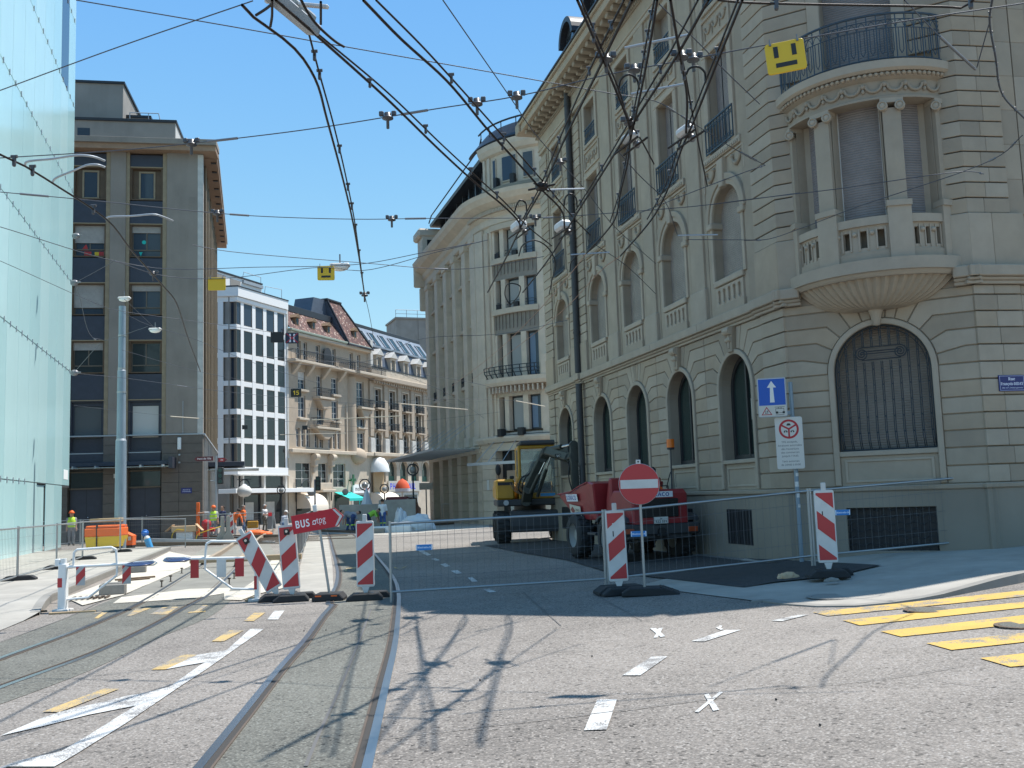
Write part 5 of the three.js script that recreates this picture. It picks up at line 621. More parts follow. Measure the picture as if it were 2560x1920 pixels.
  // shop awnings
  const awn = (x0, x1, m, drop, out, y) => { const Q = [], n = 10; for (let i = 0; i < n; i++) { const a = Math.PI / 2 * i / n, c = Math.PI / 2 * (i + 1) / n; const p = t => [out * Math.sin(t), y + drop * Math.cos(t)]; const A = p(a), B = p(c); Q.push(x0, A[1], A[0], x1, A[1], A[0], x1, B[1], B[0], x0, A[1], A[0], x1, B[1], B[0], x0, B[1], B[0]); for (const x of [x0, x1]) Q.push(x, y, 0, x, A[1], A[0], x, B[1], B[0]); } Q.push(x0, y, out, x1, y, out, x1, y - 0.25, out, x0, y, out, x1, y - 0.25, out, x0, y - 0.25, out); return P(T, FS, 'awning', triGeo(Q), m); };
  awn(9.7, 13.1, M.cream, 1.5, 1.7, 0.9); P(T, FS, 'awning', merge([triGeo([17.0, 2.5, 0, 20.4, 2.5, 0, 20.4, 1.75, 1.9, 17.0, 2.5, 0, 20.4, 1.75, 1.9, 17.0, 1.75, 1.9]), box(17, 20.4, 1.5, 1.78, 1.86, 1.9)]), M.teal);
  for (const [x0, x1] of [[9.6, 12.8], [17, 20]]) { const s = b('shop_front', M.frameD, x0, x1, -1, 2.2, 0, 0.05); mesh('pane', box(x0 + 0.15, x1 - 0.15, -0.7, 2.0, 0.05, 0.06), M.glassG, s); }
  const sg = b('shop_sign', M.whiteP, 20.6, 24.4, 2.3, 3.3, 0.05, 0.25, 0.02); mesh('lettering', plate(3.6, 0.9).translate(22.5, 2.8, 0.255), faceMat(512, 128, (x, w, h) => { x.fillStyle = '#f4f4f2'; x.fillRect(0, 0, w, h); x.font = 'bold 84px sans-serif'; x.fillStyle = '#222'; x.fillText('mobile', 40, 92); x.fillStyle = '#c8202c'; x.fillText('zone', 310, 92); }), sg); b('shop_front', M.offwhite, 20.6, 24.4, -1, 2.3, 0, 0.04); const kp = b('shop_window', M.glassG, 21, 23.6, -0.6, 2.1, 0.04, 0.07); mesh('frame', merge([box(22.2, 22.3, -0.6, 2.1, 0.07, 0.1)]), M.teal, kp);
  P(T, FS, 'pharmacy_cross', merge([box(20.0, 20.25, 3.2, 4.4, 0.5, 0.62), box(19.65, 20.6, 3.65, 3.95, 0.5, 0.62), box(20.05, 20.2, 3.7, 3.85, 0, 0.5)]), mat(L(0.03, 0.14, 0.06), { r: 0.5 }));
  for (const [x, w] of [[11.0, 1], [17.7, 0.9]]) { const h = P(T, FS, 'hanging_shop_sign', merge([tor(x - 0.9, 3.0, 0.9, 0.8, 0.05, Math.PI * 0.7, Math.PI * 0.25, 12), box(x - 1.6, x - 1.5, 1.6, 3.9, 0.1, 0.2)]), M.iron); mesh('oval_board', sph(x, 2.5, 0.95, 0.75 * w, 1, 0.5, 0.1), M.dGrey, h); }
}
// ================= MANSARD HOUSE =================
{
  const T = thing('mansard_house', 'stone house with grey zinc mansard roof, pedimented dormers and iron balconies', 'building', FS.at(25.1, gS, 0)); const b = (name, m, ...a) => P(T, FS, name, box(...a), m); const X0 = 24.95, X1 = 43;
  const cx = [27.0, 30.6, 34.1, 37.6, 41.1], op = [], ar = [];
  for (const c of cx) { op.push([c - 0.75, c + 0.75, 12.3, 14.6], [c - 0.75, c + 0.75, 9.75, 12.1]); ar.push(c); }
  P(T, FS, 'wall', ext(rect(X0, X1, 6.9, 16.0), -0.6, 0, 0, [...op.map(o => rect(...o)), ...ar.map(c => archHole(c, 0.72, 8.75, 7.1, 10))]), M.stM); P(T, FS, 'shop_wall', ext(rect(X0, X1, -1.2, 6.9), -0.6, 0, 0, [27.6, 30.4, 33.4, 36.4, 39.4].map(c => archHole(c, 1.05, 5.1, 3.6, 12))), M.stT2); b('core_wall', M.stM, X0, X1, -1.2, 17, -10, -0.62);
  for (const o of op) { sashWindow(T, FS, ...o, -0.28); b('small_balcony', M.stM, o[0] - 0.25, o[1] + 0.25, o[2] - 0.2, o[2] - 0.02, -0.2, 0.6, 0.03); railing(T, FS, o[0] - 0.2, o[1] + 0.2, o[2], 0.8, 0.54, 0.15, 0.5); P(T, FS, 'window_surround', merge([box(o[0] - 0.14, o[0], o[2], o[3], -0.1, 0.06), box(o[1], o[1] + 0.14, o[2], o[3], -0.1, 0.06), box(o[0] - 0.2, o[1] + 0.2, o[3], o[3] + 0.18, -0.1, 0.1)]), M.stT2); }
  for (const c of ar) { sashWindow(T, FS, c - 0.72, c + 0.72, 7.1, 9.46, -0.28); P(T, FS, 'archivolt', ext([...arcP(c, 8.75, 0.95, 0, 180, 12), ...arcP(c, 8.75, 0.73, 180, 0, 12)], -0.05, 0.08), M.stT2); railing(T, FS, c - 0.7, c + 0.7, 7.1, 0.8, 0.08, 0.16); }
  for (const c of [28.8, 32.35, 35.85, 39.35, 25.3]) { b('pilaster', M.stM, c - 0.45, c + 0.45, 8.9, 15.4, -0.1, 0.22, 0.04); b('pilaster_pedestal', M.offwhite, c - 0.55, c + 0.55, 7.0, 8.7, -0.1, 0.3, 0.03); }
  b('balcony_cornice', M.stT2, X0, X1, 6.6, 7.0, -0.2, 0.7, 0.05); b('main_cornice', M.stM, X0, X1, 15.5, 16.1, -0.2, 0.9, 0.08); for (let x = X0 + 0.3; x < X1; x += 0.6) b('cornice_block', M.stT, x, x + 0.3, 15.15, 15.5, -0.1, 0.6, 0.03); b('parapet', M.stT2, X0, X1, 16.1, 17.0, -0.3, 0.4, 0.02); b('gutter', M.roofD, X0, X1, 17.0, 17.12, -0.3, 0.45);
  const Q = (a, b2, c, d) => triGeo([...a, ...b2, ...c, ...a, ...c, ...d]);
  P(T, FS, 'lower_roof', Q([X0, 17.0, 0.2], [X1, 17.0, 0.2], [X1, 19.75, -0.6], [X0, 19.75, -0.6]), M.slate); P(T, FS, 'upper_roof', Q([X0 - 0.6, 19.8, -0.5], [X1, 19.8, -0.5], [X1, 22.3, -2.3], [X0 - 0.6, 22.3, -2.3]), M.zinc); b('roof_band', M.zinc, X0, X1, 19.7, 19.95, -0.7, -0.35, 0.02); b('ridge', M.roofD, X0 - 0.8, X1, 22.2, 22.6, -8, -2.2, 0.03); b('party_wall', M.offwhite, X0 - 0.15, X0 + 0.45, 16.9, 20.2, -1, 0.4, 0.02);
  for (let k = 0; k < 7; k++) { const x = 25.4 + k * 2.55; P(T, FS, 'skylight', Q([x, 20.05, -0.62], [x + 1.35, 20.05, -0.62], [x + 1.35, 21.7, -1.79], [x, 21.7, -1.79]), M.glassG).position.y += 0.02; P(T, FS, 'skylight_frame', merge([tube([[x, 20.05, -0.6], [x, 21.7, -1.76]], 0.07, 4), tube([[x + 1.35, 20.05, -0.6], [x + 1.35, 21.7, -1.76]], 0.07, 4), tube([[x, 21.7, -1.76], [x + 1.35, 21.7, -1.76]], 0.07, 4)]), M.zinc); }
  for (const c of [26.9, 30.4, 33.8, 37.3, 40.8]) { const d = P(T, FS, 'pediment_dormer', merge([box(c - 0.7, c - 0.42, 16.6, 18.6, -1, 0.42, 0.02), box(c + 0.42, c + 0.7, 16.6, 18.6, -1, 0.42, 0.02), box(c - 0.42, c + 0.42, 18.35, 18.6, -1, 0.42)]), M.stT2); mesh('pediment', ext([[c - 1.0, 18.6], [c + 1.0, 18.6], [c, 19.4]], -1.2, 0.6, 0.03), M.offwhite, d); mesh('pane', box(c - 0.42, c + 0.42, 16.6, 18.35, 0.05, 0.08), M.glassD, d); mesh('casement', merge([box(c - 0.04, c + 0.04, 16.6, 18.35, 0.08, 0.13), box(c - 0.42, c - 0.34, 16.6, 18.35, 0.08, 0.13), box(c + 0.34, c + 0.42, 16.6, 18.35, 0.08, 0.13), box(c - 0.42, c + 0.42, 17.5, 17.58, 0.08, 0.13)]), M.frameW, d); }
  for (const c of [27.6, 30.4, 33.4, 36.4, 39.4]) { const w = P(T, FS, 'arched_window', ext(archHole(c, 1.05, 5.1, 3.6, 12), -0.4, -0.36), M.glassG); mesh('archivolt', ext([...arcP(c, 5.1, 1.3, 0, 180, 12), ...arcP(c, 5.1, 1.06, 180, 0, 12)], -0.02, 0.08), M.stT2, w); mesh('green_panel', box(c - 1.0, c + 1.0, 3.6, 4.3, -0.35, -0.33), mat(L(0.02, 0.10, 0.07), { r: 0.5 }), w); }
  // round awning with its painted board, long white awning, blue shop lettering
  P(T, FS, 'dome_awning', lathe([[0, 7.1], [0.7, 6.9], [1.15, 6.2], [1.3, 5.5], [1.3, 5.3]], 18, 0, Math.PI * 2).translate(26.2, -0.6, 0.4), M.whiteP); b('painted_board', M.wood, 25.0, 27.4, 2.3, 5.0, 0.3, 0.45);
  { const Qa = [], n = 8; for (let i = 0; i < n; i++) { const a = Math.PI / 2 * i / n, c = Math.PI / 2 * (i + 1) / n, p = t => [1.8 * Math.sin(t), 0.9 + 1.5 * Math.cos(t)], A = p(a), B = p(c); Qa.push(25.0, A[1], A[0], 29.3, A[1], A[0], 29.3, B[1], B[0], 25.0, A[1], A[0], 29.3, B[1], B[0], 25.0, B[1], B[0]); for (const x of [25.0, 29.3]) Qa.push(x, 0.9, 0, x, A[1], A[0], x, B[1], B[0]); } P(T, FS, 'awning', triGeo(Qa), M.cream); }
  const sg = b('shop_sign', M.offwhite, 29.0, 37.5, 2.4, 3.7, 0.05, 0.2); mesh('lettering', plate(8.2, 1.2).translate(33.2, 3.05, 0.21), faceMat(1024, 160, (x, w, h) => { x.fillStyle = '#b9b4aa'; x.fillRect(0, 0, w, h); x.fillStyle = '#2a35c8'; x.font = 'bold 140px sans-serif'; x.fillText('PHOTO HALL', 20, 130, w - 40); }), sg);
  for (const [x0, x1] of [[25.4, 28.6], [29.2, 32.4], [33, 37]]) { const s = b('shop_front', M.offwhite, x0, x1, -1.2, 2.3, 0, 0.05); mesh('pane', box(x0 + 0.2, x1 - 0.2, -0.9, 2.0, 0.05, 0.07), M.glassD, s); }
}
// ================= FAR CONCRETE BLOCK =================
{
  const p = Dp(990, 780, 175), q = Dp(1120, 740, 165); const T = thing('concrete_block_building', 'plain grey concrete building with roof railing behind the zinc mansard roof', 'building', [p.x, -0.7, p.z]); const f = frame(p.x, p.z, 70); const top = Dp(990, 830, 175).y + 2.4;
  for (let k = 0; k < 5; k++) P(T, f, 'wall_panel', box(k * 4 + 0.02, k * 4 + 3.98, -1, top, -8, 0, 0.03), M.concG); P(T, f, 'wall_cap', box(-0.2, 20, top, top + 0.3, -8, 0.2), M.concG);
  const g = [tube([[0, top + 1.7, -0.3], [20, top + 1.7, -0.3]], 0.05, 4), tube([[0, top + 1.0, -0.3], [20, top + 1.0, -0.3]], 0.04, 4)]; for (let k = 0; k <= 10; k++) g.push(tube([[k * 2, top, -0.3], [k * 2, top + 1.7, -0.3]], 0.05, 4)); P(T, f, 'roof_railing', merge(g), M.galvF); P(T, f, 'aerial', bar([7.5, top, -1], [7.5, top + 3.4, -1], 0.09, 0.06, 5), M.galvF);
}
// ================= ROUNDED CORNER BUILDING (centre) =================
{
  const A0 = [-2.07, -60.4], F = frame(A0[0], A0[1], 163.5); const cc = V(A0[0], 0, A0[1]).addScaledVector(F.dz, -6), RR = 6;
  const T = thing('rounded_corner_building', 'beige stone building with rounded corner, tall pilasters, big cornice and dark roof', 'building', [cc.x, -0.3, cc.z]); const g0 = -0.6;
  const B = (name, g, m) => P(T, F, name, g, m), b = (name, m, ...a) => B(name, box(...a), m);
  // frame for curved parts: angle a in degrees of facade heading, 163.5 at the start, falling to the right
  const cv = (r, hd) => { const a = azd(hd); return [r * Math.cos(a), r * Math.sin(a)]; }; const Fc = { p: cc, ry: 0, at(x, y, z) { return V(cc.x + x, y, cc.z + z); } };
  const sec = (r0, r1, h0, h1, y0, y1, n = 8) => { const Q = [], v = (r, h, y) => { const p = cv(r, h); return [p[0], y, p[1]]; }, q4 = (a, b2, c, d) => Q.push(...a, ...b2, ...c, ...a, ...c, ...d); for (let i = 0; i < n; i++) { const a = h0 + (h1 - h0) * i / n, c = h0 + (h1 - h0) * (i + 1) / n; q4(v(r1, a, y0), v(r1, c, y0), v(r1, c, y1), v(r1, a, y1)); q4(v(r0, a, y0), v(r0, a, y1), v(r0, c, y1), v(r0, c, y0)); q4(v(r0, a, y1), v(r1, a, y1), v(r1, c, y1), v(r0, c, y1)); q4(v(r0, a, y0), v(r0, c, y0), v(r1, c, y0), v(r1, a, y0)); } q4(v(r0, h0, y0), v(r1, h0, y0), v(r1, h0, y1), v(r0, h0, y1)); q4(v(r0, h1, y0), v(r0, h1, y1), v(r1, h1, y1), v(r1, h1, y0)); return triGeo(Q); };
  const profC = (pts, h0, h1, n = 30) => { const Q = []; for (let i = 0; i < n; i++) for (let k = 0; k + 1 < pts.length; k++) { const a = h0 + (h1 - h0) * i / n, c = h0 + (h1 - h0) * (i + 1) / n, v = (p, h) => { const q = cv(p[0], h); return [q[0], p[1], q[1]]; }; Q.push(...v(pts[k], a), ...v(pts[k], c), ...v(pts[k + 1], c), ...v(pts[k], a), ...v(pts[k + 1], c), ...v(pts[k + 1], a)); } return triGeo(Q); };
  const C = (name, g, m) => P(T, Fc, name, g, m), HE = 96;
  // straight side: six bays
  const piers = [[-0.85, 0.35], [-3.1, -2.15], [-5.95, -5.05], [-8.7, -7.75], [-11.6, -10.65], [-14.9, -13.9]];
  const fl = [[15.45, 17.0], [12.4, 14.0], [8.7, 10.7], [5.4, 7.3]];
  b('core_wall', M.stB2, -15.0, 0, g0, 17.7, -8, -0.75); B('core_drum', cylY(0, g0, 0, 5.2, 22.0, 30).translate(0, 0, 0), M.stB2).position.copy(V(0, 0, 0)); 
  { const d = T.children[T.children.length - 1]; d.position.set(0, 0.3, 0); d.rotation.y = 0; }
  for (const [x0, x1] of piers) { b('pilaster', M.stB, x0, x1, 4.6, 17.6, -0.7, 0.12, 0.03); b('pilaster_capital', M.stB, x0 - 0.06, x1 + 0.06, 17.2, 17.62, -0.6, 0.2, 0.04); b('pilaster_base', M.stB, x0 - 0.06, x1 + 0.06, 4.62, 5.2, -0.6, 0.22, 0.03); }
  for (let i = 0; i + 1 < piers.length; i++) { const x0 = piers[i + 1][1], x1 = piers[i][0]; fl.forEach(([y0, y1], r) => { const w = B('window', ext(rect(x0 + 0.2, x1 - 0.2, y0, y1), -0.62, -0.5, 0, [rect(x0 + 0.32, x1 - 0.32, y0 + 0.1, y1 - 0.1)]), M.frameD); mesh('pane', box(x0 + 0.3, x1 - 0.3, y0 + 0.08, y1 - 0.08, -0.6, -0.58), M.glassD, w); const top = r ? fl[r - 1][0] : 17.6; b('spandrel', M.spanB, x0, x1, y1, top - 0.16, -0.7, -0.42, 0.02); b('spandrel_sill', M.stB2, x0, x1, top - 0.22, top, -0.6, -0.1, 0.03); b('window_jamb', M.stB, x0, x0 + 0.2, y0, y1, -0.7, -0.2); b('window_jamb', M.stB, x1 - 0.2, x1, y0, y1, -0.7, -0.2); if (r === 2) railing(T, F, x0 + 0.1, x1 - 0.1, y0, 0.6, -0.15, 0.2); }); b('base_spandrel', M.stB, x0, x1, 4.3, 5.4, -0.7, -0.2, 0.02); }
  for (const x of [-0.2, -2.6, -5.5, -8.2, -11.1, -14.4]) { for (let y = g0; y < 4.1; y += 0.6) b('pier_block', M.stB2, x - 0.55, x + 0.55, y + 0.006, y + 0.594, -1.2, 0.05, 0.01); } b('lintel', M.stB, -15, 0.2, 4.15, 4.62, -0.8, 0.1, 0.02); b('shop_glass', M.glassD, -15, 0, g0, 4.15, -1.5, -1.3);
  const corn = [[0.0, 17.62], [0.1, 17.7], [0.1, 18.1], [0.25, 18.25], [0.3, 18.55], [0.75, 18.85], [0.95, 19.15], [1.0, 19.4], [0.5, 19.5], [-0.6, 19.7]];
  B('cornice', ext([...corn.map(p => [p[0], p[1]]), [-0.8, 17.62]], 0, 15.2).rotateY(-Math.PI / 2), M.stB); C('cornice', profC(corn.map(p => [RR + p[0], p[1]]), 163.5, HE), M.stB);
  B('cornice_end', box(-15.4, -15.15, 17.6, 19.5, -0.6, 0.9, 0.1), M.stB); { const t = []; for (let h = 162; h > HE; h -= 1.1) t.push(sec(RR + 0.28, RR + 0.42, h - 0.35, h + 0.35, 18.3, 18.52, 1)); C('dentils', merge(t), M.stB2); }
  // curved corner wall: pilasters, three-light bay, panels
  C('corner_wall', sec(RR - 0.7, RR - 0.02, 163.5, 141, 4.6, 17.62, 10), M.stB); C('corner_pilaster', sec(RR - 0.1, RR + 0.16, 158, 148, 4.6, 17.55, 6), M.stB); C('corner_pilaster', sec(RR - 0.1, RR + 0.12, 147, 143, 4.6, 17.3, 4), M.stB2);
  C('corner_wall', sec(RR - 0.7, RR - 0.02, 109.5, HE, 4.6, 17.62, 5), M.stB);
  const lv = [[15.57, 17.37], [12.49, 14.27], [8.4, 11.0], [5.3, 7.3]]; const lights = [[139, 134.5], [131.3, 121.3], [118, 110.5]];
  lv.forEach(([y0, y1], r) => { const top = r ? lv[r - 1][0] : 17.62; C('corner_spandrel', sec(RR - 0.7, RR - 0.12, 141, 109.5, y1, top - 0.3, 10), r === 2 || r === 1 ? M.spanB : M.stB2); C('corner_sill', sec(RR - 0.6, RR + 0.1, 141, 109.5, top - 0.32, top, 10), M.stB2);
    if (r === 1 || r === 2) { const t = []; for (let h = 140; h > 110; h -= 2.7) t.push(sec(RR - 0.14, RR - 0.04, h - 0.5, h, y1 + 0.3, top - 0.35, 1)); C('panel_ribs', merge(t), M.spanB); }
    for (const [a, c] of [[141, 139], [134.5, 131.3], [121.3, 118], [110.5, 109.5]]) C('window_post', sec(RR - 0.6, RR - 0.08, a, c, y0, y1, 2), M.stB);
    lights.forEach(([a, c], k) => { const w = C('window', sec(RR - 0.5, RR - 0.42, a, c, y0, y1, 4), M.frameD); mesh('pane', sec(RR - 0.42, RR - 0.41, a - 0.4, c + 0.4, y0 + 0.08, y1 - 0.08, 4), k === 2 ? M.glassB : M.glassD, w); if (k !== 0 && r < 4) mesh('curtain', sec(RR - 0.408, RR - 0.40, a - (k === 1 ? 1.2 : 1), c + (k === 1 ? 1.5 : 3), y0 + 0.1, y1 - 0.12, 3), k === 1 ? mat(L(0.3, 0.3, 0.29), { r: 0.8 }) : mat(L(0.16, 0.22, 0.30), { r: 0.8 }), w); if (r < 2) { mesh('window_bar', merge([sec(RR - 0.2, RR - 0.18, a, c, y0 + 0.42, y0 + 0.45, 3), sec(RR - 0.2, RR - 0.18, a, c, y0 + 0.25, y0 + 0.28, 3)]), M.iron, w); if (k < 2) mesh('planter', sec(RR - 0.2, RR + 0.05, k ? c + 3.5 : c + 3.2, k ? c + 0.5 : c, y0, y0 + 0.32, 2), M.black, w); } }); });
  // balcony at the second floor
  C('balcony_slab', profC([[RR - 0.2, 7.85], [RR + 0.45, 7.9], [RR + 0.55, 8.1], [RR + 0.55, 8.35], [RR - 0.2, 8.36]], 144, HE), M.stB); { const t = []; for (let h = 142; h > 100; h -= 2.6) t.push(sec(RR + 0.02, RR + 0.4, h - 0.7, h, 7.5, 7.85, 1)); C('balcony_brackets', merge(t), M.stB); const pt = (h, y, r) => { const p = cv(r, h); return [p[0], y, p[1]]; }, g = []; for (let h = 143; h > 108; h -= 4) g.push(tube([pt(h, 8.36, RR + 0.35), pt(h, 8.7, RR + 0.62), pt(h, 9.0, RR + 0.65)], 0.03, 5)); for (const [y, r] of [[9.0, RR + 0.65], [8.8, RR + 0.62], [8.6, RR + 0.5]]) g.push(tube(Array.from({ length: 12 }, (_, i) => pt(143 - i * 3.1, y, r)), 0.025, 5)); C('balcony_railing', merge(g), M.iron); C('balcony_end_block', sec(RR - 0.1, RR + 0.5, 108, 102, 8.36, 9.5, 2), M.stB); }
  C('ledge', profC([[RR - 0.3, 4.6], [RR + 0.2, 4.65], [RR + 0.3, 4.85], [RR + 0.3, 4.95], [RR - 0.3, 5.2]], 163.5, HE), M.stB); C('cable_tray', sec(RR + 0.1, RR + 0.16, 140, 100, 4.98, 5.06, 8), M.dGrey); for (const h of [136, 122.5]) C('floodlight', sec(RR + 0.05, RR + 0.45, h, h - 3, 4.95, 5.4, 1), M.black);
  for (let y = g0; y < 4.6; y += 0.62) { C('corner_block', sec(RR - 0.5, RR, 163.5, 143, y + 0.008, Math.min(4.6, y + 0.612), 6), M.stB); C('corner_block', sec(RR - 0.5, RR, 116, HE, y + 0.008, Math.min(4.6, y + 0.612), 5), M.stB); } C('entrance_recess', sec(RR - 0.6, RR - 0.5, 143, 116, g0, 4.2, 6), M.glassD); C('entrance_lintel', sec(RR - 0.5, RR + 0.05, 143, 116, 4.15, 4.6, 6), M.stB); C('entrance_sign', sec(RR - 0.5, RR - 0.4, 138, 121, 2.2, 3.0, 4), M.stB2); C('entrance_door', sec(RR - 0.5, RR - 0.45, 136, 123, g0, 2.2, 4), M.offwhite);
  // glass marquees on rods
  { const m = b('glass_canopy', M.clearG || (M.clearG = new THREE.MeshPhysicalMaterial({ color: L(0.62, 0.72, 0.72), roughness: 0.12, transmission: 0.75, thickness: 0, side: THREE.DoubleSide })), -16.6, 0.3, 4.42, 4.46, 0.1, 3.0); mesh('canopy_edge', merge([box(-16.6, 0.3, 4.36, 4.5, 2.96, 3.04), ...Array.from({ length: 12 }, (_, k) => box(-16.5 + k * 1.42, -16.44 + k * 1.42, 4.34, 4.42, 0.1, 3.0))]), M.galvF, m); mesh('tie_rods', merge(Array.from({ length: 6 }, (_, k) => bar([-15 + k * 2.9, 6.2, 0.1], [-15 + k * 2.9, 4.46, 2.6], 0.02, 0.02, 5))), M.galvF, m);
    const c2 = C('glass_canopy', sec(RR, RR + 2.0, 143, 108, 3.35, 3.4, 8), mat(L(0.20, 0.25, 0.27), { r: 0.2 })); mesh('canopy_edge', sec(RR + 1.96, RR + 2.06, 143, 108, 3.3, 3.46, 8), M.galvF, c2); mesh('tie_rods', merge([141, 133, 125, 117].map(h => { const p = cv(RR, h), q = cv(RR + 1.7, h); return bar([p[0], 4.9, p[1]], [q[0], 3.4, q[1]], 0.02, 0.02, 5); })), M.galvF, c2); }
  C('number_plate', sec(RR, RR + 0.03, 153, 150.5, 1.9, 2.5, 1), M.signW);
  // attic storey, set back on the straight side, dark roof
  C('attic_wall', sec(RR - 1.2, RR - 0.3, 150, HE, 19.5, 22.5, 12), M.stB); C('attic_cornice', profC([[RR - 0.3, 22.0], [RR - 0.1, 22.1], [RR + 0.05, 22.4], [RR + 0.1, 22.7], [RR - 0.4, 22.85]], 152, HE), M.stB); for (const [a, c] of [[140, 137], [132, 121], [117, 110]]) { const w = C('attic_window', sec(RR - 0.35, RR - 0.22, a, c, 20.2, 21.8, 4), M.stB2); mesh('pane', sec(RR - 0.22, RR - 0.2, a - 0.5, c + 0.5, 20.28, 21.72, 4), M.glassB, w); } for (const h of [150, 145]) C('attic_pilaster', sec(RR - 0.4, RR - 0.18, h, h - 2.4, 19.6, 22.0, 2), M.stB); for (const h of [136.3, 124]) C('planter', sec(RR - 0.2, RR + 0.1, h, h - 2.6, 19.9, 20.5, 1), M.black);
  C('attic_sill', sec(RR - 0.4, RR + 0.1, 150, HE, 19.72, 19.92, 12), M.stDark);
  b('attic_glazing', M.glassD, -14.6, 0.4, 19.5, 22.3, -1.6, -1.3); for (let k = 0; k < 9; k++) b('attic_post', M.roofD, -14.4 + k * 1.8, -14.15 + k * 1.8, 19.5, 22.4, -1.35, -1.1); for (let k = 0; k < 7; k++) b('attic_rail', M.galvF, -13.2 + k * 1.9, -12.9 + k * 1.9, 19.6, 20.3, -0.9, -0.85);
  B('roof', ext([[-0.5, 22.4], [-0.45, 22.6], [-1.5, 23.9], [-6, 24.3], [-6, 22.4]], 0, 15.6).rotateY(-Math.PI / 2).translate(0.3, 0, 0), M.roofD); C('roof', profC([[RR - 0.1, 22.7], [RR + 0.05, 22.85], [RR - 0.9, 24.0], [0.2, 24.4]], 170, HE), M.roofD);
  { const pt = (h, y, r) => { const p = cv(r, h); return [p[0], y, p[1]]; }; C('roof_rail', merge([tube(Array.from({ length: 12 }, (_, i) => pt(163 - i * 6, 24.15, RR - 0.5)), 0.06, 5), ...[158, 146, 134, 122].map(h => tube([pt(h, 23.4, RR - 0.5), pt(h, 24.15, RR - 0.5)], 0.03, 4))]), M.roofD); B('roof_rail', tube([[-15.3, 22.7, -0.4], [-15.2, 23.35, -0.6], [-0.3, 23.45, -0.6], [0.3, 23.9, -0.6]], 0.05, 5), M.roofD); }
  b('end_pavilion', M.stB, -17.0, -15.2, 19.4, 22.2, -1.6, 0.2, 0.05); b('end_pavilion_cap', M.stB, -17.3, -15.1, 21.6, 22.3, -1.7, 0.5, 0.15); b('end_wall', M.stB, -15.3, -15.0, g0, 19.4, -8, 0.05); b('pavilion_window', M.glassD, -15.21, -15.17, 19.8, 21.4, -1.3, -0.2); b('corner_bracket', M.stB, -15.5, -15.2, 15.8, 17.6, -0.3, 0.45, 0.08);
}

// ================= BARRIERS, SIGNS, STREET FURNITURE =================
const onG = (x, z, off = 0) => V(x, gy(x, z) + off, z);
// --- low mesh fence panels ---
function fencePanel(a, b, label, group, tag = true, base = 0.16, h = 1.06) { // a,b: ground points
  const t = thing('mesh_fence', label, 'fence', a.clone(), 0, group); const d = b.clone().sub(a), l = Math.hypot(d.x, d.z); t.rotation.y = Math.atan2(-d.z, d.x); const sl = d.y / l; const y = x => x * sl;
  mesh('top_rail', bar([0, base + h + y(0), 0], [l, base + h + y(l), 0], 0.02, 0.02, 8), M.galv, t); mesh('bottom_rail', bar([0, base + y(0), 0], [l, base + y(l), 0], 0.018, 0.018, 8), M.galv, t);
  for (const x of [0.02, l - 0.02]) mesh('post', bar([x, y(x), 0], [x, base + h + 0.04 + y(x), 0], 0.022, 0.022, 8), M.galv, t);
  const g = []; const n = Math.round(l / 0.115); for (let i = 1; i < n; i++) { const x = l * i / n; g.push(bar([x, base + y(x), 0.004], [x, base + h + y(x), 0.004], 0.002, 0.002, 4, true)); } for (const k of [0.2, 0.5, 0.8]) g.push(bar([0, base + h * k, 0.008], [l, base + h * k + y(l), 0.008], 0.0022, 0.0022, 4, true)); const w = mesh('wire_mesh', merge(g), M.meshW, t); w.userData.kind = 'stuff';
  if (tag) { const x = typeof tag === 'number' ? tag : l * 0.13; const tg = mesh('name_tag', box(x, x + 0.26, base + 0.62 + y(x), base + 0.71 + y(x), 0.012, 0.018, 0.002), M.blueL, t); mesh('lettering', plate(0.25, 0.082).translate(x + 0.13, base + 0.665 + y(x), 0.0195), tagMat, tg); }
  return t; }
const tagMat = faceMat(256, 84, (x, w, h) => { x.fillStyle = '#2a7fc8'; x.fillRect(0, 0, w, h); x.fillStyle = '#e8eef4'; x.fillRect(0, 0, 14, h); x.fillRect(w - 14, 0, 14, h); x.font = 'bold 40px sans-serif'; x.textAlign = 'center'; x.fillText('Blastrada.ch', w / 2, 56, w - 40); });
function rubberFoot(p, ry, label, group, s = 1) { // recycled-rubber foot with carrying slots
  const t = thing('rubber_weight', label, 'rubber weight', p, ry, group); const g = ext([[-0.36 * s, 0], [0.36 * s, 0], [0.36 * s, 0.05], [0.25 * s, 0.115], [-0.25 * s, 0.115], [-0.36 * s, 0.05]], -0.12 * s, 0.12 * s, 0.012); mesh('block', g, M.rubber, t); for (const x of [-0.17, 0.17]) mesh('slot', box(x * s - 0.03, x * s + 0.03, 0.1, 0.119, -0.07, 0.07), M.black, t); return t; }
{ // front fence: three panels across the closed road
  const A = onG(-2.02, -15.78), Bz = onG(8.28, -16.9); A.y = gy(A.x, A.z); Bz.y = gy(Bz.x, Bz.z) + 0.06; const pts = [0, 1 / 3, 2 / 3, 1].map(t => { const p = A.clone().lerp(Bz, t); p.y = gy(p.x, p.z) + (p.x > 3.8 ? 0.08 : 0.0); return p; });
  const lb = ['low mesh fence panel with blue tag beside the curved tram rail', 'low mesh fence panel with blue tag in front of the red dumper', 'low mesh fence panel with blue tag in front of the arched corner window'];
  for (let i = 0; i < 3; i++) fencePanel(pts[i], pts[i + 1], lb[i], 'fence panels closing the road', 0.42);
  rubberFoot(V(pts[3].x + 0.05, pts[3].y - 0.06, pts[3].z), 0.5, 'black rubber foot under the fence end by the stone plinth');
}
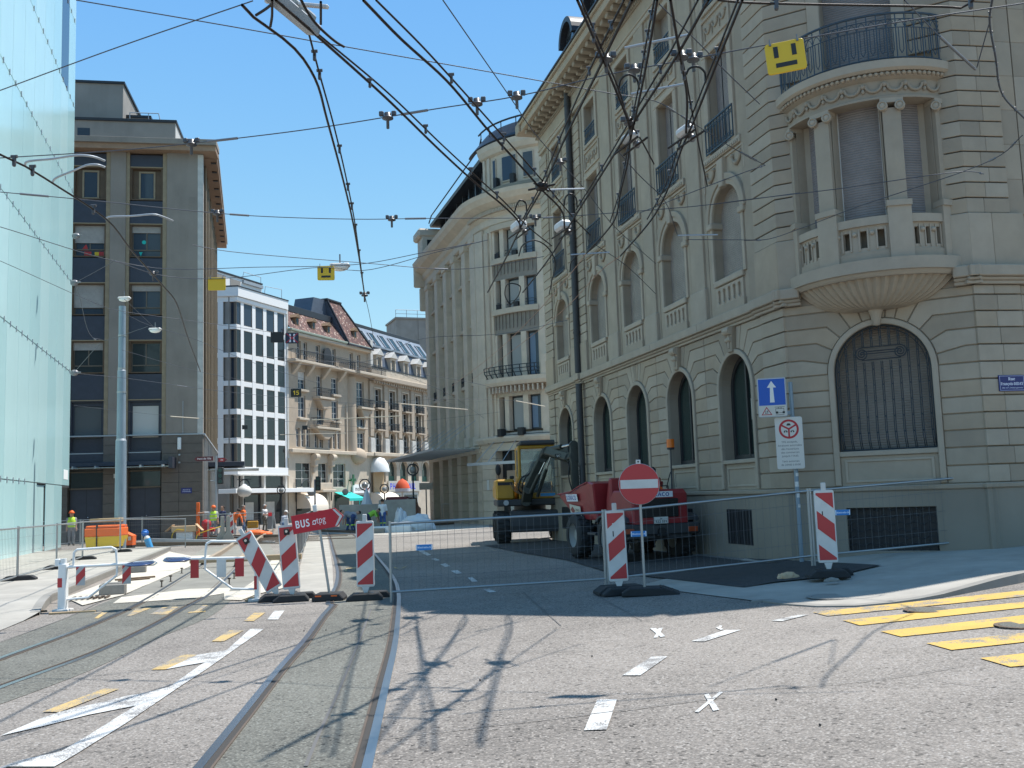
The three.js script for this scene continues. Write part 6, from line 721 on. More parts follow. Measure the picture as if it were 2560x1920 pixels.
{ // fence along the glass building
  const q = [[43, 1452], [141, 1424], [206, 1400], [300, 1381]].map(p => { const g = G(p[0], p[1], 0.13); return g; }); const dir = q[1].clone().sub(q[0]); const first = q[0].clone().addScaledVector(dir, -1); const pts = [first, ...q];
  const lb = 'galvanised mesh fence panel standing along the mint glass wall'; for (let i = 0; i + 1 < pts.length; i++) fencePanel(pts[i], pts[i + 1], lb, 'fence panels along the glass wall', false, 0.1, 1.08);
  q.slice(0, 4).forEach(p => rubberFoot(p.clone().add(V(0.05, 0, 0)), 0.25, 'rubber fence foot on the pale pavement by the glass wall', 'fence feet by the glass wall'));
  const e = q[3]; const r = G(150, 1376, 0.1); fencePanel(e.clone(), onG(-13.9, -42, 0), 'mesh fence panel turned beside the blue-grey mast', null, false, 0.1, 1.1);
}
{ // panels receding beside the tram strip
  const a = G(738, 1432), b2 = G(776, 1330); const n = 7; for (let i = 0; i < n; i++) { const p = a.clone().lerp(b2, i / n), q = a.clone().lerp(b2, (i + 1) / n - 0.02); p.y = gy(p.x, p.z); q.y = gy(q.x, q.z); fencePanel(p, q, 'mesh fence panel in the row receding behind the bus arrow sign', 'fence row behind the bus sign', false, 0.12, 1.08); } }
{ // fence in front of the office block
  const xs = [-26.5, -23.2, -19.8, -16.2, -12.7]; for (let i = 0; i + 1 < xs.length; i++) fencePanel(onG(xs[i], -53.5 + i * 0.3), onG(xs[i + 1] - 0.05, -53.3 + i * 0.3), 'mesh fence panel guarding the dark tiled base of the office block', 'fence panels before the office block', false, 0.1, 1.2);
  const ys = [[1.0, -62.5], [-2.2, -66], [-5.2, -70]]; for (let i = 0; i < 2; i++) fencePanel(onG(ys[i][0], ys[i][1]).setY(-0.2), onG(ys[i + 1][0], ys[i + 1][1]).setY(-0.2), 'mesh fence panel before the colonnade of the rounded building', 'fence panels by the colonnade', false, 0.1, 1.2); }
// --- red and white beacons on black feet ---
const beaconGeo = { frame: ext(rrect(0.29, 1.06, 0.03), -0.02, 0.02, 0.006), top: box(-0.035, 0.035, 0.5, 0.64, -0.018, 0.018, 0.008), neck: ext([[-0.06, -0.53], [0.06, -0.53], [0.028, -0.62], [-0.028, -0.62]], -0.018, 0.018), foot1: merge([ext([[-0.31, 0], [0.27, 0], [0.27, 0.035], [0.2, 0.115], [-0.2, 0.115], [-0.31, 0.035]], -0.2, 0.2, 0.014), ext([[-0.12, 0], [0.40, 0], [0.40, 0.035], [0.33, 0.11], [-0.05, 0.11], [-0.12, 0.035]], -0.44, -0.21, 0.014)]) };
function beacon(p, label, o = {}) {
  const t = thing('traffic_beacon', label, 'beacon', p, o.ry || 0); const foot = mesh('foot', beaconGeo.foot1, M.rubber, t); foot.rotation.y = o.fr ?? 0.15; for (const x of [-0.14, 0.1]) mesh('foot_slot', box(x - 0.03, x + 0.03, 0.11, 0.118, -0.14, 0.14), M.black, foot); mesh('foot_notch', box(0.15, 0.19, 0.02, 0.09, -0.45, -0.1), M.black, foot);
  const bd = mesh('board', beaconGeo.frame, M.signW, t); bd.position.set(0, 0.12 + 0.62, 0); bd.rotation.z = o.tilt || 0; bd.rotation.x = o.lean || 0; if (o.tilt) { bd.position.x = -Math.sin(o.tilt) * 0.62; bd.position.y = 0.13 + Math.cos(o.tilt) * 0.6; }
  mesh('top_cap', beaconGeo.top, M.signW, bd); mesh('neck', beaconGeo.neck, M.signW, bd);
  const s = o.flip ? -1 : 1, w = 0.125, h = 0.49; // red stripes: real thin sheets on the board
  const clip = (y0, y1) => { const k = 0.19; const P0 = []; const f = x => x * s * 0.8; const pts = [[-w, y0 + f(-w)], [w, y0 + f(w)], [w, y1 + f(w)], [-w, y1 + f(-w)]]; let poly = pts; const cut = (poly, yc, keepBelow) => { const o2 = []; for (let i = 0; i < poly.length; i++) { const a = poly[i], b = poly[(i + 1) % poly.length]; const ia = keepBelow ? a[1] <= yc : a[1] >= yc, ib = keepBelow ? b[1] <= yc : b[1] >= yc; if (ia) o2.push(a); if (ia !== ib) { const t2 = (yc - a[1]) / (b[1] - a[1]); o2.push([a[0] + (b[0] - a[0]) * t2, yc]); } } return o2; }; poly = cut(cut(poly, h, true), -h, false); return poly; };
  for (const [y0, y1] of [[0.36, 0.62], [-0.13, 0.13], [-0.62, -0.36]]) { const pl = clip(y0, y1); if (pl.length > 2) mesh('red_stripe', ext(pl, 0.021, 0.0235), M.redP, bd); }
  if (o.lamp) { mesh('lamp_bracket', box(-0.045, 0.045, 0.36, 0.46, 0.024, 0.05, 0.008), M.black, bd); mesh('lamp_button', cylZ(0, 0.42, 0.055, 0.022, 0.012, 14), M.chrome, bd); }
  if (o.mark) { mesh('sticker', box(-0.05, 0.0, 0.3, 0.34, 0.024, 0.026), M.signW, bd); mesh('scratch', box(-0.05, -0.035, 0.14, 0.22, 0.0205, 0.022), M.black, bd); }
  return t; }
const bL = G(694, 1502), bM2 = G(731, 1503), bC = G(915, 1500), bR1 = G(1549, 1487), bR2 = G(2073, 1443, 0.06);
beacon(bL, 'red and white striped beacon leaning far to one side on its foot', { tilt: 0.52, lamp: true, fr: 0.25 });
beacon(bM2, 'upright red and white beacon touching the leaning one, with badge at top', { tilt: 0.075, lamp: true, fr: 0.2 });
beacon(bC, 'upright red and white beacon between the curved tram rails', { fr: 0.12 });
beacon(bR1, 'scuffed red and white beacon beside the no-entry sign', { fr: 0.2, mark: true, ry: 0.05, tilt: 0.02 });
beacon(bR2, 'red and white beacon with stripes slanting the other way on the corner pavement', { flip: true, fr: -0.1, mark: true, tilt: 0.0 });
// --- leaning BUS arrow sign ---
{ const p = G(824, 1501); const t = thing('bus_arrow_sign', 'tilted red arrow sign reading BUS on a leaning pole', 'sign', p); const foot = mesh('foot', ext([[-0.25, 0], [0.25, 0], [0.26, 0.05], [0.19, 0.125], [-0.19, 0.125], [-0.26, 0.05]], -0.2, 0.2, 0.016), M.rubber, t); for (const x of [-0.2, 0.06]) mesh('spray_mark', box(x, x + 0.1, 0.08, 0.1, 0.2, 0.204), M.orange, foot);
  const top = V(-0.155, 1.2, 0); mesh('pole', bar([0, 0.1, 0], top, 0.022, 0.022, 12), M.galv, t); const br = mesh('bracket', box(-0.06, 0.03, -0.05, 0.05, -0.02, 0.05, 0.005), M.galv, t); br.position.copy(top);
  const b = mesh('board', ext([[-0.5, -0.155], [0.36, -0.155], [0.5, 0], [0.36, 0.155], [-0.5, 0.155]], 0, 0.02, 0.003), M.redP, t); b.position.set(-0.165, 1.305, 0.04); b.rotation.z = 0.15; b.scale.set(0.86, 0.98, 1);
  const fm = faceMat(1024, 320, (x, w, h) => { x.fillStyle = '#c01f2e'; x.fillRect(0, 0, w, h); x.fillStyle = '#f2eeee'; x.font = 'bold 190px sans-serif'; x.fillText('BUS', 52, 232, 350); x.font = '150px sans-serif'; x.fillText('tpg', 560, 212, 250); x.lineWidth = 16; x.strokeStyle = '#f2eeee'; x.beginPath(); x.arc(505, 182, 34, 0, Math.PI * 2); x.stroke(); x.beginPath(); x.moveTo(480, 152); x.lineTo(565, 150); x.stroke(); x.lineWidth = 9; x.beginPath(); x.moveTo(450, 212); x.lineTo(540, 214); x.stroke(); }, 0.5);
  const g = new THREE.ShapeGeometry(new THREE.Shape([[-0.49, -0.148], [0.355, -0.148], [0.355, 0.148], [-0.49, 0.148]].map(p => new THREE.Vector2(...p)))); const uv = g.attributes.uv, ps = g.attributes.position; for (let i = 0; i < ps.count; i++) uv.setXY(i, (ps.getX(i) + 0.49) / 0.845, (ps.getY(i) + 0.148) / 0.296); mesh('lettering', nonIdx(g).translate(0, 0, 0.0215), fm, b);
  mesh('white_chevron', ext([[0.31, -0.14], [0.35, -0.14], [0.475, 0], [0.35, 0.14], [0.31, 0.14], [0.42, 0]], 0.021, 0.0235), M.signW, b); mesh('lamp_clip', box(-0.06, 0.02, 0.15, 0.27, -0.02, 0.03, 0.01), M.signW, b); }
// --- no-entry sign ---
{ const p = G(1613, 1488); const t = thing('no_entry_sign', 'round red no-entry sign with white bar on a thin pole', 'sign', p); const f1 = mesh('foot', ext([[-0.42, 0], [0.42, 0], [0.42, 0.04], [0.2, 0.12], [-0.3, 0.12], [-0.42, 0.05]], -0.2, 0.2, 0.014), M.rubber, t); f1.rotation.y = -0.12; f1.position.x = 0.08; for (const k of [0, 1, 2]) mesh('rib', box(0.14 + k * 0.085, 0.165 + k * 0.085, 0.06, 0.13 - k * 0.025, -0.18, 0.18), M.black, f1); const f2 = mesh('foot', ext([[-0.4, 0], [0.4, 0], [0.4, 0.04], [0.28, 0.12], [-0.28, 0.12], [-0.4, 0.04]], -0.18, 0.18, 0.014), M.rubber, t); f2.position.set(-0.3, 0, -0.42); f2.rotation.y = 0.2;
  mesh('pole', bar([0, 0.1, 0], [-0.01, 1.98, 0], 0.02, 0.02, 12), M.galv, t); const d = mesh('disc', cylZ(0, 0, 0, 0.30, 0.012, 48), M.redP, t); d.position.set(-0.015, 1.63, 0.035); mesh('white_bar', box(-0.28, 0.28, -0.065, 0.065, 0.006, 0.010, 0.001), M.signW, d); mesh('top_tag', box(-0.035, 0.035, 0.295, 0.36, -0.004, 0.006, 0.003), M.signW, d); mesh('tag_hole', cylZ(0, 0.33, 0.008, 0.013, 0.004, 10), M.black, d); mesh('disc_rim', tor(0, 0, 0, 0.30, 0.006, Math.PI * 2, 0, 48), M.galvF, d); }
// --- post with one-way sign and restriction plate ---
{ const p = FC.at(0.14, 0, 0.42); p.y = gy(p.x, p.z) + 0.03; const t = thing('sign_post', 'grey post carrying blue one-way arrow sign and white restriction plate', 'sign', p); const ry = -0.25; mesh('post', bar([0, 0, 0], [0, 3.2, 0], 0.038, 0.038, 14), M.mast, t); mesh('post_arm', box(-0.28, 0.02, 2.62, 2.68, -0.02, 0.02), M.mast, t);
  const q = mesh('one_way_sign', ext(rrect(0.5, 0.70, 0.03), -0.01, 0.01, 0.003), M.galvF, t); q.position.set(-0.36, 2.93, 0.07); q.rotation.y = ry;
  mesh('one_way_face', plate(0.47, 0.67, 0.0125), faceMat(470, 670, (x, w, h) => { x.fillStyle = '#c9c3b8'; x.fillRect(0, 0, w, h); x.fillStyle = '#1c56b0'; x.fillRect(6, 6, w - 12, 470); x.fillStyle = '#e4e0d8'; x.beginPath(); x.moveTo(235, 40); x.lineTo(315, 160); x.lineTo(262, 160); x.lineTo(275, 425); x.lineTo(195, 425); x.lineTo(208, 160); x.lineTo(155, 160); x.fill(); x.strokeStyle = '#a8262e'; x.lineWidth = 14; x.beginPath(); x.moveTo(130, 512); x.lineTo(212, 640); x.lineTo(48, 640); x.closePath(); x.stroke(); x.fillStyle = '#222'; x.fillRect(108, 570, 10, 55); x.fillRect(140, 565, 10, 60); x.fillRect(100, 610, 26, 8); x.fillRect(132, 575, 26, 8); x.strokeStyle = '#222'; x.lineWidth = 7; x.strokeRect(285, 540, 140, 76); x.fillRect(285, 590, 40, 40); x.fillRect(400, 590, 40, 40); x.strokeRect(330, 515, 50, 26); x.beginPath(); x.moveTo(270, 512); x.lineTo(440, 512); x.stroke(); x.beginPath(); x.moveTo(280, 650); x.lineTo(430, 650); x.stroke(); }), q);
  const r = mesh('restriction_sign', ext(rrect(0.47, 0.92, 0.035), -0.008, 0.008, 0.003), M.signW, t); r.position.set(-0.1, 2.11, 0.075); r.rotation.y = ry;
  mesh('restriction_face', plate(0.455, 0.905, 0.0095), faceMat(512, 1018, (x, w, h) => { x.fillStyle = '#cfc9c0'; x.fillRect(0, 0, w, h); x.strokeStyle = '#b01f2a'; x.lineWidth = 42; x.beginPath(); x.arc(256, 232, 172, 0, 7); x.stroke(); x.lineWidth = 34; x.beginPath(); x.moveTo(256, 232); x.lineTo(256, 395); x.moveTo(256, 232); x.lineTo(115, 150); x.moveTo(256, 232); x.lineTo(397, 150); x.stroke(); x.fillStyle = '#26221f'; x.fillRect(216, 138, 80, 24); x.fillRect(228, 118, 56, 22); x.beginPath(); x.arc(170, 285, 15, 0, 7); x.arc(215, 285, 15, 0, 7); x.fill(); x.fillRect(165, 258, 55, 14); x.beginPath(); x.arc(300, 285, 15, 0, 7); x.arc(345, 285, 15, 0, 7); x.fill(); x.fillRect(300, 256, 48, 12); x.textAlign = 'center'; x.font = '50px sans-serif'; ['TPG exceptés,', 'livraisons autorisées', 'dès l\u2019ouverture', 'des commerces', 'jusqu\u2019à 11h30.'].forEach((s, i) => x.fillText(s, 256, 505 + i * 70, 470)); ['Taxis autorisés', 'de 20h00 à 6h00'].forEach((s, i) => x.fillText(s, 256, 890 + i * 68, 440)); }), r);
  for (const [y, a, s] of [[1.55, 0.3, 0.06], [1.38, -0.4, 0.09], [1.18, 0.2, 0.07], [1.0, 0.5, 0.06]]) { const st = mesh('torn_sticker', new THREE.CylinderGeometry(0.0395, 0.0395, s, 12, 1, true, a - 0.8, 1.9), M.signW, t); st.position.y = y; } }
// --- swing gates over the tram track ---
function gate(p, label, right) { const t = thing('swing_gate', label, 'gate', p); const s = right ? 1 : -1; const pw = right ? 0.065 : 0.04; mesh('post', box(-pw, pw, 0, 0.78, -0.06, 0.06, 0.012), M.whiteP, t); mesh('base_plate', box(-0.13, 0.13, 0, 0.05, -0.12, 0.12, 0.01), M.signW, t); mesh('post_cap', merge([cylY(0, 0.74, 0, 0.05, 0.12), box(-0.13, -0.05, 0.74, 0.86, -0.04, 0.04, 0.01)]), M.whiteP, t); mesh('post_band', box(-pw - 0.003, pw * 0.1, right ? 0.4 : 0.2, right ? 0.55 : 0.42, -0.063, 0.063), M.redP, t);
  const L2 = 1.12; mesh('arm', tube([[0, 0.72, 0], [s * L2, 0.74, 0]], 0.026, 8), M.whiteP, t); mesh('hoop', tube([[s * 0.16, 0.72, 0], [s * 0.17, 0.95, 0], [s * 0.22, 1.0, 0], [s * 0.78, 1.02, 0], [s * 0.86, 0.98, 0], [s * 0.88, 0.74, 0]], 0.021, 8, false, false), M.whiteP, t); mesh('brace', tube([[0.06 * s, 0.2, 0], [s * 0.42, 0.22, 0], [s * 0.5, 0.28, 0], [s * 0.88, 0.56, 0], [s * 0.88, 0.72, 0]], 0.019, 8), M.whiteP, t);
  for (const [x, w] of [[0.22, 0.15], [0.98, 0.14]]) { const c = mesh('reflector_plate', box(s * x, s * (x + w), 0.42, 0.72, 0.022, 0.03, 0.002), right ? M.galvF : M.redP, t); if (right) { const x0 = Math.min(s * x, s * (x + w)), x1 = Math.max(s * x, s * (x + w)); mesh('red_stripe', ext([[x0, 0.42], [x0, 0.57], [x1, 0.72], [x1, 0.58]].map(q => [q[0], q[1]]), 0.031, 0.033), M.redP, c); mesh('red_stripe', ext([[x0, 0.66], [x0, 0.72], [x0 + 0.06, 0.72]], 0.031, 0.033), M.redP, c); } }
  if (!right) mesh('white_plate', box(s * 0.52, s * 0.68, 0.42, 0.72, 0.022, 0.03, 0.002), M.signW, t);
  const ring = mesh('round_plate_holder', tube([[s * 1.1, 0.74, 0.05], [s * 1.2, 0.77, 0.05], [s * 1.5, 0.78, 0.05], [s * 1.56, 0.75, 0.05], [s * 1.5, 0.71, 0.05], [s * 1.2, 0.70, 0.05], [s * 1.1, 0.74, 0.05]], 0.012, 6), M.whiteP, t); const disc = mesh('folded_disc', sph(0, 0, 0, 0.235, 1, 0.13, 1, 24, 10), mat(L(0.03, 0.05, 0.12), { r: 0.25 }), t); disc.position.set(s * (right ? 1.27 : 1.33), 0.74, 0.06); disc.rotation.x = 0.1; return t; }
gate(G(157, 1530), 'white tubular swing gate with grey and red plates on the pavement kerb side', true);
gate(G(644, 1503), 'white tubular swing gate with solid red plates by the leaning beacon', false);
// --- blue-grey tram mast ---
{ const p = G(300, 1378, 0.0); const t = thing('tram_mast', 'tall stepped blue-grey steel mast beside the mint glass building', 'mast', p); mesh('lower_tube', cylY(0, 0, 0, 0.235, 4.55, 28, 0.215), M.mast, t); mesh('collar', cylY(0, 4.55, 0, 0.215, 0.1, 28, 0.175), M.galvF, t); mesh('middle_tube', cylY(0, 4.6, 0, 0.18, 2.9, 28, 0.17), M.mast, t); mesh('collar', cylY(0, 7.48, 0, 0.175, 0.07, 28, 0.145), M.galvF, t); mesh('upper_tube', cylY(0, 7.5, 0, 0.145, 2.75, 28, 0.14), M.mast, t); for (const y of [6.55, 7.55, 8.95]) mesh('band', cylY(0, y, 0, y > 7.5 ? 0.158 : 0.19, 0.07, 24), M.galv, t); }
// --- hanging yellow signs, signals, lamps ---
function hung(name, px, py, h, w, hh, m, label, cat, draw, ry = 0, group, roll = 0) { const p = Hh(px, py, h); const t = thing(name, label, cat, p, ry, group); const b = mesh('panel', ext(rrect(w, hh, Math.min(w, hh) * 0.1), -0.012, 0.012, 0.003), m, t); b.rotation.z = roll; for (const x of [-0.35, 0.35]) mesh('hanger', merge([cylZ(x * w, hh * 0.45, 0.018, 0.012, 0.02, 8), bar([x * w, hh * 0.45, 0], [x * w, hh * 0.5 + 0.05, 0], 0.006, 0.006, 5)]), M.fitting, b); if (draw) draw(b); return t; }
const smile = (w) => b => { mesh('black_bar', box(-w * 0.29, -w * 0.17, w * 0.0, w * 0.31, 0.0125, 0.015), M.signBk, b); mesh('black_bar', box(w * 0.17, w * 0.29, w * 0.0, w * 0.31, 0.0125, 0.015), M.signBk, b); mesh('black_bar', box(-w * 0.27, w * 0.27, -w * 0.27, -w * 0.15, 0.0125, 0.015), M.signBk, b); };
hung('tram_signal_board', 1964, 142, 5.75, 0.37, 0.31, M.signY, 'yellow wire board with three black bars hanging before the rounded bay', 'signal board', smile(0.37), -0.25, null, 0.07);
hung('tram_signal_board', 815, 683, 6.0, 0.33, 0.28, M.signY, 'yellow wire board with three black bars beside a street lamp', 'signal board', smile(0.33), 0.1);
hung('tram_signal_board', 542, 710, 6.0, 0.345, 0.26, M.signY, 'plain yellow board seen from its blank side by the office block', 'signal board', null, 0.1);
{ const t = hung('lane_signal', 730, 845, 6.2, 0.37, 0.31, M.black, 'dark signal panel showing a red cross over white bars', 'signal', b => { mesh('display', plate(0.34, 0.28, 0.0135), faceMat(170, 140, (x, w, h) => { x.fillStyle = '#20263f'; x.fillRect(0, 0, w, h); x.fillStyle = '#dfe3ea'; x.fillRect(46, 12, 24, 118); x.fillRect(104, 12, 24, 118); x.fillStyle = '#20263f'; x.fillRect(36, 52, 20, 36); x.fillRect(118, 52, 20, 36); x.strokeStyle = '#c62a3c'; x.lineWidth = 11; x.beginPath(); x.moveTo(6, 6); x.lineTo(w - 6, h - 6); x.moveTo(w - 6, 6); x.lineTo(6, h - 6); x.stroke(); }), b); }, 0.15); hung('lane_signal', 693, 843, 6.2, 0.36, 0.3, M.black, 'blank black signal panel beside the red cross panel', 'signal', null, 0.15); }
hung('line_number_sign', 740, 982, 6.0, 0.42, 0.34, M.black, 'small black sign showing the number 15 in yellow', 'sign', b => mesh('display', plate(0.38, 0.3, 0.0135), faceMat(190, 150, (x, w, h) => { x.fillStyle = '#15130d'; x.fillRect(0, 0, w, h); x.fillStyle = '#d8b02a'; x.font = 'bold 120px sans-serif'; x.textAlign = 'center'; x.fillText('15', w / 2, 118); }), b), 0.1);
hung('signal_box', 612, 1068, 5.8, 0.3, 0.24, M.black, 'small black box hanging before the white grid building', 'signal', null, 0.2); hung('signal_box', 762, 1069, 5.8, 0.3, 0.24, M.black, 'small black box hanging before the tan stone house', 'signal', null, 0.2);
function wireLamp(px, py, h, label, s = 1) { const p = Hh(px, py, h); const t = thing('street_lamp', label, 'street lamp', p); mesh('housing', merge([box(-0.26 * s, 0.26 * s, 0.0, 0.1 * s, -0.12 * s, 0.12 * s, 0.03)]), M.signW, t); mesh('diffuser', sph(0, 0, 0, 0.22 * s, 1.1, 0.5, 0.55), M.globe, t); mesh('hanger', bar([0, 0.1 * s, 0], [0, 0.35 * s, 0], 0.015, 0.015, 6), M.fitting, t); return t; }
wireLamp(850, 668, 6.2, 'pale lamp housing hung behind a yellow signal board', 0.75); wireLamp(388, 826, 7.6, 'small round lamp hung on wires right of the mast', 0.8); wireLamp(311, 748, 8.3, 'pale lamp fixed close to the top of the mast', 0.75);
// --- far direction signs with traffic light ---
{ const p = onG(-17.3, -59.5); p.x = Dp(541, 1300, 57).x; p.z = -57; p.y = gy(p.x, p.z); const t = thing('traffic_light_post', 'post with traffic light and brown arrow direction signs by the office block', 'traffic light', p); mesh('post', bar([0, 0, 0], [0, 4.6, 0], 0.07, 0.06, 10), M.galvF, t); const hd = mesh('signal_head', box(0.1, 0.42, 3.0, 3.95, -0.1, 0.15, 0.03), M.frameD, t); for (const y of [3.15, 3.47, 3.79]) mesh('lens', cylZ(0.26, y, 0.16, 0.11, 0.08, 14), mat(L(0.03, 0.07, 0.06), { r: 0.3 }), hd); mesh('signal_arm', bar([0, 3.2, 0], [-0.35, 3.2, 0], 0.03, 0.03, 6), M.galvF, t);
  for (const [x0, y, w, tx, dir] of [[-1.25, 4.35, 1.1, 'Pont de l\u2019Ile', -1], [0.1, 4.25, 0.55, 'À Rive', 1]]) { const b = mesh('direction_sign', ext(dir < 0 ? [[x0, y + 0.12], [x0 + 0.16, y], [x0 + w, y], [x0 + w, y + 0.25], [x0 + 0.16, y + 0.25]] : [[x0, y], [x0 + w - 0.14, y], [x0 + w, y + 0.12], [x0 + w - 0.14, y + 0.25], [x0, y + 0.25]], 0.08, 0.11), mat(L(0.16, 0.03, 0.035), { r: 0.4 }), t); mesh('lettering', plate(w - 0.26, 0.2).translate(x0 + w / 2 + (dir < 0 ? 0.04 : -0.03), y + 0.125, 0.113), faceMat(256, 64, (x, ww, h) => { x.fillStyle = dir < 0 ? '#5c1f28' : '#a3222c'; x.fillRect(0, 0, ww, h); x.fillStyle = '#efe4e2'; x.font = 'bold 46px sans-serif'; x.textAlign = 'center'; x.fillText(tx, ww / 2, 48, ww - 10); }), b); } }
{ const q = Dp(788, 1290, 70); const p = V(q.x, gy(q.x, -70), -70); const t = thing('traffic_light_post', 'slim traffic light behind the bus arrow sign', 'traffic light', p); mesh('post', bar([0, 0, 0], [0, 3.4, 0], 0.06, 0.06, 8), M.galvF, t); const hd = mesh('signal_head', box(0.08, 0.4, 2.6, 3.6, -0.1, 0.15, 0.03), M.frameD, t); for (const y of [2.78, 3.1, 3.42]) mesh('lens', cylZ(0.24, y, 0.16, 0.11, 0.06, 12), mat(L(0.03, 0.07, 0.06), { r: 0.3 }), hd); }
// globe street lamps
function globeLamp(px, py, dep, r, label, open) { const c = Dp(px, py, dep); const g = gy(c.x, c.z); const t = thing('globe_lamp', label, 'street lamp', V(c.x, g, c.z)); const h = c.y - g; mesh('post', merge([bar([0, 0, 0], [0, h - r, 0], 0.07, 0.05, 8), cylY(0, 0, 0, 0.16, 0.5, 10, 0.08)]), M.iron, t); if (open) { mesh('hoop', merge([tor(0, h, 0, r, 0.045, Math.PI * 2, 0, 20), box(-r * 0.9, r * 0.9, h + r * 1.0, h + r * 1.08, -0.03, 0.03)]), M.iron, t); mesh('globe', sph(0, h - r * 0.1, 0, r * 0.62, 1, 1, 1), mat(L(0.30, 0.31, 0.3), { r: 0.12 }), t); } else { mesh('globe', lathe([[0, -r * 0.8], [r * 0.5, -r * 0.74], [r * 0.85, -r * 0.5], [r, -r * 0.1], [r * 0.95, r * 0.25], [r * 0.7, r * 0.6], [r * 0.36, r * 0.85], [r * 0.25, r * 1.0], [0, r * 1.05]], 20).translate(0, h, 0), M.globe, t); mesh('hoop', merge([tor(0, h + r * 0.9, 0, r * 0.7, 0.04, Math.PI, 0, 12), box(-r, r, h + r * 1.6, h + r * 1.68, -0.03, 0.03)]), M.iron, t); } return t; }
globeLamp(611, 1228, 72, 0.52, 'white onion-shaped globe lamp before the white shop canopy', false); globeLamp(703, 1225, 80, 0.32, 'thin hoop street lamp between white canopy and beige awning', true); globeLamp(912, 1212, 78, 0.42, 'iron hoop street lamp before the phone shop sign', true); globeLamp(961, 1222, 84, 0.36, 'iron hoop street lamp before the cream awning', true); globeLamp(1032, 1174, 66, 0.36, 'hoop street lamp with clear globe left of the colonnade', true);

// ================= VEHICLES =================
function wheel(t, name, x, y, z, r, w, rim, lugs = 18) { // axle along x of the given parent
  const o = mesh(name, merge([lathe([[r * 0.56, -w / 2], [r * 0.86, -w / 2], [r * 0.97, -w * 0.36], [r, -w * 0.2], [r, w * 0.2], [r * 0.97, w * 0.36], [r * 0.86, w / 2], [r * 0.56, w / 2]], 28).rotateZ(Math.PI / 2), ...Array.from({ length: lugs }, (_, k) => [-1, 1].map(s => { const g = box(-w * 0.42, w * 0.02, r * 0.96, r * 1.05, -r * 0.07, r * 0.07, 0.01); g.translate(s < 0 ? 0 : w * 0.4, 0, 0); const q = g.clone(); q.rotateX((k + (s > 0 ? 0.5 : 0)) / lugs * Math.PI * 2); return q; })).flat()]), M.rubber, t); o.position.set(x, y, z);
  const rm = mesh('rim', merge([lathe([[0.001, -w * 0.18], [r * 0.28, -w * 0.2], [r * 0.34, -w * 0.08], [r * 0.5, -w * 0.1], [r * 0.58, -w * 0.44], [r * 0.6, -w * 0.44], [r * 0.6, w * 0.44], [r * 0.58, w * 0.44], [r * 0.5, w * 0.1], [r * 0.34, w * 0.08], [r * 0.28, w * 0.2], [0.001, w * 0.18]], 24).rotateZ(Math.PI / 2)]), rim, o); mesh('hub', merge([cylX(0, 0, 0, r * 0.2, w * 0.55, 14), ...Array.from({ length: 8 }, (_, k) => cylX(0, Math.cos(k * 0.785) * r * 0.27, Math.sin(k * 0.785) * r * 0.27, 0.018, w * 0.45, 6))]), rim, o); return o; }
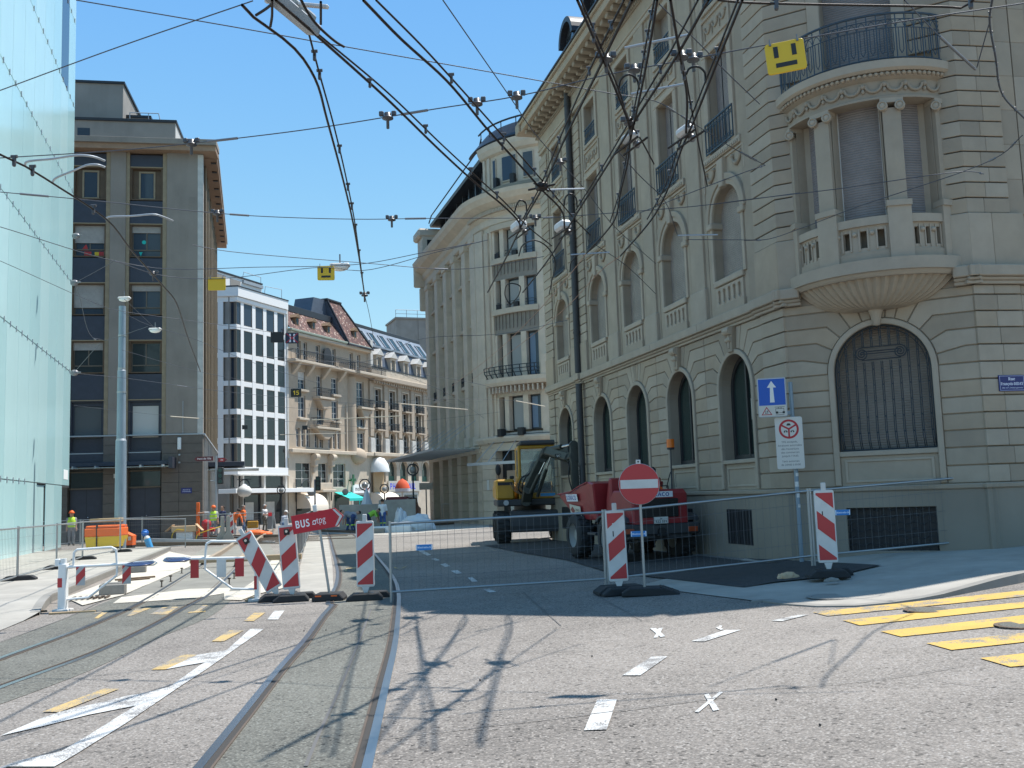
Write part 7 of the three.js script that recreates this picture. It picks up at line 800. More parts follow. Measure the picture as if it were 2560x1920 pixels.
{ // red site dumper, seen from behind and its left; local -z is forward
  const rear = onG(3.02, -21.0), az = -17; const t = thing('site_dumper', 'red articulated site dumper parked along the bank wall behind the fence', 'dumper', rear, -azd(az));
  // wheels: rear axle z=0.25 behind? origin is below the rear bumper
  const zr = -0.75, zf2 = -2.75; for (const [x, z] of [[-0.78, zr], [0.78, zr], [-0.78, zf2], [0.78, zf2]]) { const w = wheel(t, 'wheel', x, 0.5 / 0.87, z, 0.5, 0.38, M.rimG); w.scale.y = 1 / 0.87; } t.scale.y = 0.87;
  mesh('rear_chassis', merge([box(-0.75, 0.75, 0.52, 0.86, -1.35, -0.05, 0.04), box(-0.92, 0.92, 0.62, 0.9, -0.28, 0.0, 0.04), box(-0.3, 0.3, 0.45, 0.8, -2.0, -1.2, 0.03)]), M.dGrey, t); mesh('front_chassis', merge([box(-0.5, 0.5, 0.55, 0.85, -3.3, -1.9, 0.03), cylY(0, 0.6, -2.4, 0.42, 0.42, 20)]), M.dGrey, t);
  const hood = mesh('engine_hood', ext([[0, 0.9], [0, 1.62], [-0.12, 1.72], [-1.05, 1.72], [-1.2, 1.55], [-1.2, 0.9]], -0.62, 0.62, 0.04).rotateY(-Math.PI / 2).translate(0, 0, 0), M.redM, t); hood.position.z = -0.02;
  mesh('rear_grille', merge([box(-0.42, 0.42, 1.05, 1.5, -0.02, 0.012, 0.01), ...Array.from({ length: 9 }, (_, k) => box(-0.38, 0.38, 1.08 + k * 0.046, 1.1 + k * 0.046, 0.01, 0.03))]), M.black, t); mesh('hood_handle', tube([[0.1, 1.72, -0.2], [0.1, 1.8, -0.2], [0.3, 1.8, -0.2], [0.3, 1.72, -0.2]], 0.015, 6), M.black, t);
  const logo = faceMat(512, 128, (x, w, h) => { x.fillStyle = '#dfe0e4'; x.fillRect(0, 0, w, h); x.fillStyle = '#1c3c8e'; x.font = 'bold 110px sans-serif'; x.fillText('SORACO', 16, 104, w - 32); x.fillStyle = '#a33'; x.font = '22px sans-serif'; x.fillText('TRAVAUX PUBLICS', 120, 20); });
  mesh('rear_sticker', plate(0.62, 0.14).translate(-0.02, 1.6, 0.032), logo, t); const pl = mesh('number_plate', box(-0.16, 0.16, 0.9, 1.06, 0.01, 0.025), M.signW, t); mesh('lettering', plate(0.31, 0.15).translate(0, 0.98, 0.027), faceMat(310, 150, (x, w, h) => { x.fillStyle = '#cfd0cb'; x.fillRect(0, 0, w, h); x.fillStyle = '#1d1d1d'; x.font = 'bold 74px sans-serif'; x.textAlign = 'center'; x.fillText('522 331', w / 2, 132, w - 16); x.font = 'bold 40px sans-serif'; x.fillText('GE', w / 2, 50); }), pl);
  for (const s of [-1, 1]) { mesh('tail_light', box(s * 0.62, s * 0.84, 0.68, 0.8, 0, 0.03, 0.008), mat(L(0.35, 0.06, 0.02), { r: 0.3 }), t); mesh('fender', ext([[-0.2, 0.95], [-0.25, 1.05], [-0.45, 1.12], [-1.0, 1.12], [-1.25, 1.02], [-1.3, 0.92], [-1.0, 1.06], [-0.45, 1.06]], s > 0 ? 0.55 : -0.98, s > 0 ? 0.98 : -0.55, 0.01).rotateY(-Math.PI / 2), M.dGrey, t); }
  mesh('side_step', box(-0.95, -0.6, 0.62, 0.68, -1.85, -1.35, 0.01), M.dGrey, t); mesh('tow_hitch', merge([cylZ(0, 0.72, 0.03, 0.09, 0.08, 14), box(-0.14, 0.14, 0.6, 0.66, 0, 0.14, 0.01)]), M.black, t);
  // cab-less operator station
  mesh('console', ext([[-1.2, 0.95], [-1.2, 2.02], [-1.32, 2.05], [-1.5, 1.5], [-1.55, 0.95]], -0.6, 0.6, 0.03).rotateY(-Math.PI / 2), M.redM, t); mesh('seat', merge([box(-0.24, 0.26, 1.72, 1.84, -1.15, -0.7, 0.04), box(-0.24, 0.26, 1.8, 2.28, -0.76, -0.62, 0.06)]), M.black, t); mesh('steering_wheel', tor(0, 0, 0, 0.19, 0.02).rotateX(1.1).translate(0, 2.05, -1.35), M.black, t); mesh('seat_shell', box(-0.2, 0.22, 1.9, 2.2, -0.62, -0.58, 0.02), M.dGrey, t);
  mesh('warning_triangle', ext([[-0.28, 0], [0.28, 0], [0, 0.5]], -0.01, 0.01).scale(0.8, 0.8, 1).rotateX(-0.1).translate(0.1, 1.72, -0.5), M.orange, t); const bp = mesh('beacon_pole', bar([0.56, 1.7, -0.55], [0.58, 2.72, -0.55], 0.018, 0.014, 8), M.dGrey, t); mesh('beacon_light', cylY(0.58, 2.75, -0.55, 0.085, 0.21, 16), mat(L(0.75, 0.16, 0.01), { r: 0.25 }), bp); mesh('beacon_base', cylY(0.58, 2.7, -0.55, 0.08, 0.05, 14), M.black, bp); mesh('mirror_stalk', tube([[0.6, 1.75, -0.9], [0.7, 2.1, -0.9], [0.72, 2.15, -0.9]], 0.012, 5), M.black, t);
  // tipping skip in front: side outline extruded with tapered lip
  { const out = [[-1.62, 0.98], [-1.72, 1.2], [-1.62, 1.92], [-1.95, 1.98], [-2.45, 1.86], [-3.0, 1.74], [-3.8, 1.66], [-3.83, 1.6], [-3.45, 1.3], [-2.85, 0.98]]; const g = ext(out, -0.86, 0.86, 0.03); g.rotateY(-Math.PI / 2); const p = g.attributes.position; for (let i = 0; i < p.count; i++) { const k = Math.max(0, -p.getZ(i) - 3) / 1.1, y = Math.min(1, (p.getY(i) - 0.95) / 0.8); p.setX(i, p.getX(i) * (1 + 0.06 * k) * (0.86 + 0.14 * y)); } g.computeVertexNormals(); g.rotateY(0); const sk = mesh('skip', g, M.redM, t);
    mesh('skip_load_floor', box(-0.7, 0.7, 1.55, 1.6, -3.4, -1.9), M.railRust, sk); mesh('skip_rim', merge([tube([[-0.87, 1.96, -1.95], [-0.87, 1.87, -2.45], [-0.88, 1.73, -3.0], [-0.92, 1.67, -3.8], [0.92, 1.67, -3.8], [0.88, 1.73, -3.0], [0.87, 1.87, -2.45], [0.87, 1.96, -1.95]], 0.025, 6)]), M.redM, sk);
    const side = (w, h, z, y, m, rz) => { const q = mesh('sticker', plate(w, h), m, sk); q.position.set(-0.88, y, z); q.rotation.y = -Math.PI / 2; q.rotateX(0.15); q.rotateZ(rz || 0); return q; }; const s1 = side(0.75, 0.2, -2.95, 1.57, logo);  const s2 = side(0.7, 0.3, -2.85, 1.22, faceMat(256, 128, (x, w, h) => { x.fillStyle = '#c8c4b4'; x.fillRect(0, 0, w, h); x.fillStyle = '#8c3f38'; x.beginPath(); x.moveTo(10, 64); x.lineTo(70, 20); x.lineTo(120, 64); x.lineTo(70, 108); x.fill(); x.fillStyle = '#333'; x.font = 'bold 40px sans-serif'; x.fillText('2005 l', 130, 66, 110); }), -0.1); s2.position.x = -0.835; }
}
{ // yellow wheeled excavator facing the camera, boom folded to its left
  const p = onG(0.55, -33.4); const t = thing('wheeled_excavator', 'yellow wheeled excavator facing the street with folded dark boom', 'excavator', p, 0.06); // local +z is forward
  for (const [x, z] of [[-1.0, 0.0], [1.02, 0.0], [-1.0, -2.5], [1.02, -2.5]]) wheel(t, 'wheel', x, 0.5, z, 0.5, 0.5, M.dGrey, 16);
  mesh('undercarriage', merge([box(-0.55, 0.6, 0.55, 1.05, -3.0, 0.35, 0.04), box(-1.0, 1.0, 0.42, 0.6, -0.12, 0.12, 0.02), box(-1.0, 1.0, 0.42, 0.6, -2.62, -2.38, 0.02), cylY(0, 1.0, -1.2, 0.55, 0.2, 20)]), M.dGrey, t); mesh('dozer_blade', ext([[0.5, 0.3], [0.62, 0.3], [0.66, 0.5], [0.62, 0.95], [0.5, 1.0], [0.45, 0.6]], -0.75, 0.85, 0.02).rotateY(-Math.PI / 2).translate(0.05, 0.05, 0), M.dGrey, t); mesh('front_toolbox', box(-0.62, 0.72, 0.6, 1.0, 0.3, 0.5, 0.04), M.dGrey, t);
  mesh('upper_platform', box(-1.2, 1.2, 1.2, 1.42, -2.6, 0.35, 0.04), M.dGrey, t); const eng = mesh('side_cover', merge([box(-1.22, -0.6, 1.42, 2.1, -1.8, 0.3, 0.06), box(-1.22, 1.2, 1.42, 2.0, -2.7, -1.6, 0.12)]), M.yMach, t); mesh('fuel_cap', cylY(-0.9, 2.1, 0.0, 0.07, 0.06), M.black, eng); mesh('vent', box(-1.16, -0.66, 1.9, 2.0, 0.3, 0.315), M.black, eng);
  mesh('mirror', merge([tube([[-1.1, 2.1, 0.2], [-1.12, 2.35, 0.25]], 0.015, 5), sph(-1.12, 2.42, 0.25, 0.14, 0.7, 1.4, 0.3)]), M.black, t); mesh('work_light', box(-0.75, -0.6, 2.1, 2.2, 0.1, 0.25, 0.02), M.black, t); for (const x of [-0.9, 0.95]) mesh('headlight', cylZ(x, 1.32, 0.37, 0.09, 0.06, 14), M.galvF, t); mesh('side_lamp', box(1.05, 1.2, 1.25, 1.35, 0.35, 0.38), mat(L(0.4, 0.15, 0.02), { r: 0.4 }), t);
  // cab
  const cx0 = -0.46, cx1 = 0.9, cz0 = -1.35, cz1 = 0.28; const cab = mesh('cab_frame', merge([box(cx0, cx0 + 0.1, 1.42, 3.2, cz1 - 0.1, cz1, 0.03), box(cx1 - 0.1, cx1, 1.42, 3.2, cz1 - 0.1, cz1, 0.03), box(cx0, cx0 + 0.1, 1.42, 3.2, cz0, cz0 + 0.12, 0.03), box(cx1 - 0.1, cx1, 1.42, 3.2, cz0, cz0 + 0.12, 0.03), box(cx0, cx1, 1.42, 1.62, cz0, cz1, 0.03), box(cx0, cx1, 3.08, 3.2, cz0, cz1, 0.04), box(cx0, cx0 + 0.06, 1.42, 2.2, cz0, cz1, 0.02)]), M.yMach, t); mesh('cab_roof', box(cx0 + 0.06, cx1 - 0.02, 3.2, 3.36, cz0, cz1 + 0.06, 0.05), M.dGrey, cab);
  for (const [a, w] of [[box(cx0 + 0.1, cx1 - 0.1, 1.62, 3.08, cz1 - 0.06, cz1 - 0.04), 1], [box(cx0 + 0.02, cx0 + 0.04, 2.2, 3.08, cz0 + 0.12, cz1 - 0.1), 1], [box(cx1 - 0.05, cx1 - 0.03, 1.62, 3.08, cz0 + 0.12, cz1 - 0.1), 1], [box(cx0 + 0.1, cx1 - 0.1, 2.0, 3.08, cz0 + 0.04, cz0 + 0.06), 1]]) { const gm = M.cabGlass || (M.cabGlass = new THREE.MeshPhysicalMaterial({ color: L(0.75, 0.8, 0.78), roughness: 0.05, transmission: 0.85, thickness: 0, side: THREE.DoubleSide })); mesh('window', a, gm, cab); }
  mesh('seat', merge([box(0.0, 0.5, 1.62, 2.0, -0.9, -0.4, 0.05), box(0.0, 0.5, 2.0, 2.7, -1.0, -0.85, 0.05)]), M.black, cab); mesh('control_stand', merge([box(-0.1, 0.65, 1.62, 2.0, -0.2, 0.0, 0.03), bar([0.0, 2.0, -0.1], [0.0, 2.25, -0.1], 0.02, 0.02, 6), bar([0.6, 2.0, -0.1], [0.6, 2.25, -0.1], 0.02, 0.02, 6)]), M.dGrey, cab); mesh('handrail', tube([[cx1 + 0.03, 1.7, cz1], [cx1 + 0.05, 2.9, cz1]], 0.015, 6), M.black, cab); mesh('rental_sticker', box(0.25, 0.75, 1.5, 1.6, cz1, cz1 + 0.005), M.blueL, cab);
  // boom: rises from the pivot, knuckles over to the right, stick hangs down
  const thick = (pts, w, m, name, par = t) => { const gs = []; for (let i = 0; i + 1 < pts.length; i++) { const a = V(...pts[i]), b = V(...pts[i + 1]), d = b.clone().sub(a), l = d.length(); const g = box(-w[i] / 2, w[i] / 2, 0, l, -0.13, 0.13, 0.03); const pp = g.attributes.position; for (let k = 0; k < pp.count; k++) { const f = pp.getY(k) / l; pp.setX(k, pp.getX(k) * (1 + f * (w[i + 1] / w[i] - 1))); } g.applyQuaternion(new THREE.Quaternion().setFromUnitVectors(V(0, 1, 0), d.normalize())); g.translate(a.x, a.y, a.z); g.computeVertexNormals(); gs.push(g, cylZ(a.x, a.y, a.z, w[i] * 0.5, 0.3, 14)); } return mesh(name, merge(gs), m, par); };
  thick([[-0.25, 1.35, 0.5], [-0.18, 1.75, 0.9], [0.28, 2.72, 1.3]], [0.32, 0.34, 0.28], M.armG, 'boom_base'); thick([[0.28, 2.72, 1.3], [0.42, 2.92, 1.5], [0.98, 2.66, 2.6], [1.12, 2.72, 2.9]], [0.28, 0.32, 0.26, 0.24], M.armG, 'boom_arm'); const st = thick([[1.1, 3.05, 2.95], [1.12, 2.68, 2.95], [1.14, 1.75, 2.95], [1.12, 1.05, 2.95]], [0.24, 0.32, 0.27, 0.2], M.armG, 'dipper_stick');
  for (const [a, b, r] of [[[-0.15, 1.6, 1.0], [0.14, 2.2, 1.4], 0.065], [[0.48, 2.98, 1.6], [0.8, 3.02, 2.3], 0.085], [[0.1, 1.5, 0.9], [0.38, 2.35, 1.4], 0.055]]) { const A = V(...a), B = V(...b); const c = mesh('hydraulic_cylinder', bar(A, B, r, r, 12), M.armG, t); mesh('piston_rod', bar(B, B.clone().add(B.clone().sub(A).normalize().multiplyScalar(0.5)), r * 0.5, r * 0.5, 10), M.chrome, c); }
  mesh('hose', merge([tube([[-0.2, 1.5, 0.45], [-0.5, 1.75, 0.7], [-0.35, 2.15, 0.8], [0.1, 2.2, 0.9]], 0.025, 6, false, true), tube([[-0.1, 1.5, 0.5], [-0.38, 1.8, 0.75], [-0.2, 2.2, 0.85], [0.2, 2.4, 1.0]], 0.025, 6, false, true), tube([[0.98, 2.6, 3.0], [0.9, 2.1, 3.05], [1.0, 1.6, 3.05], [1.05, 1.2, 3.0]], 0.022, 6, false, true)]), M.black, t); mesh('hose_bundle', merge(Array.from({ length: 6 }, (_, k) => tube([[-0.75 + k * 0.08, 1.95, 0.32], [-0.6 + k * 0.08, 1.7, 0.42], [-0.35 + k * 0.05, 1.55, 0.42]], 0.02, 5, false, true))), M.woodD, t);
  mesh('arm_lettering', plate(0.42, 0.12), faceMat(256, 74, (x, w, h) => { x.fillStyle = '#272b28'; x.fillRect(0, 0, w, h); x.fillStyle = '#d9dad4'; x.font = 'bold 62px sans-serif'; x.textAlign = 'center'; x.fillText('VOLVO', w / 2, 60, w - 20); }), t).position.set(0.78, 2.74, 2.42);
  mesh('bucket', ext([[0, 0], [0.3, 0.05], [0.42, -0.2], [0.3, -0.52], [0.05, -0.62], [-0.05, -0.55], [0.12, -0.4], [0.14, -0.2], [-0.04, -0.08]], -0.3, 0.3, 0.02).translate(1.0, 1.05, 2.95), M.rimG, t); mesh('quick_coupler', box(0.98, 1.26, 0.95, 1.15, 2.82, 3.08, 0.03), M.black, t);
}

// ================= OVERHEAD WIRES =================
const CH = 5.6; // contact wire height
function clampGeo(p, s = 1) { s *= 0.72; return merge([box(-0.018 * s, 0.018 * s, -0.05 * s, 0.06 * s, -0.018 * s, 0.018 * s, 0.004).translate(p.x, p.y, p.z), cylX(p.x, p.y + 0.05 * s, p.z, 0.02 * s, 0.07 * s, 8), sph(p.x, p.y - 0.05 * s, p.z, 0.022 * s, 1, 1, 1, 8, 6)]); }
function wire(kind, label, group, r, m, h, px, opt = {}) { const pts = []; for (let i = 0; i < px.length; i += 2) { const hh = Array.isArray(h) ? h[i / 2] : h; pts.push(Hh(px[i], px[i + 1], hh)); }
  const c = new THREE.CatmullRomCurve3(pts, false, 'centripetal'); const o = thing(kind, label, 'wire', pts[0], 0, group); const loc = v => v.clone().sub(pts[0]);
  const g = pts.length === 2 ? bar(V(0, 0, 0), loc(pts[1]), r, r, 5, true) : nonIdx(new THREE.TubeGeometry(new THREE.CatmullRomCurve3(pts.map(loc), false, 'centripetal'), pts.length * 5, r, 5, false)); mesh('strand', g, m, o);
  for (const t of opt.clamps || []) mesh('wire_clamp', clampGeo(loc(c.getPoint(t)), opt.cs || 1), M.insul, o);
  for (const t of opt.bells || []) { const p = loc(c.getPoint(t)); mesh('insulator', merge([lathe([[0.015, 0.05], [0.04, 0.045], [0.04, 0.01], [0.065, -0.01], [0.065, -0.025], [0.018, -0.04], [0.018, -0.14], [0.0, -0.15]], 14).translate(p.x, p.y, p.z), box(-0.1, -0.045, -0.01, 0.045, -0.025, 0.025, 0.008).translate(p.x, p.y + 0.02, p.z), box(0.045, 0.1, -0.01, 0.045, -0.025, 0.025, 0.008).translate(p.x, p.y + 0.02, p.z)]), M.insul, o); }
  for (const t of opt.joints || []) { const a = loc(c.getPoint(t)), b = loc(c.getPoint(Math.min(1, t + (opt.jl || 0.03)))); mesh('tension_joint', bar(a, b, r * 2.4, r * 2.4, 6), M.fitting, o); }
  return o; }
const cw = (label, px, o) => wire('contact_wire', label, null, 0.0135, M.wireC, CH, px, o);
const gSpan = 'thin steel span wires strung between buildings', lSpan = 'thin steel span wire strung across the street above the tracks';
const sp = (h, px, o, r = 0.0068) => wire('span_wire', lSpan, gSpan, r, M.wireG, h, px, o);
const gMs = 'messenger wires clamped over the contact wires', lMs = 'thinner messenger wire clamped close above a dark contact wire';
const ms = (px, o) => wire('messenger_wire', lMs, gMs, 0.0098, M.wireC, CH + 0.08, px, o);
cw('dark contact wire curving from an overhead beam down towards the tan stone house', [605, 12, 640, 48, 690, 82, 740, 125, 772, 168, 795, 215, 815, 290, 850, 420, 880, 545, 897, 640, 911, 735]);
ms([773, 88, 800, 190, 832, 305, 862, 430, 885, 545, 900, 650, 911, 735], { clamps: [0.08, 0.16, 0.42, 0.55, 0.62, 0.7, 0.8, 0.9], cs: 1.1 });
wire('down_wire', 'thin cable falling away from the end insulator of the curved contact wire', null, 0.006, M.wireC, CH, [911, 735, 922, 780, 937, 862], { bells: [0.02] });
cw('dark contact wire running from the overhead beam to the bank downpipe', [690, 0, 810, 105, 960, 240, 1102, 378, 1193, 461, 1259, 515, 1298, 557, 1300, 578], { clamps: [0.25] });
ms([795, 85, 960, 223, 1105, 362, 1196, 446, 1259, 503, 1318, 565, 1380, 615], { clamps: [0.28, 0.46, 0.62, 0.78], cs: 1.1 });
cw('dark contact wire crossing the sky right of the overhead beam', [908, 0, 1000, 95, 1115, 200, 1220, 325, 1289, 401, 1353, 473, 1404, 527, 1412, 575], { clamps: [0.5] });
ms([940, 0, 1050, 110, 1120, 186, 1229, 308, 1307, 396, 1356, 452, 1392, 495, 1437, 548, 1476, 588], { clamps: [0.26, 0.42, 0.57, 0.72, 0.86], cs: 1.1 });
cw('dark contact wire dropping past the bank cornice to a round joint', [1443, 0, 1493, 116, 1535, 215, 1570, 305, 1577, 345], { clamps: [0.2] }); ms([1452, 0, 1500, 112, 1545, 220, 1574, 305, 1600, 345, 1635, 410], { clamps: [0.12, 0.5, 0.75], bells: [0.26, 0.6] });
cw('long dark contact wire from the top edge to the rounded building', [1580, 0, 1508, 150, 1412, 347, 1362, 459, 1312, 548, 1270, 635, 1219, 731], { clamps: [0.65] }); ms([1560, 0, 1485, 152, 1398, 350, 1352, 462, 1305, 552], { clamps: [0.1, 0.28, 0.5, 0.68, 0.85] });
cw('dark contact wire bending down before the third arched bank window', [1643, 0, 1624, 116, 1605, 216, 1585, 309, 1574, 359, 1570, 400, 1551, 482, 1535, 552, 1466, 633], {}); ms([1636, 0, 1614, 116, 1597, 216, 1580, 300, 1568, 380, 1548, 482, 1525, 555], { clamps: [0.05, 0.12, 0.2, 0.3, 0.45, 0.6, 0.72, 0.85] });
cw('dark contact wire crossing diagonally before the upper bank windows', [1771, 0, 1690, 143, 1593, 293, 1516, 417, 1447, 525, 1377, 640, 1307, 731], {}); ms([1745, 0, 1670, 140, 1578, 296, 1505, 420, 1440, 525], { clamps: [0.3, 0.48, 0.75, 0.95] });
cw('dark contact wire hanging almost straight down before the second bank window', [1676, 0, 1699, 135, 1717, 239, 1715, 332], { clamps: [0.5] }); ms([1684, 60, 1706, 150, 1732, 290, 1768, 465], { clamps: [0.25, 0.6], bells: [0.3] });
cw('dark contact wire swinging from the yellow board side down to the street', [1856, 0, 1798, 143, 1732, 309, 1705, 370, 1670, 471, 1632, 544, 1551, 640], {}); ms([1845, 0, 1788, 143, 1725, 300, 1695, 372, 1660, 471, 1618, 548], { clamps: [0.18, 0.42, 0.58, 0.72, 0.88] });
for (const [px, lb] of [[[1551, 640, 1516, 664, 1416, 768, 1300, 862, 1180, 950], 'copper wire running on before the lower bank windows'], [[1466, 633, 1434, 675, 1340, 783, 1240, 880, 1130, 965], 'copper wire running on past the downpipe to the colonnade']]) wire('copper_wire', lb, null, 0.007, M.wireCu, CH, px);
// left track wire with its pull-off arms
cw('dark contact wire over the left tram track before the mint glass wall', [0, 386, 62, 415, 130, 457, 266, 548, 328, 625, 417, 725, 436, 748, 470, 845, 501, 929], { clamps: [0.07, 0.16, 0.34], cs: 1.4 });
for (const px of [[62, 415, 68, 404, 130, 397, 200, 388, 235, 392, 262, 402], [131, 457, 138, 446, 180, 428, 222, 412, 245, 412, 262, 418], [266, 550, 270, 543, 330, 540, 385, 536, 405, 541, 432, 552]]) wire('pull_off_arm', 'bent grey pull-off arm bracing the wire before the glass wall', 'pull-off arms on the left wire', 0.014, M.galvF, CH + 0.1, px);
// span wires
sp(6.6, [0, 226, 300, 116, 632, 2]); sp(7.0, [190, 0, 560, 63, 859, 116, 1300, 193, 1512, 231, 1640, 253, 1684, 278, 1754, 321, 1829, 368, 1913, 413], { joints: [0.62, 0.7, 0.92], jl: 0.05 });
sp(6.0, [0, 395, 320, 374, 640, 340, 820, 316, 1090, 272, 1300, 239, 1516, 187, 1690, 154, 1917, 112], { bells: [0.185, 0.445, 0.56, 0.62, 0.8, 0.9], joints: [0.2, 0.46] }); sp(6.0, [1999, 98, 2240, 56, 2560, 8]);
sp(6.2, [0, 480, 240, 502, 478, 527, 640, 540, 893, 548, 1065, 546, 1300, 545, 1373, 544, 1485, 536, 1763, 513, 2000, 482], { bells: [0.24, 0.45, 0.65], joints: [0.02, 0.26, 0.47, 0.68] });
sp(6.2, [0, 567, 285, 652, 412, 672, 640, 668, 893, 661, 1065, 630, 1200, 605]); sp(6.1, [285, 652, 412, 690, 542, 697, 815, 668, 900, 677, 1100, 628, 1220, 600], { bells: [0.13] }); sp(6.3, [480, 612, 560, 627, 893, 656, 1139, 673, 1250, 662, 1360, 641], { joints: [0.55] });
sp(7.0, [0, 652, 285, 775, 309, 779, 640, 825, 900, 868], { joints: [0.31] }); sp(6.9, [305, 875, 498, 929, 640, 956, 860, 990]); sp(6.0, [185, 933, 309, 945, 521, 974, 640, 987, 900, 1010], { joints: [0.4] }); sp(5.9, [185, 1014, 397, 1037, 494, 1045, 640, 1049, 1000, 1075]); sp(7.2, [309, 782, 370, 812, 470, 842, 620, 902, 800, 960]);
sp(6.6, [189, 706, 282, 655]); sp(6.6, [189, 713, 251, 852, 370, 816], { joints: [0.42] }); sp(6.2, [189, 927, 251, 856]); sp(7.4, [311, 748, 385, 818]);
sp(5.9, [700, 900, 760, 912, 1000, 930, 1170, 955, 1290, 985]); sp(5.8, [620, 1010, 800, 1022, 1048, 1000, 1289, 1002, 1362, 1016]); sp(5.7, [560, 1100, 700, 1087, 866, 1080, 1000, 1060, 1250, 1030]);
sp(6.0, [640, 890, 900, 905, 1065, 845, 1250, 835, 1420, 800]); sp(5.9, [720, 875, 880, 930, 1010, 975, 1130, 1010]); sp(5.9, [725, 870, 905, 905, 1100, 975, 1210, 1045]);
wire('feeder_cable', 'dark feeder cable along the top edge before the corner bay', null, 0.012, M.wireC, 6.2, [1795, 0, 1860, 6, 2366, 17, 2408, 19, 2438, -5], { clamps: [0.3, 0.9], cs: 1.4 }); wire('feeder_cable', 'beaded drop cable beside the side street facade', null, 0.012, M.wireG, 6.2, [2482, -5, 2474, 46, 2489, 143, 2506, 236, 2560, 295], { clamps: [0.2, 0.35, 0.45, 0.55, 0.65, 0.75, 0.9], cs: 0.6 });
sp(6.4, [2261, 0, 2349, 91, 2438, 173], { joints: [0.5], jl: 0.5 }); sp(6.4, [2474, 55, 2442, 169]); sp(6.0, [1860, 601, 1915, 599, 1999, 572, 2050, 553, 2138, 519, 2421, 424, 2501, 388, 2556, 338], { joints: [0.08, 0.8, 0.92] }); sp(6.0, [1775, 512, 1860, 500, 2088, 473, 2421, 428, 2459, 435], { joints: [0.93] });
sp(6.4, [1648, 10, 1769, 130, 1800, 164, 1899, 260], { joints: [0.45] }); sp(6.2, [1913, 413, 1880, 424, 1775, 463, 1600, 532], { joints: [0.1] }); sp(5.9, [1720, 599, 1894, 600]); sp(6.6, [1107, 0, 1280, 250, 1335, 331, 1461, 472, 1530, 560, 1640, 660], { bells: [0.5] }); sp(5.8, [1694, 589, 1660, 500, 1600, 440, 1540, 372]); sp(5.8, [1640, 735, 1560, 660, 1470, 600]);
const tubeRod = (px, m = M.galvF, r = 0.014, lb = 'grey spacer tube holding the bunched wires before the bank') => wire('spacer_tube', lb, lb, r, m, 5.75, px); tubeRod([1562, 120, 1722, 87]); tubeRod([1578, 235, 1709, 210]); tubeRod([1365, 475, 1461, 472]); tubeRod([1427, 637, 1524, 631]); tubeRod([1694, 589, 1794, 587]);
const tanRod = mat(L(0.52, 0.46, 0.36), { r: 0.5 }); for (const px of [[780, 1050, 1000, 1040], [700, 1087, 866, 1083], [1000, 1009, 1169, 1024], [1289, 1002, 1362, 1016], [426, 1041, 497, 1046]]) tubeRod(px, tanRod, 0.022, 'pale insulating rod in the wires far down the street');
// jumper loops and white section boxes
for (const px of [[1286, 533, 1292, 512, 1301, 500, 1312, 505, 1317, 528], [1410, 515, 1416, 490, 1426, 484, 1438, 492, 1443, 520], [1297, 640, 1310, 610, 1335, 600, 1362, 612, 1388, 655, 1380, 700, 1373, 735], [1546, 235, 1555, 195, 1572, 186, 1590, 196, 1598, 222], [1716, 185, 1725, 170, 1742, 166, 1760, 178, 1764, 205], [1275, 763, 1262, 735, 1275, 708, 1296, 712, 1298, 735, 1276, 763], [1425, 680, 1428, 655, 1440, 640]]) wire('jumper_loop', 'black jumper cable loop bridging two overhead wires', 'jumper loops among the wires', 0.012, M.black, CH + 0.1, px);
for (const [px, py, s] of [[1297, 580, 1], [1407, 580, 1], [1576, 359, 0.8], [1714, 343, 0.8]]) { const p = Hh(px, py, CH); const t = thing('section_insulator', 'pale box-shaped section insulator hanging on the crossing wires', 'insulator', p, 0.35, 'section insulators on the crossing wires'); mesh('cover', box(-0.09 * s, 0.09 * s, 0.02, 0.16 * s, -0.16 * s, 0.16 * s, 0.035), M.signW, t); mesh('skid', merge([tube([[-0.06, -0.03, -0.3], [-0.06, -0.03, 0.3]], 0.014, 6), tube([[0.06, -0.03, -0.3], [0.06, -0.03, 0.3]], 0.014, 6)]), M.wireC, t); mesh('lug', sph(0.1 * s, 0, 0, 0.05, 1, 1, 1, 8, 6), M.fitting, t); }
{ const p = Hh(1354, 468, CH); const t = thing('wire_crossing', 'dark cast crossing where two contact wires meet before the rounded building', 'insulator', p, 0.4); mesh('hub', box(-0.07, 0.07, -0.04, 0.06, -0.07, 0.07, 0.02), M.wireC, t); mesh('guide', merge([bar([-0.16, 0, 0.12], [0.16, 0, -0.12], 0.014, 0.014, 6), bar([-0.12, 0, -0.16], [0.12, 0, 0.16], 0.014, 0.014, 6)]), M.wireC, t); }
{ // overhead switch beam at the top edge
  const a = Hh(640, -45, CH + 0.1), b = Hh(786, 78, CH + 0.05); const t = thing('overhead_switch_beam', 'heavy grey box beam with skids carried by the contact wires', 'insulator', a); const d = b.clone().sub(a), l = d.length(); const g = box(-0.07, 0.07, -0.045, 0.05, 0, l, 0.012); const bm = mesh('beam', g, M.galvF, t); bm.quaternion.setFromUnitVectors(V(0, 0, 1), d.clone().normalize()); for (const k of [0.35, 0.62]) mesh('cross_arm', box(-0.33, 0.33, 0.07, 0.1, l * k - 0.02, l * k + 0.02, 0.006), M.signW, bm); mesh('cover', box(-0.03, 0.16, 0.02, 0.12, l * 0.45, l * 0.95, 0.02), M.galv, bm);
  const sk = (pts) => mesh('skid', tube(pts.map(q => Hh(q[0], q[1], CH).sub(a)), 0.012, 6, false, true), M.wireC, t); sk([[750, -5], [775, 40], [800, 70], [840, 105], [860, 117]]); sk([[680, 0], [680, 40], [676, 66]]); sk([[640, 38], [665, 22], [680, 10]]); sk([[802, 5], [802, 60]]); }
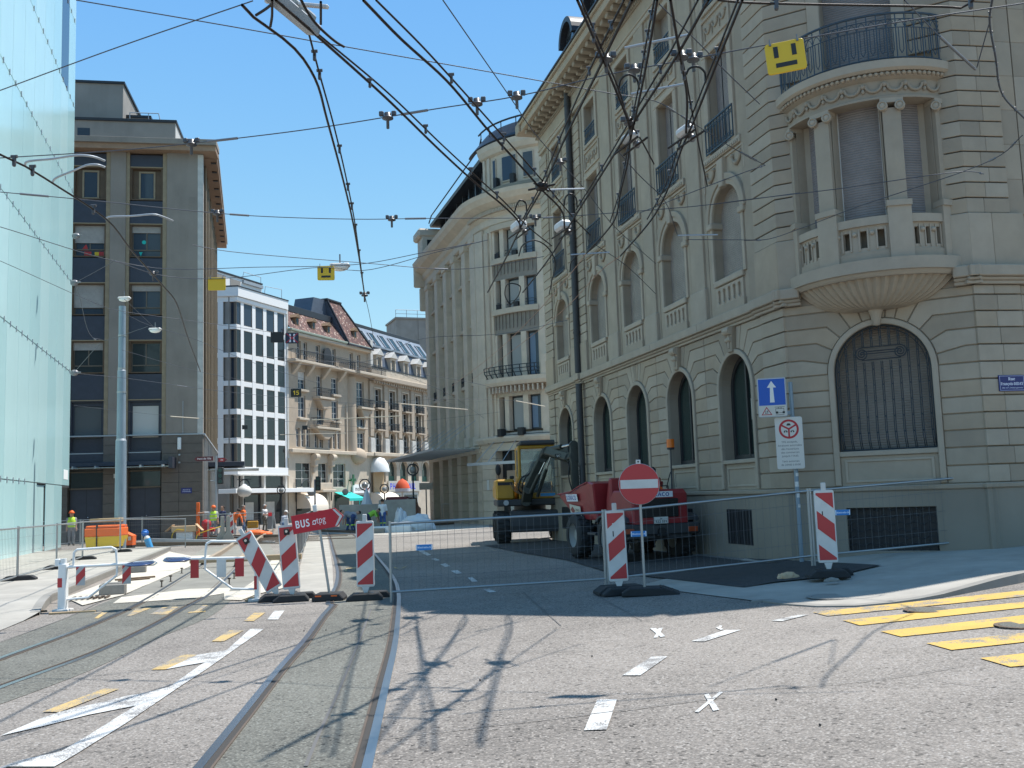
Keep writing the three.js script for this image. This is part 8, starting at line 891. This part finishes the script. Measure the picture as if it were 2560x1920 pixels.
for (const [px, py, d] of [[186, 707, 40.2], [186, 932, 40.2], [190, 590, 40.3]]) { const p = Dp(px, py, d); one('wall_anchor', merge([sph(0, 0, 0, 0.13, 1.4, 1, 1, 8, 6), bar([0, 0, 0], [0.3, 0, 0.1], 0.04, 0.03, 6)]), M.fitting, 'metal wire anchor on the edge of the mint glass wall', 'wall anchor', 'wire anchors on the glass edge', p); }

// ================= PEOPLE =================
const skin = L(0.45, 0.26, 0.18), boot = L(0.04, 0.035, 0.03);
function person(pos, ry, label, o) { // joints: x to the person's left, y up, z forward
  const b = o.bend || 0, sit = o.sit || 0, cb = Math.cos(b), sb = Math.sin(b); const hipY = 0.93 - (o.crouch || 0);
  const tor = (x, y, z = 0) => [x, hipY + y * cb - z * sb * 0, 0 + y * sb + z * cb]; // lean the torso forward
  const J = { pel: [0, hipY, 0], ch: tor(0, 0.36), nk: tor(0, 0.53), hd: tor(0, 0.7, 0.02 + (o.nod || 0)), sL: tor(0.19, 0.47), sR: tor(-0.19, 0.47) };
  const arm = (s, k) => { const S = k > 0 ? J.sL : J.sR; const d = (o.arms && o.arms[k > 0 ? 0 : 1]) || [0.06, -1, 0.05, 0.08, -1, 0.25]; const n = (a, b2, c) => { const l = Math.hypot(a, b2, c); return [a / l, b2 / l, c / l]; }; const u = n(d[0] * k, d[1], d[2]), f = n(d[3] * k, d[4], d[5]); const E = [S[0] + u[0] * 0.29, S[1] + u[1] * 0.29, S[2] + u[2] * 0.29], W = [E[0] + f[0] * 0.25, E[1] + f[1] * 0.25, E[2] + f[2] * 0.25], Hn = [W[0] + f[0] * 0.11, W[1] + f[1] * 0.11, W[2] + f[2] * 0.11]; return [S, E, W, Hn]; };
  const leg = (k, st) => { const h = [0.09 * k, hipY - 0.02, 0], kn = [0.1 * k, 0.5 - (o.crouch || 0) * 0.45, 0.04 + st * 0.5 + (o.crouch || 0) * 0.5], an = [0.1 * k, 0.09, st - (st < 0 ? 0.02 : 0)], toe = [0.12 * k, 0.05, st + 0.17]; return [h, kn, an, toe]; };
  const st = o.stride || 0.04, aL = arm(0, 1), aR = arm(0, -1), lL = leg(1, st), lR = leg(-1, -st); const C = { top: o.top, slv: o.slv || o.top, bot: o.bot };
  const bones = [[J.pel, J.ch, 0.145, 0.165, C.top], [tor(-0.1, 0.4), tor(0.1, 0.4), 0.12, 0.12, C.top], [[-0.06, hipY, 0], [0.06, hipY, 0], 0.14, 0.14, C.bot], [J.ch, J.nk, 0.12, 0.06, C.top], [J.nk, J.hd, 0.058, 0.07, skin], [tor(0, 0.64, 0.02), tor(0, 0.73, 0.03), 0.085, 0.098, skin], [tor(0, 0.66, 0.1), tor(0, 0.69, 0.115), 0.018, 0.014, skin],
    [aL[0], aL[1], 0.062, 0.05, C.slv], [aL[1], aL[2], 0.048, 0.036, o.fore || skin], [aL[2], aL[3], 0.04, 0.032, skin], [aR[0], aR[1], 0.062, 0.05, C.slv], [aR[1], aR[2], 0.048, 0.036, o.fore || skin], [aR[2], aR[3], 0.04, 0.032, skin]];
  for (const l of [lL, lR]) bones.push([l[0], l[1], 0.098, 0.07, C.bot], [l[1], l[2], 0.068, 0.048, C.bot], [l[2], l[3], 0.055, 0.042, boot]);
  const cap = (p, q) => { const ax = p[0] - q[0][0], ay = p[1] - q[0][1], az = p[2] - q[0][2], bx = q[1][0] - q[0][0], by = q[1][1] - q[0][1], bz = q[1][2] - q[0][2]; const t = Math.min(1, Math.max(0, (ax * bx + ay * by + az * bz) / (bx * bx + by * by + bz * bz + 1e-9))); return Math.hypot(ax - bx * t, ay - by * t, az - bz * t) - (q[2] + (q[3] - q[2]) * t); };
  const sdf = p => { let d = 9; for (const q of bones) { const e = cap(p, q), h = Math.max(0, 0.045 - Math.abs(d - e)) / 0.045; d = Math.min(d, e) - h * h * 0.045 * 0.25; } return d; };
  const N = 60, mc = new MarchingCubes(N, M.white, false, false, 40000); const Ex = 1.0, cz = b > 0.5 ? 0.35 : 0; const half = N / 2;
  for (let z = 0; z < N; z++) for (let y = 0; y < N; y++) for (let x = 0; x < N; x++) { const p = [(x - half) / half * Ex, (y - half) / half * Ex + 0.96, (z - half) / half * Ex + cz]; mc.field[z * N * N + y * N + x] = Math.abs(p[0]) > 0.95 ? -1 : -sdf(p); }
  mc.isolation = 0; mc.update(); const n = mc.count, pa = new Float32Array(n * 3), na = new Float32Array(n * 3), ca = new Float32Array(n * 3);
  for (let i = 0; i < n; i++) { const p = [mc.positionArray[i * 3] * Ex, mc.positionArray[i * 3 + 1] * Ex + 0.96, mc.positionArray[i * 3 + 2] * Ex + cz]; pa.set(p, i * 3); const e = 0.01, g = [sdf([p[0] + e, p[1], p[2]]) - sdf([p[0] - e, p[1], p[2]]), sdf([p[0], p[1] + e, p[2]]) - sdf([p[0], p[1] - e, p[2]]), sdf([p[0], p[1], p[2] + e]) - sdf([p[0], p[1], p[2] - e])], l = Math.hypot(...g) || 1; na.set(g.map(v => v / l), i * 3); let bd = 9, bc = C.top; for (const q of bones) { const d = cap(p, q); if (d < bd) { bd = d; bc = q[4]; } } ca.set([bc.r, bc.g, bc.b], i * 3); }
  const g = new THREE.BufferGeometry(); g.setAttribute('position', new THREE.BufferAttribute(pa, 3)); g.setAttribute('normal', new THREE.BufferAttribute(na, 3)); g.setAttribute('color', new THREE.BufferAttribute(ca, 3));
  const t = thing('person', label, 'person', pos, ry); mesh('body', g, M.people || (M.people = mat(L(1, 1, 1), { vc: true, r: 0.85 })), t);
  const hp = tor(0, 0.76, 0.0); if (o.helmet) { const h = mesh('helmet', merge([new THREE.SphereGeometry(0.135, 16, 8, 0, Math.PI * 2, 0, Math.PI / 2).toNonIndexed(), cylY(0, -0.01, 0.03, 0.155, 0.02, 16)].map(nonIdx)), o.helmet, t); h.position.set(hp[0], hp[1], hp[2] + 0.02); h.rotation.x = b; } else { const h = mesh('hair', new THREE.SphereGeometry(0.112, 14, 8, 0, Math.PI * 2, 0, Math.PI * 0.55), mat(o.hair || L(0.04, 0.03, 0.025), { r: 0.9 }), t); h.position.set(hp[0], hp[1] - 0.02, hp[2] - 0.005); h.rotation.x = b - 0.35; }
  if (o.vest) { const v = mesh('vest', lathe([[0.2, 0.0], [0.215, 0.2], [0.215, 0.36], [0.17, 0.5], [0.1, 0.53]], 18).scale(1, 1, 0.82), o.vest, t); v.position.set(0, hipY + 0.02, 0); v.rotation.x = b; mesh('reflective_band', lathe([[0.216, 0.12], [0.222, 0.12], [0.222, 0.17], [0.217, 0.17]], 18).scale(1, 1, 0.83), M.signW, v); }
  if (o.band) for (const k of [1, -1]) { const l = k > 0 ? lL : lR; const q = mesh('leg_band', cylY(0, 0, 0, 0.075, 0.06, 12), M.hiY, t); q.position.set(l[1][0], 0.36, (l[1][2] + l[2][2]) / 2); }
  if (o.extra) o.extra(t, J, aL, aR); return t; }
const ppl = (px, pyFeet, dep) => { const p = Dp(px, pyFeet, dep); return V(p.x, gy(p.x, p.z), p.z); };
const jean = L(0.10, 0.16, 0.28), grey = L(0.22, 0.22, 0.23), navy = L(0.03, 0.04, 0.10), white = L(0.75, 0.74, 0.74), khaki = L(0.16, 0.14, 0.11), work = L(0.03, 0.06, 0.16);
person(ppl(534, 1330, 56), 0.1, 'person in yellow vest and orange helmet pointing with an outstretched arm', { top: L(0.5, 0.5, 0.5), bot: grey, vest: M.hiY, helmet: M.orange, arms: [[0.1, -1, 0.05, 0.1, -1, 0.2], [1, 0.02, 0.2, 1, 0.0, 0.1]] });
person(ppl(557, 1330, 57), -0.6, 'person in navy jacket standing behind the far beacon', { top: navy, bot: navy, fore: navy });
person(ppl(608, 1333, 60), 1.9, 'person in orange vest and jeans seen from the side', { top: L(0.8, 0.16, 0.03), bot: jean, vest: M.orange, hair: L(0.2, 0.18, 0.16) });
person(ppl(583, 1332, 55), 0.9, 'bent person in orange jacket and white trousers by the far beacon', { top: L(0.8, 0.16, 0.03), bot: L(0.55, 0.55, 0.55), bend: 0.75, fore: L(0.8, 0.16, 0.03), arms: [[0.1, -1, 0.5, 0, -1, 0.4], [0.1, -1, 0.5, 0, -1, 0.4]] });
person(ppl(662, 1329, 66), 1.2, 'grey-haired person in white shirt holding a red and white sheet', { top: white, slv: white, bot: khaki, hair: L(0.45, 0.45, 0.45), arms: [[0.1, -1, 0.1, 0, -0.1, 1], [0.1, -1, 0.1, 0, -0.1, 1]], extra: (t, J, a) => mesh('red_sheet', box(-0.2, 0.2, 1.0, 1.3, 0.42, 0.43), M.redP, t) });
person(ppl(707, 1322, 62), 2.6, 'crouching person in pale shirt and white helmet', { top: L(0.5, 0.52, 0.58), bot: jean, crouch: 0.42, bend: 0.35, helmet: M.signW });
person(ppl(868, 1322, 57), 2.0, 'person in grey shirt bent low over the rails with dark work trousers', { top: L(0.30, 0.31, 0.35), bot: work, bend: 1.25, crouch: 0.1, band: true, arms: [[0.1, -1, 0.2, 0, -1, 0.2], [0.1, -1, 0.2, 0, -1, 0.2]] });
person(ppl(884, 1320, 56), -1.7, 'person in grey shirt and blue work trousers with yellow bands stooping', { top: L(0.24, 0.26, 0.30), bot: work, bend: 1.15, crouch: 0.08, band: true, arms: [[0.1, -1, 0.3, 0, -1, 0.1], [0.1, -1, 0.3, 0, -1, 0.1]] });
person(ppl(921, 1312, 58), 1.5, 'person in bright green shirt leaning forward behind a beacon', { top: L(0.30, 0.62, 0.08), bot: navy, bend: 1.1, crouch: 0.1, arms: [[0.1, -1, 0.4, 0, -1, 0.3], [0.1, -1, 0.4, 0, -1, 0.3]] });
person(ppl(957, 1308, 58), 3.1, 'person in white T-shirt and blue trousers seen from behind', { top: white, bot: L(0.06, 0.12, 0.32), band: true, arms: [[0.15, -1, 0.1, 0, -1, 0.5], [0.15, -1, 0.1, 0, -1, 0.5]] });
person(ppl(972, 1300, 68), 2.8, 'person in brown top standing behind the tarpaulins', { top: L(0.16, 0.12, 0.09), bot: navy });
person(ppl(1021, 1302, 64), 0.3, 'person in grey jacket over a white shirt by the tarpaulin heap', { top: L(0.34, 0.35, 0.34), bot: grey, fore: L(0.34, 0.35, 0.34), hair: L(0.2, 0.18, 0.15) });
person(ppl(1148, 1296, 70), -0.3, 'person in pink top with blue bag walking before the colonnade', { top: L(0.55, 0.40, 0.55), bot: navy, stride: 0.14, extra: (t) => mesh('blue_bag', sph(0.24, 0.95, 0.05, 0.2, 0.6, 1, 0.8), M.blue, t) });
person(ppl(178, 1372, 52), 0.4, 'person in yellow vest and orange helmet between glass wall and office block', { top: L(0.3, 0.3, 0.3), bot: grey, vest: M.hiY, helmet: M.orange });

// ================= WORKS CLUTTER =================
const at = (px, py, off = 0) => G(px, py, off);
const put1 = (name, g, m, label, cat, p, ry = 0, group) => one(name, g, m, label, cat, group, p, ry);
{ const f = (x, y) => at(...gE(x, y)); // helper on the left works picture
  const beams = [[640, 300, 1400, 300, 'dark steel beam lying before the office block fence'], [700, 395, 1620, 380, 'rusty steel beam lying across the track bed'], [1340, 320, 2200, 300, 'dark steel beam lying behind the white gate'], [900, 350, 2150, 362, 'pale steel bar lying across the works']]; for (const [x0, y0, x1, y1, lb] of beams) { const a = f(x0, y0), b = f(x1, y1); const d = b.clone().sub(a); put1('steel_beam', box(0, Math.hypot(d.x, d.z), 0, 0.2, -0.08, 0.08, 0.01), lb[0] === 'p' ? M.galvF : M.railRust, lb, 'beam', a, Math.atan2(-d.z, d.x)); }
  for (let k = 0; k < 6; k++) { const a = f(1500 + k * 90, 400 - k * 12); put1('reinforcing_bar', tube([[0, 0.12, 0], [3.6 + (k % 3), 0.12, 0.3]], 0.02, 5), M.railRust, 'thin rusty bar lying over the open track bed', 'bar', a, 0.15 * (k - 2), 'loose bars on the track bed'); }
  const gs = f(1000, 815); for (const [x, y] of [[1000, 815], [1092, 760], [1206, 675], [1440, 625], [1692, 790], [1742, 730], [1803, 650], [1887, 548]]) { const p = f(x, y); const o = put1('rail_bolt', merge([bar([0, 0, 0], [0, 0.15, 0], 0.014, 0.014, 6), box(-0.03, 0.03, 0.12, 0.15, -0.02, 0.02), cylY(0, 0, 0, 0.035, 0.02, 6)]), M.railRust, 'upright rusty bolt standing in the fresh track slab', 'bolt', p, 0, 'bolts in the fresh slab'); }
  for (const [x, y, s, lb] of [[778, 665, 0.26, 'square stone block resting at the kerb edge of the sand'], [535, 890, 0.3, 'rough stone block with sticks on it lying in the sand']]) put1('stone_block', merge([box(-s, s * 0.6, 0, s * 0.75, -s * 0.5, s * 0.5, 0.03), box(-s * 0.8, s * 0.4, s * 0.75, s * 0.8, -s * 0.4, s * 0.4, 0.01)]), M.kerb, lb, 'stone', f(x, y), 0.3);
  put1('wood_stick', merge([bar([0, 0.27, 0], [0.75, 0.3, -0.1], 0.02, 0.02, 5), bar([0.1, 0.25, 0.1], [0.7, 0.28, 0.05], 0.018, 0.018, 5)]), M.woodD, 'two short sticks lying on the rough stone block', 'wood', f(520, 880)); put1('timber_beam', box(0, 2.9, 0.06, 0.2, -0.08, 0.08, 0.01), M.wood, 'timber beam lying across both bare rails', 'timber', f(1290, 625).setY(gy(-8, -20) + 0.08), 0.12);
  { const p = at(...gE(890, 430)); const t = thing('gas_cylinder', 'light blue gas cylinder with white shoulder lying tilted in the works', 'gas cylinder', p, 0.3); t.scale.setScalar(0.52); const c = mesh('cylinder', merge([cylY(0, 0, 0, 0.25, 0.95, 22)]), mat(L(0.07, 0.36, 0.70), { r: 0.4 }), t); c.rotation.z = 0.32; mesh('shoulder', lathe([[0.25, 0.95], [0.22, 1.08], [0.1, 1.18], [0.06, 1.2], [0.06, 1.3]], 18), M.signW, c); mesh('valve_cover', merge([sph(0, 1.42, 0, 0.22, 1, 0.9, 1, 12, 8), tor(0, 1.42, 0, 0.24, 0.05, Math.PI * 2, 0, 12), tor(0, 1.5, 0, 0.16, 0.05).rotateX(0.0)]), M.blue, c); }
  { const p = at(...gE(1220, 335)); const t = thing('cardboard_crate', 'torn cardboard crate with flaps over a silver sheet', 'crate', p, 0.1); t.scale.setScalar(0.62); mesh('sheet', box(-0.5, 0.9, 0, 0.75, -0.4, 0.4, 0.06), M.tarp, t); const c = mesh('lid', box(-0.85, 1.15, 0.75, 1.25, -0.5, 0.5, 0.02), M.card, t); for (const [x, r] of [[-1.1, 0.7], [1.35, -0.8]]) { const q = mesh('flap', box(-0.4, 0.4, -0.02, 0.02, -0.45, 0.45), M.card, c); q.position.set(x, 1.1, 0); q.rotation.z = r; } mesh('hose', tube([[-0.8, 0, 0.5], [-0.75, 0.6, 0.55], [-0.4, 0.95, 0.55], [0.2, 0.9, 0.55]], 0.035, 6, false, true), M.signY, t); }
  put1('yellow_hose', tube([[0, 0.1, 0], [0.1, 0.35, 0], [0.5, 0.5, 0], [1.1, 0.7, -0.5]], 0.02, 6, false, true), M.signY, 'yellow hose arching over the steel beams', 'hose', at(...gE(1350, 345)));
  { const p = at(330 + 5, 1372); const q = Dp(275, 1362, 41); const t = thing('waste_skip', 'orange and yellow site container with boards on its lid behind the fence', 'container', onG(q.x - 0.75, q.z, 0), 0.05); t.scale.set(0.30, 0.66, 0.7); t.position.x += 0.62; mesh('lower_body', ext([[-2.2, 0.35], [2.0, 0.35], [2.3, 1.0], [-2.4, 1.0]], -0.7, 0.7, 0.03), M.signY, t); mesh('upper_body', box(-2.4, 2.3, 1.0, 1.5, -0.75, 0.75, 0.05), M.orange, t); mesh('lid', merge([box(-2.3, -0.8, 1.5, 1.66, -0.7, 0.7, 0.06), box(-0.7, 2.2, 1.5, 1.68, -0.7, 0.7, 0.06)]), M.orange, t); mesh('strap', box(-0.85, -0.7, 0.3, 1.7, -0.77, 0.77, 0.02), M.black, t); for (const x of [-2, 1.8]) mesh('leg', box(x - 0.1, x + 0.1, 0, 0.4, -0.5, 0.5, 0.01), M.dGrey, t); const w = put1('board', box(-0.6, 0.6, 0, 0.16, -0.3, 0.3, 0.02), M.wood, 'wooden boards lying on the lid of the orange container', 'boards', t.position.clone().add(V(0.0, 1.22, 0))); }
  { const t = thing('orange_hopper', 'orange plastic hopper with white label beside the mast', 'container', onG(-16.45, -42.5)); t.scale.setScalar(0.4); mesh('body', ext([[-0.4, 0.5], [0.5, 0.5], [0.55, 1.5], [-0.3, 1.9]], -0.5, 0.5, 0.06), M.orange, t); mesh('base', box(-0.4, 0.5, 0, 0.5, -0.4, 0.4, 0.04), M.black, t); mesh('label', box(0.05, 0.35, 1.0, 1.4, 0.5, 0.51), M.signW, t); }
  for (const x of [-20.35, -22.1 + 6.2]) put1('marker_post', box(-0.09, 0.09, 0, 2.0, -0.06, 0.06, 0.02), M.orange, 'orange marker post standing against the office block doorway', 'post', onG(x - 2.0, -56.2), 0, 'orange marker posts at the doorway');
}
{ // far works: beacon, barriers, heaps
  beacon(ppl(579, 1338, 54), 'distant red and white beacon among the workers by the fence', { tilt: 0.06 });
  for (const [px, lb] of [[556, 'grey concrete barrier piece standing left of the distant beacon'], [570, 'pale concrete barrier piece standing against the distant beacon']]) put1('barrier_block', ext([[-0.3, 0], [0.3, 0], [0.22, 0.2], [0.1, 0.4], [0.08, 1.2], [-0.08, 1.2], [-0.1, 0.4], [-0.22, 0.2]], -0.2, 0.2, 0.01), M.pave, lb, 'barrier', ppl(px, 1338, 52), 0.4);
  { const t = thing('generator', 'yellow machine on a frame beside the person in orange vest', 'machine', ppl(632, 1330, 62), 0.2); t.scale.setScalar(0.55); mesh('body', box(-0.6, 0.6, 0.6, 1.4, -0.4, 0.4, 0.08), M.yMach, t); mesh('frame', merge([tube([[-0.7, 0, 0.4], [-0.7, 1.5, 0.4], [0.7, 1.5, 0.4], [0.7, 0, 0.4]], 0.03, 6), tube([[-0.7, 0, -0.4], [-0.7, 1.5, -0.4], [0.7, 1.5, -0.4], [0.7, 0, -0.4]], 0.03, 6)]), M.frameD, t); mesh('wheel', cylX(0.5, 0.25, 0.4, 0.25, 0.15), M.black, t); }
  put1('pump', merge([cylY(0, 0, 0, 0.2, 0.7, 12), sph(0, 0.8, 0, 0.26), cylX(0.15, 0.5, 0, 0.12, 0.6, 10)]), M.red, 'red pump standing before the person with outstretched arm', 'pump', ppl(516, 1336, 54)); put1('orange_cloth', merge([sph(0, 0.15, 0, 0.5, 1.2, 0.4, 0.7), sph(0.6, 0.1, 0.1, 0.35, 1, 0.4, 1)]), M.orange, 'crumpled orange plastic lying by the yellow machine', 'plastic', ppl(640, 1334, 56));
  put1('folding_sign', merge([ext([[-0.3, 0], [-0.2, 0], [0.02, 1.2], [-0.02, 1.2]], -0.25, 0.25), ext([[0.3, 0], [0.2, 0], [-0.02, 1.2], [0.02, 1.2]], -0.25, 0.25)]), M.galvF, 'grey folding board standing on the pavement by the shop window', 'board', ppl(678, 1322, 74), 1.2);
  // tarpaulin heaps and plaster screens
  const heap = (p, sx, sy, sz, sd, label, m = M.tarp) => { const g = new THREE.IcosahedronGeometry(1, 4); const q = g.attributes.position; for (let i = 0; i < q.count; i++) { const x = q.getX(i), y = q.getY(i), z = q.getZ(i); const n = fA((x * 0.5 + 2 + sd) % 1, (z * 0.5 + 2 + y * 0.3) % 1), n2 = fB((x + 3 + sd) % 1, (y + z + 4) % 1); const k = 0.55 + 0.62 * n + 0.34 * n2; q.setXYZ(i, x * k * sx, Math.max(0, y * k) * sy, z * k * sz); } g.computeVertexNormals(); return put1('tarpaulin_heap', uvBox(nonIdx(g)), m, label, 'tarpaulin', p); };
  heap(ppl(1044, 1310, 55), 1.0, 0.82, 0.8, 0.1, 'large crumpled grey tarpaulin heap before the colonnade'); heap(ppl(1003, 1310, 56), 0.4, 1.15, 0.6, 0.5, 'narrow fold of grey tarpaulin beside the large heap');
  put1('tarp_tent', new THREE.ConeGeometry(0.9, 2.6, 6, 1).translate(0, 1.3, 0), M.tarp, 'pointed grey tarpaulin tent behind the stooping people', 'tarpaulin', ppl(918, 1312, 62)); put1('screen_board', box(-2.4, 2.2, 0, 1.5, -0.05, 0.05, 0.02), M.pave, 'grey board screen standing behind the person in white T-shirt', 'screen', ppl(945, 1312, 61), -0.1); put1('screen_board', box(-1.0, 1.2, 0, 1.7, -0.05, 0.05, 0.02), M.pave, 'taller grey board screen leading to the tarpaulin heap', 'screen', ppl(990, 1311, 60), 0.15); put1('white_slab', box(-1.15, 1.15, 0, 0.32, -0.5, 0.5, 0.02), M.white, 'white slab lying on the ground behind the middle beacon', 'slab', ppl(972, 1321, 52), 0.05); put1('grey_slab', box(-0.5, 0.5, 0, 0.25, -0.4, 0.4, 0.02), M.kerb, 'grey slab end beside the white slab', 'slab', ppl(938, 1322, 51.5), 0.05);
  for (const [a, b2, lb] of [[[800, 1330], [905, 1333], 'rusty rail laid crosswise below the bus arrow sign'], [[940, 1324], [1135, 1311], 'rusty rail laid crosswise before the tarpaulin heap']]) { const A = at(...a), B = at(...b2), d = B.clone().sub(A); put1('loose_rail', box(0, Math.hypot(d.x, d.z), 0.0, 0.16, -0.06, 0.06, 0.02), M.railRust, lb, 'tram rail', A, Math.atan2(-d.z, d.x)); }
  { const t = thing('market_umbrella', 'red and white umbrella standing before the shop letters', 'umbrella', ppl(1008, 1300, 80)); mesh('pole', bar([0, 0, 0], [0, 3.1, 0], 0.03, 0.03, 8), M.frameW, t); mesh('canopy', lathe([[0.62, 2.65], [0.52, 2.95], [0.32, 3.25], [0, 3.45]], 16), mat(L(0.62, 0.09, 0.03), { r: 0.8 }), t); mesh('valance', lathe([[0.62, 2.65], [0.6, 2.4]], 16), mat(L(0.6, 0.62, 0.72), { r: 0.8 }), t); }
  { const t = thing('parked_van', 'dark red vehicle top showing behind the board screens', 'vehicle', ppl(1010, 1300, 72), 1.4); mesh('body', ext([[-1.8, 0.4], [1.8, 0.4], [1.85, 1.1], [1.2, 1.3], [0.7, 1.9], [-1.5, 1.95], [-1.8, 1.3]], -0.8, 0.8, 0.08), mat(L(0.16, 0.02, 0.02), { r: 0.35 }), t); mesh('window', box(-1.3, 0.6, 1.35, 1.8, 0.81, 0.83), M.glassD, t); for (const x of [-1.1, 1.1]) mesh('wheel', cylZ(x, 0.35, 0.7, 0.35, 0.25), M.black, t); mesh('warning_triangle', ext([[-0.25, 0], [0.25, 0], [0, 0.45]], 0.85, 0.87).translate(-0.5, 1.35, 0), M.orange, t); }
  put1('street_sign', merge([bar([0, 0, 0], [0, 2.7, 0], 0.05, 0.05, 8), box(-0.5, 0.5, 2.4, 2.9, -0.03, 0.03, 0.02)]), M.offwhite, 'small pale sign on a post left of the colonnade', 'sign', ppl(1067, 1300, 74));
  // small litter near the camera
  heap(G(1970, 1446, 0.02), 0.16, 0.1, 0.12, 0.7, 'crumpled beige paper lying on the dark asphalt patch', M.card).name = uname('paper_scrap'); heap(G(2080, 1453, 0.06), 0.12, 0.05, 0.06, 0.2, 'small dark scrap lying by the beacon foot', M.kerb).name = uname('paper_scrap'); put1('wood_scrap', merge([box(0, 0.3, 0, 0.04, -0.03, 0.03, 0.004), box(0.05, 0.36, 0.04, 0.07, 0.0, 0.06, 0.004)]), M.wood, 'small stack of wood scraps by the white gate post', 'wood', G(612, 1504), 0.2); put1('wood_scrap', box(-0.25, 0.45, 0, 0.03, -0.05, 0.05, 0.004), M.wood, 'flat wood scrap under the gate post on the kerb side', 'wood', G(165, 1534), 0.2); put1('wedge_scrap', box(-0.25, 0.25, 0.0, 0.03, -0.03, 0.03, 0.004), M.woodD, 'dark strip lying at the kerb ramp', 'wood', G(84, 1530, 0.02), -0.3);
  for (const [px, py] of [[815, 1575], [760, 1577], [1200, 1700], [2050, 1812], [1940, 1748], [1480, 1640]]) put1('pebble', new THREE.IcosahedronGeometry(0.009, 1), M.black, 'tiny dark pebble lying on the sunny asphalt', 'pebble', G(px, py, 0.012), 0, 'pebbles on the asphalt');
  put1('drain_grate', merge([box(-0.3, 0.3, 0, 0.025, -0.03, 0.03), ...Array.from({ length: 7 }, (_, k) => box(-0.3 + k * 0.1 - 0.015, -0.3 + k * 0.1 + 0.015, 0, 0.03, -0.22, 0.22))]), M.railRust, 'rusty drain grate in the sand at the kerb end', 'grate', at(...g7(830, 905), 0.03), 0.2);
}

renderer.render(scene, camera);
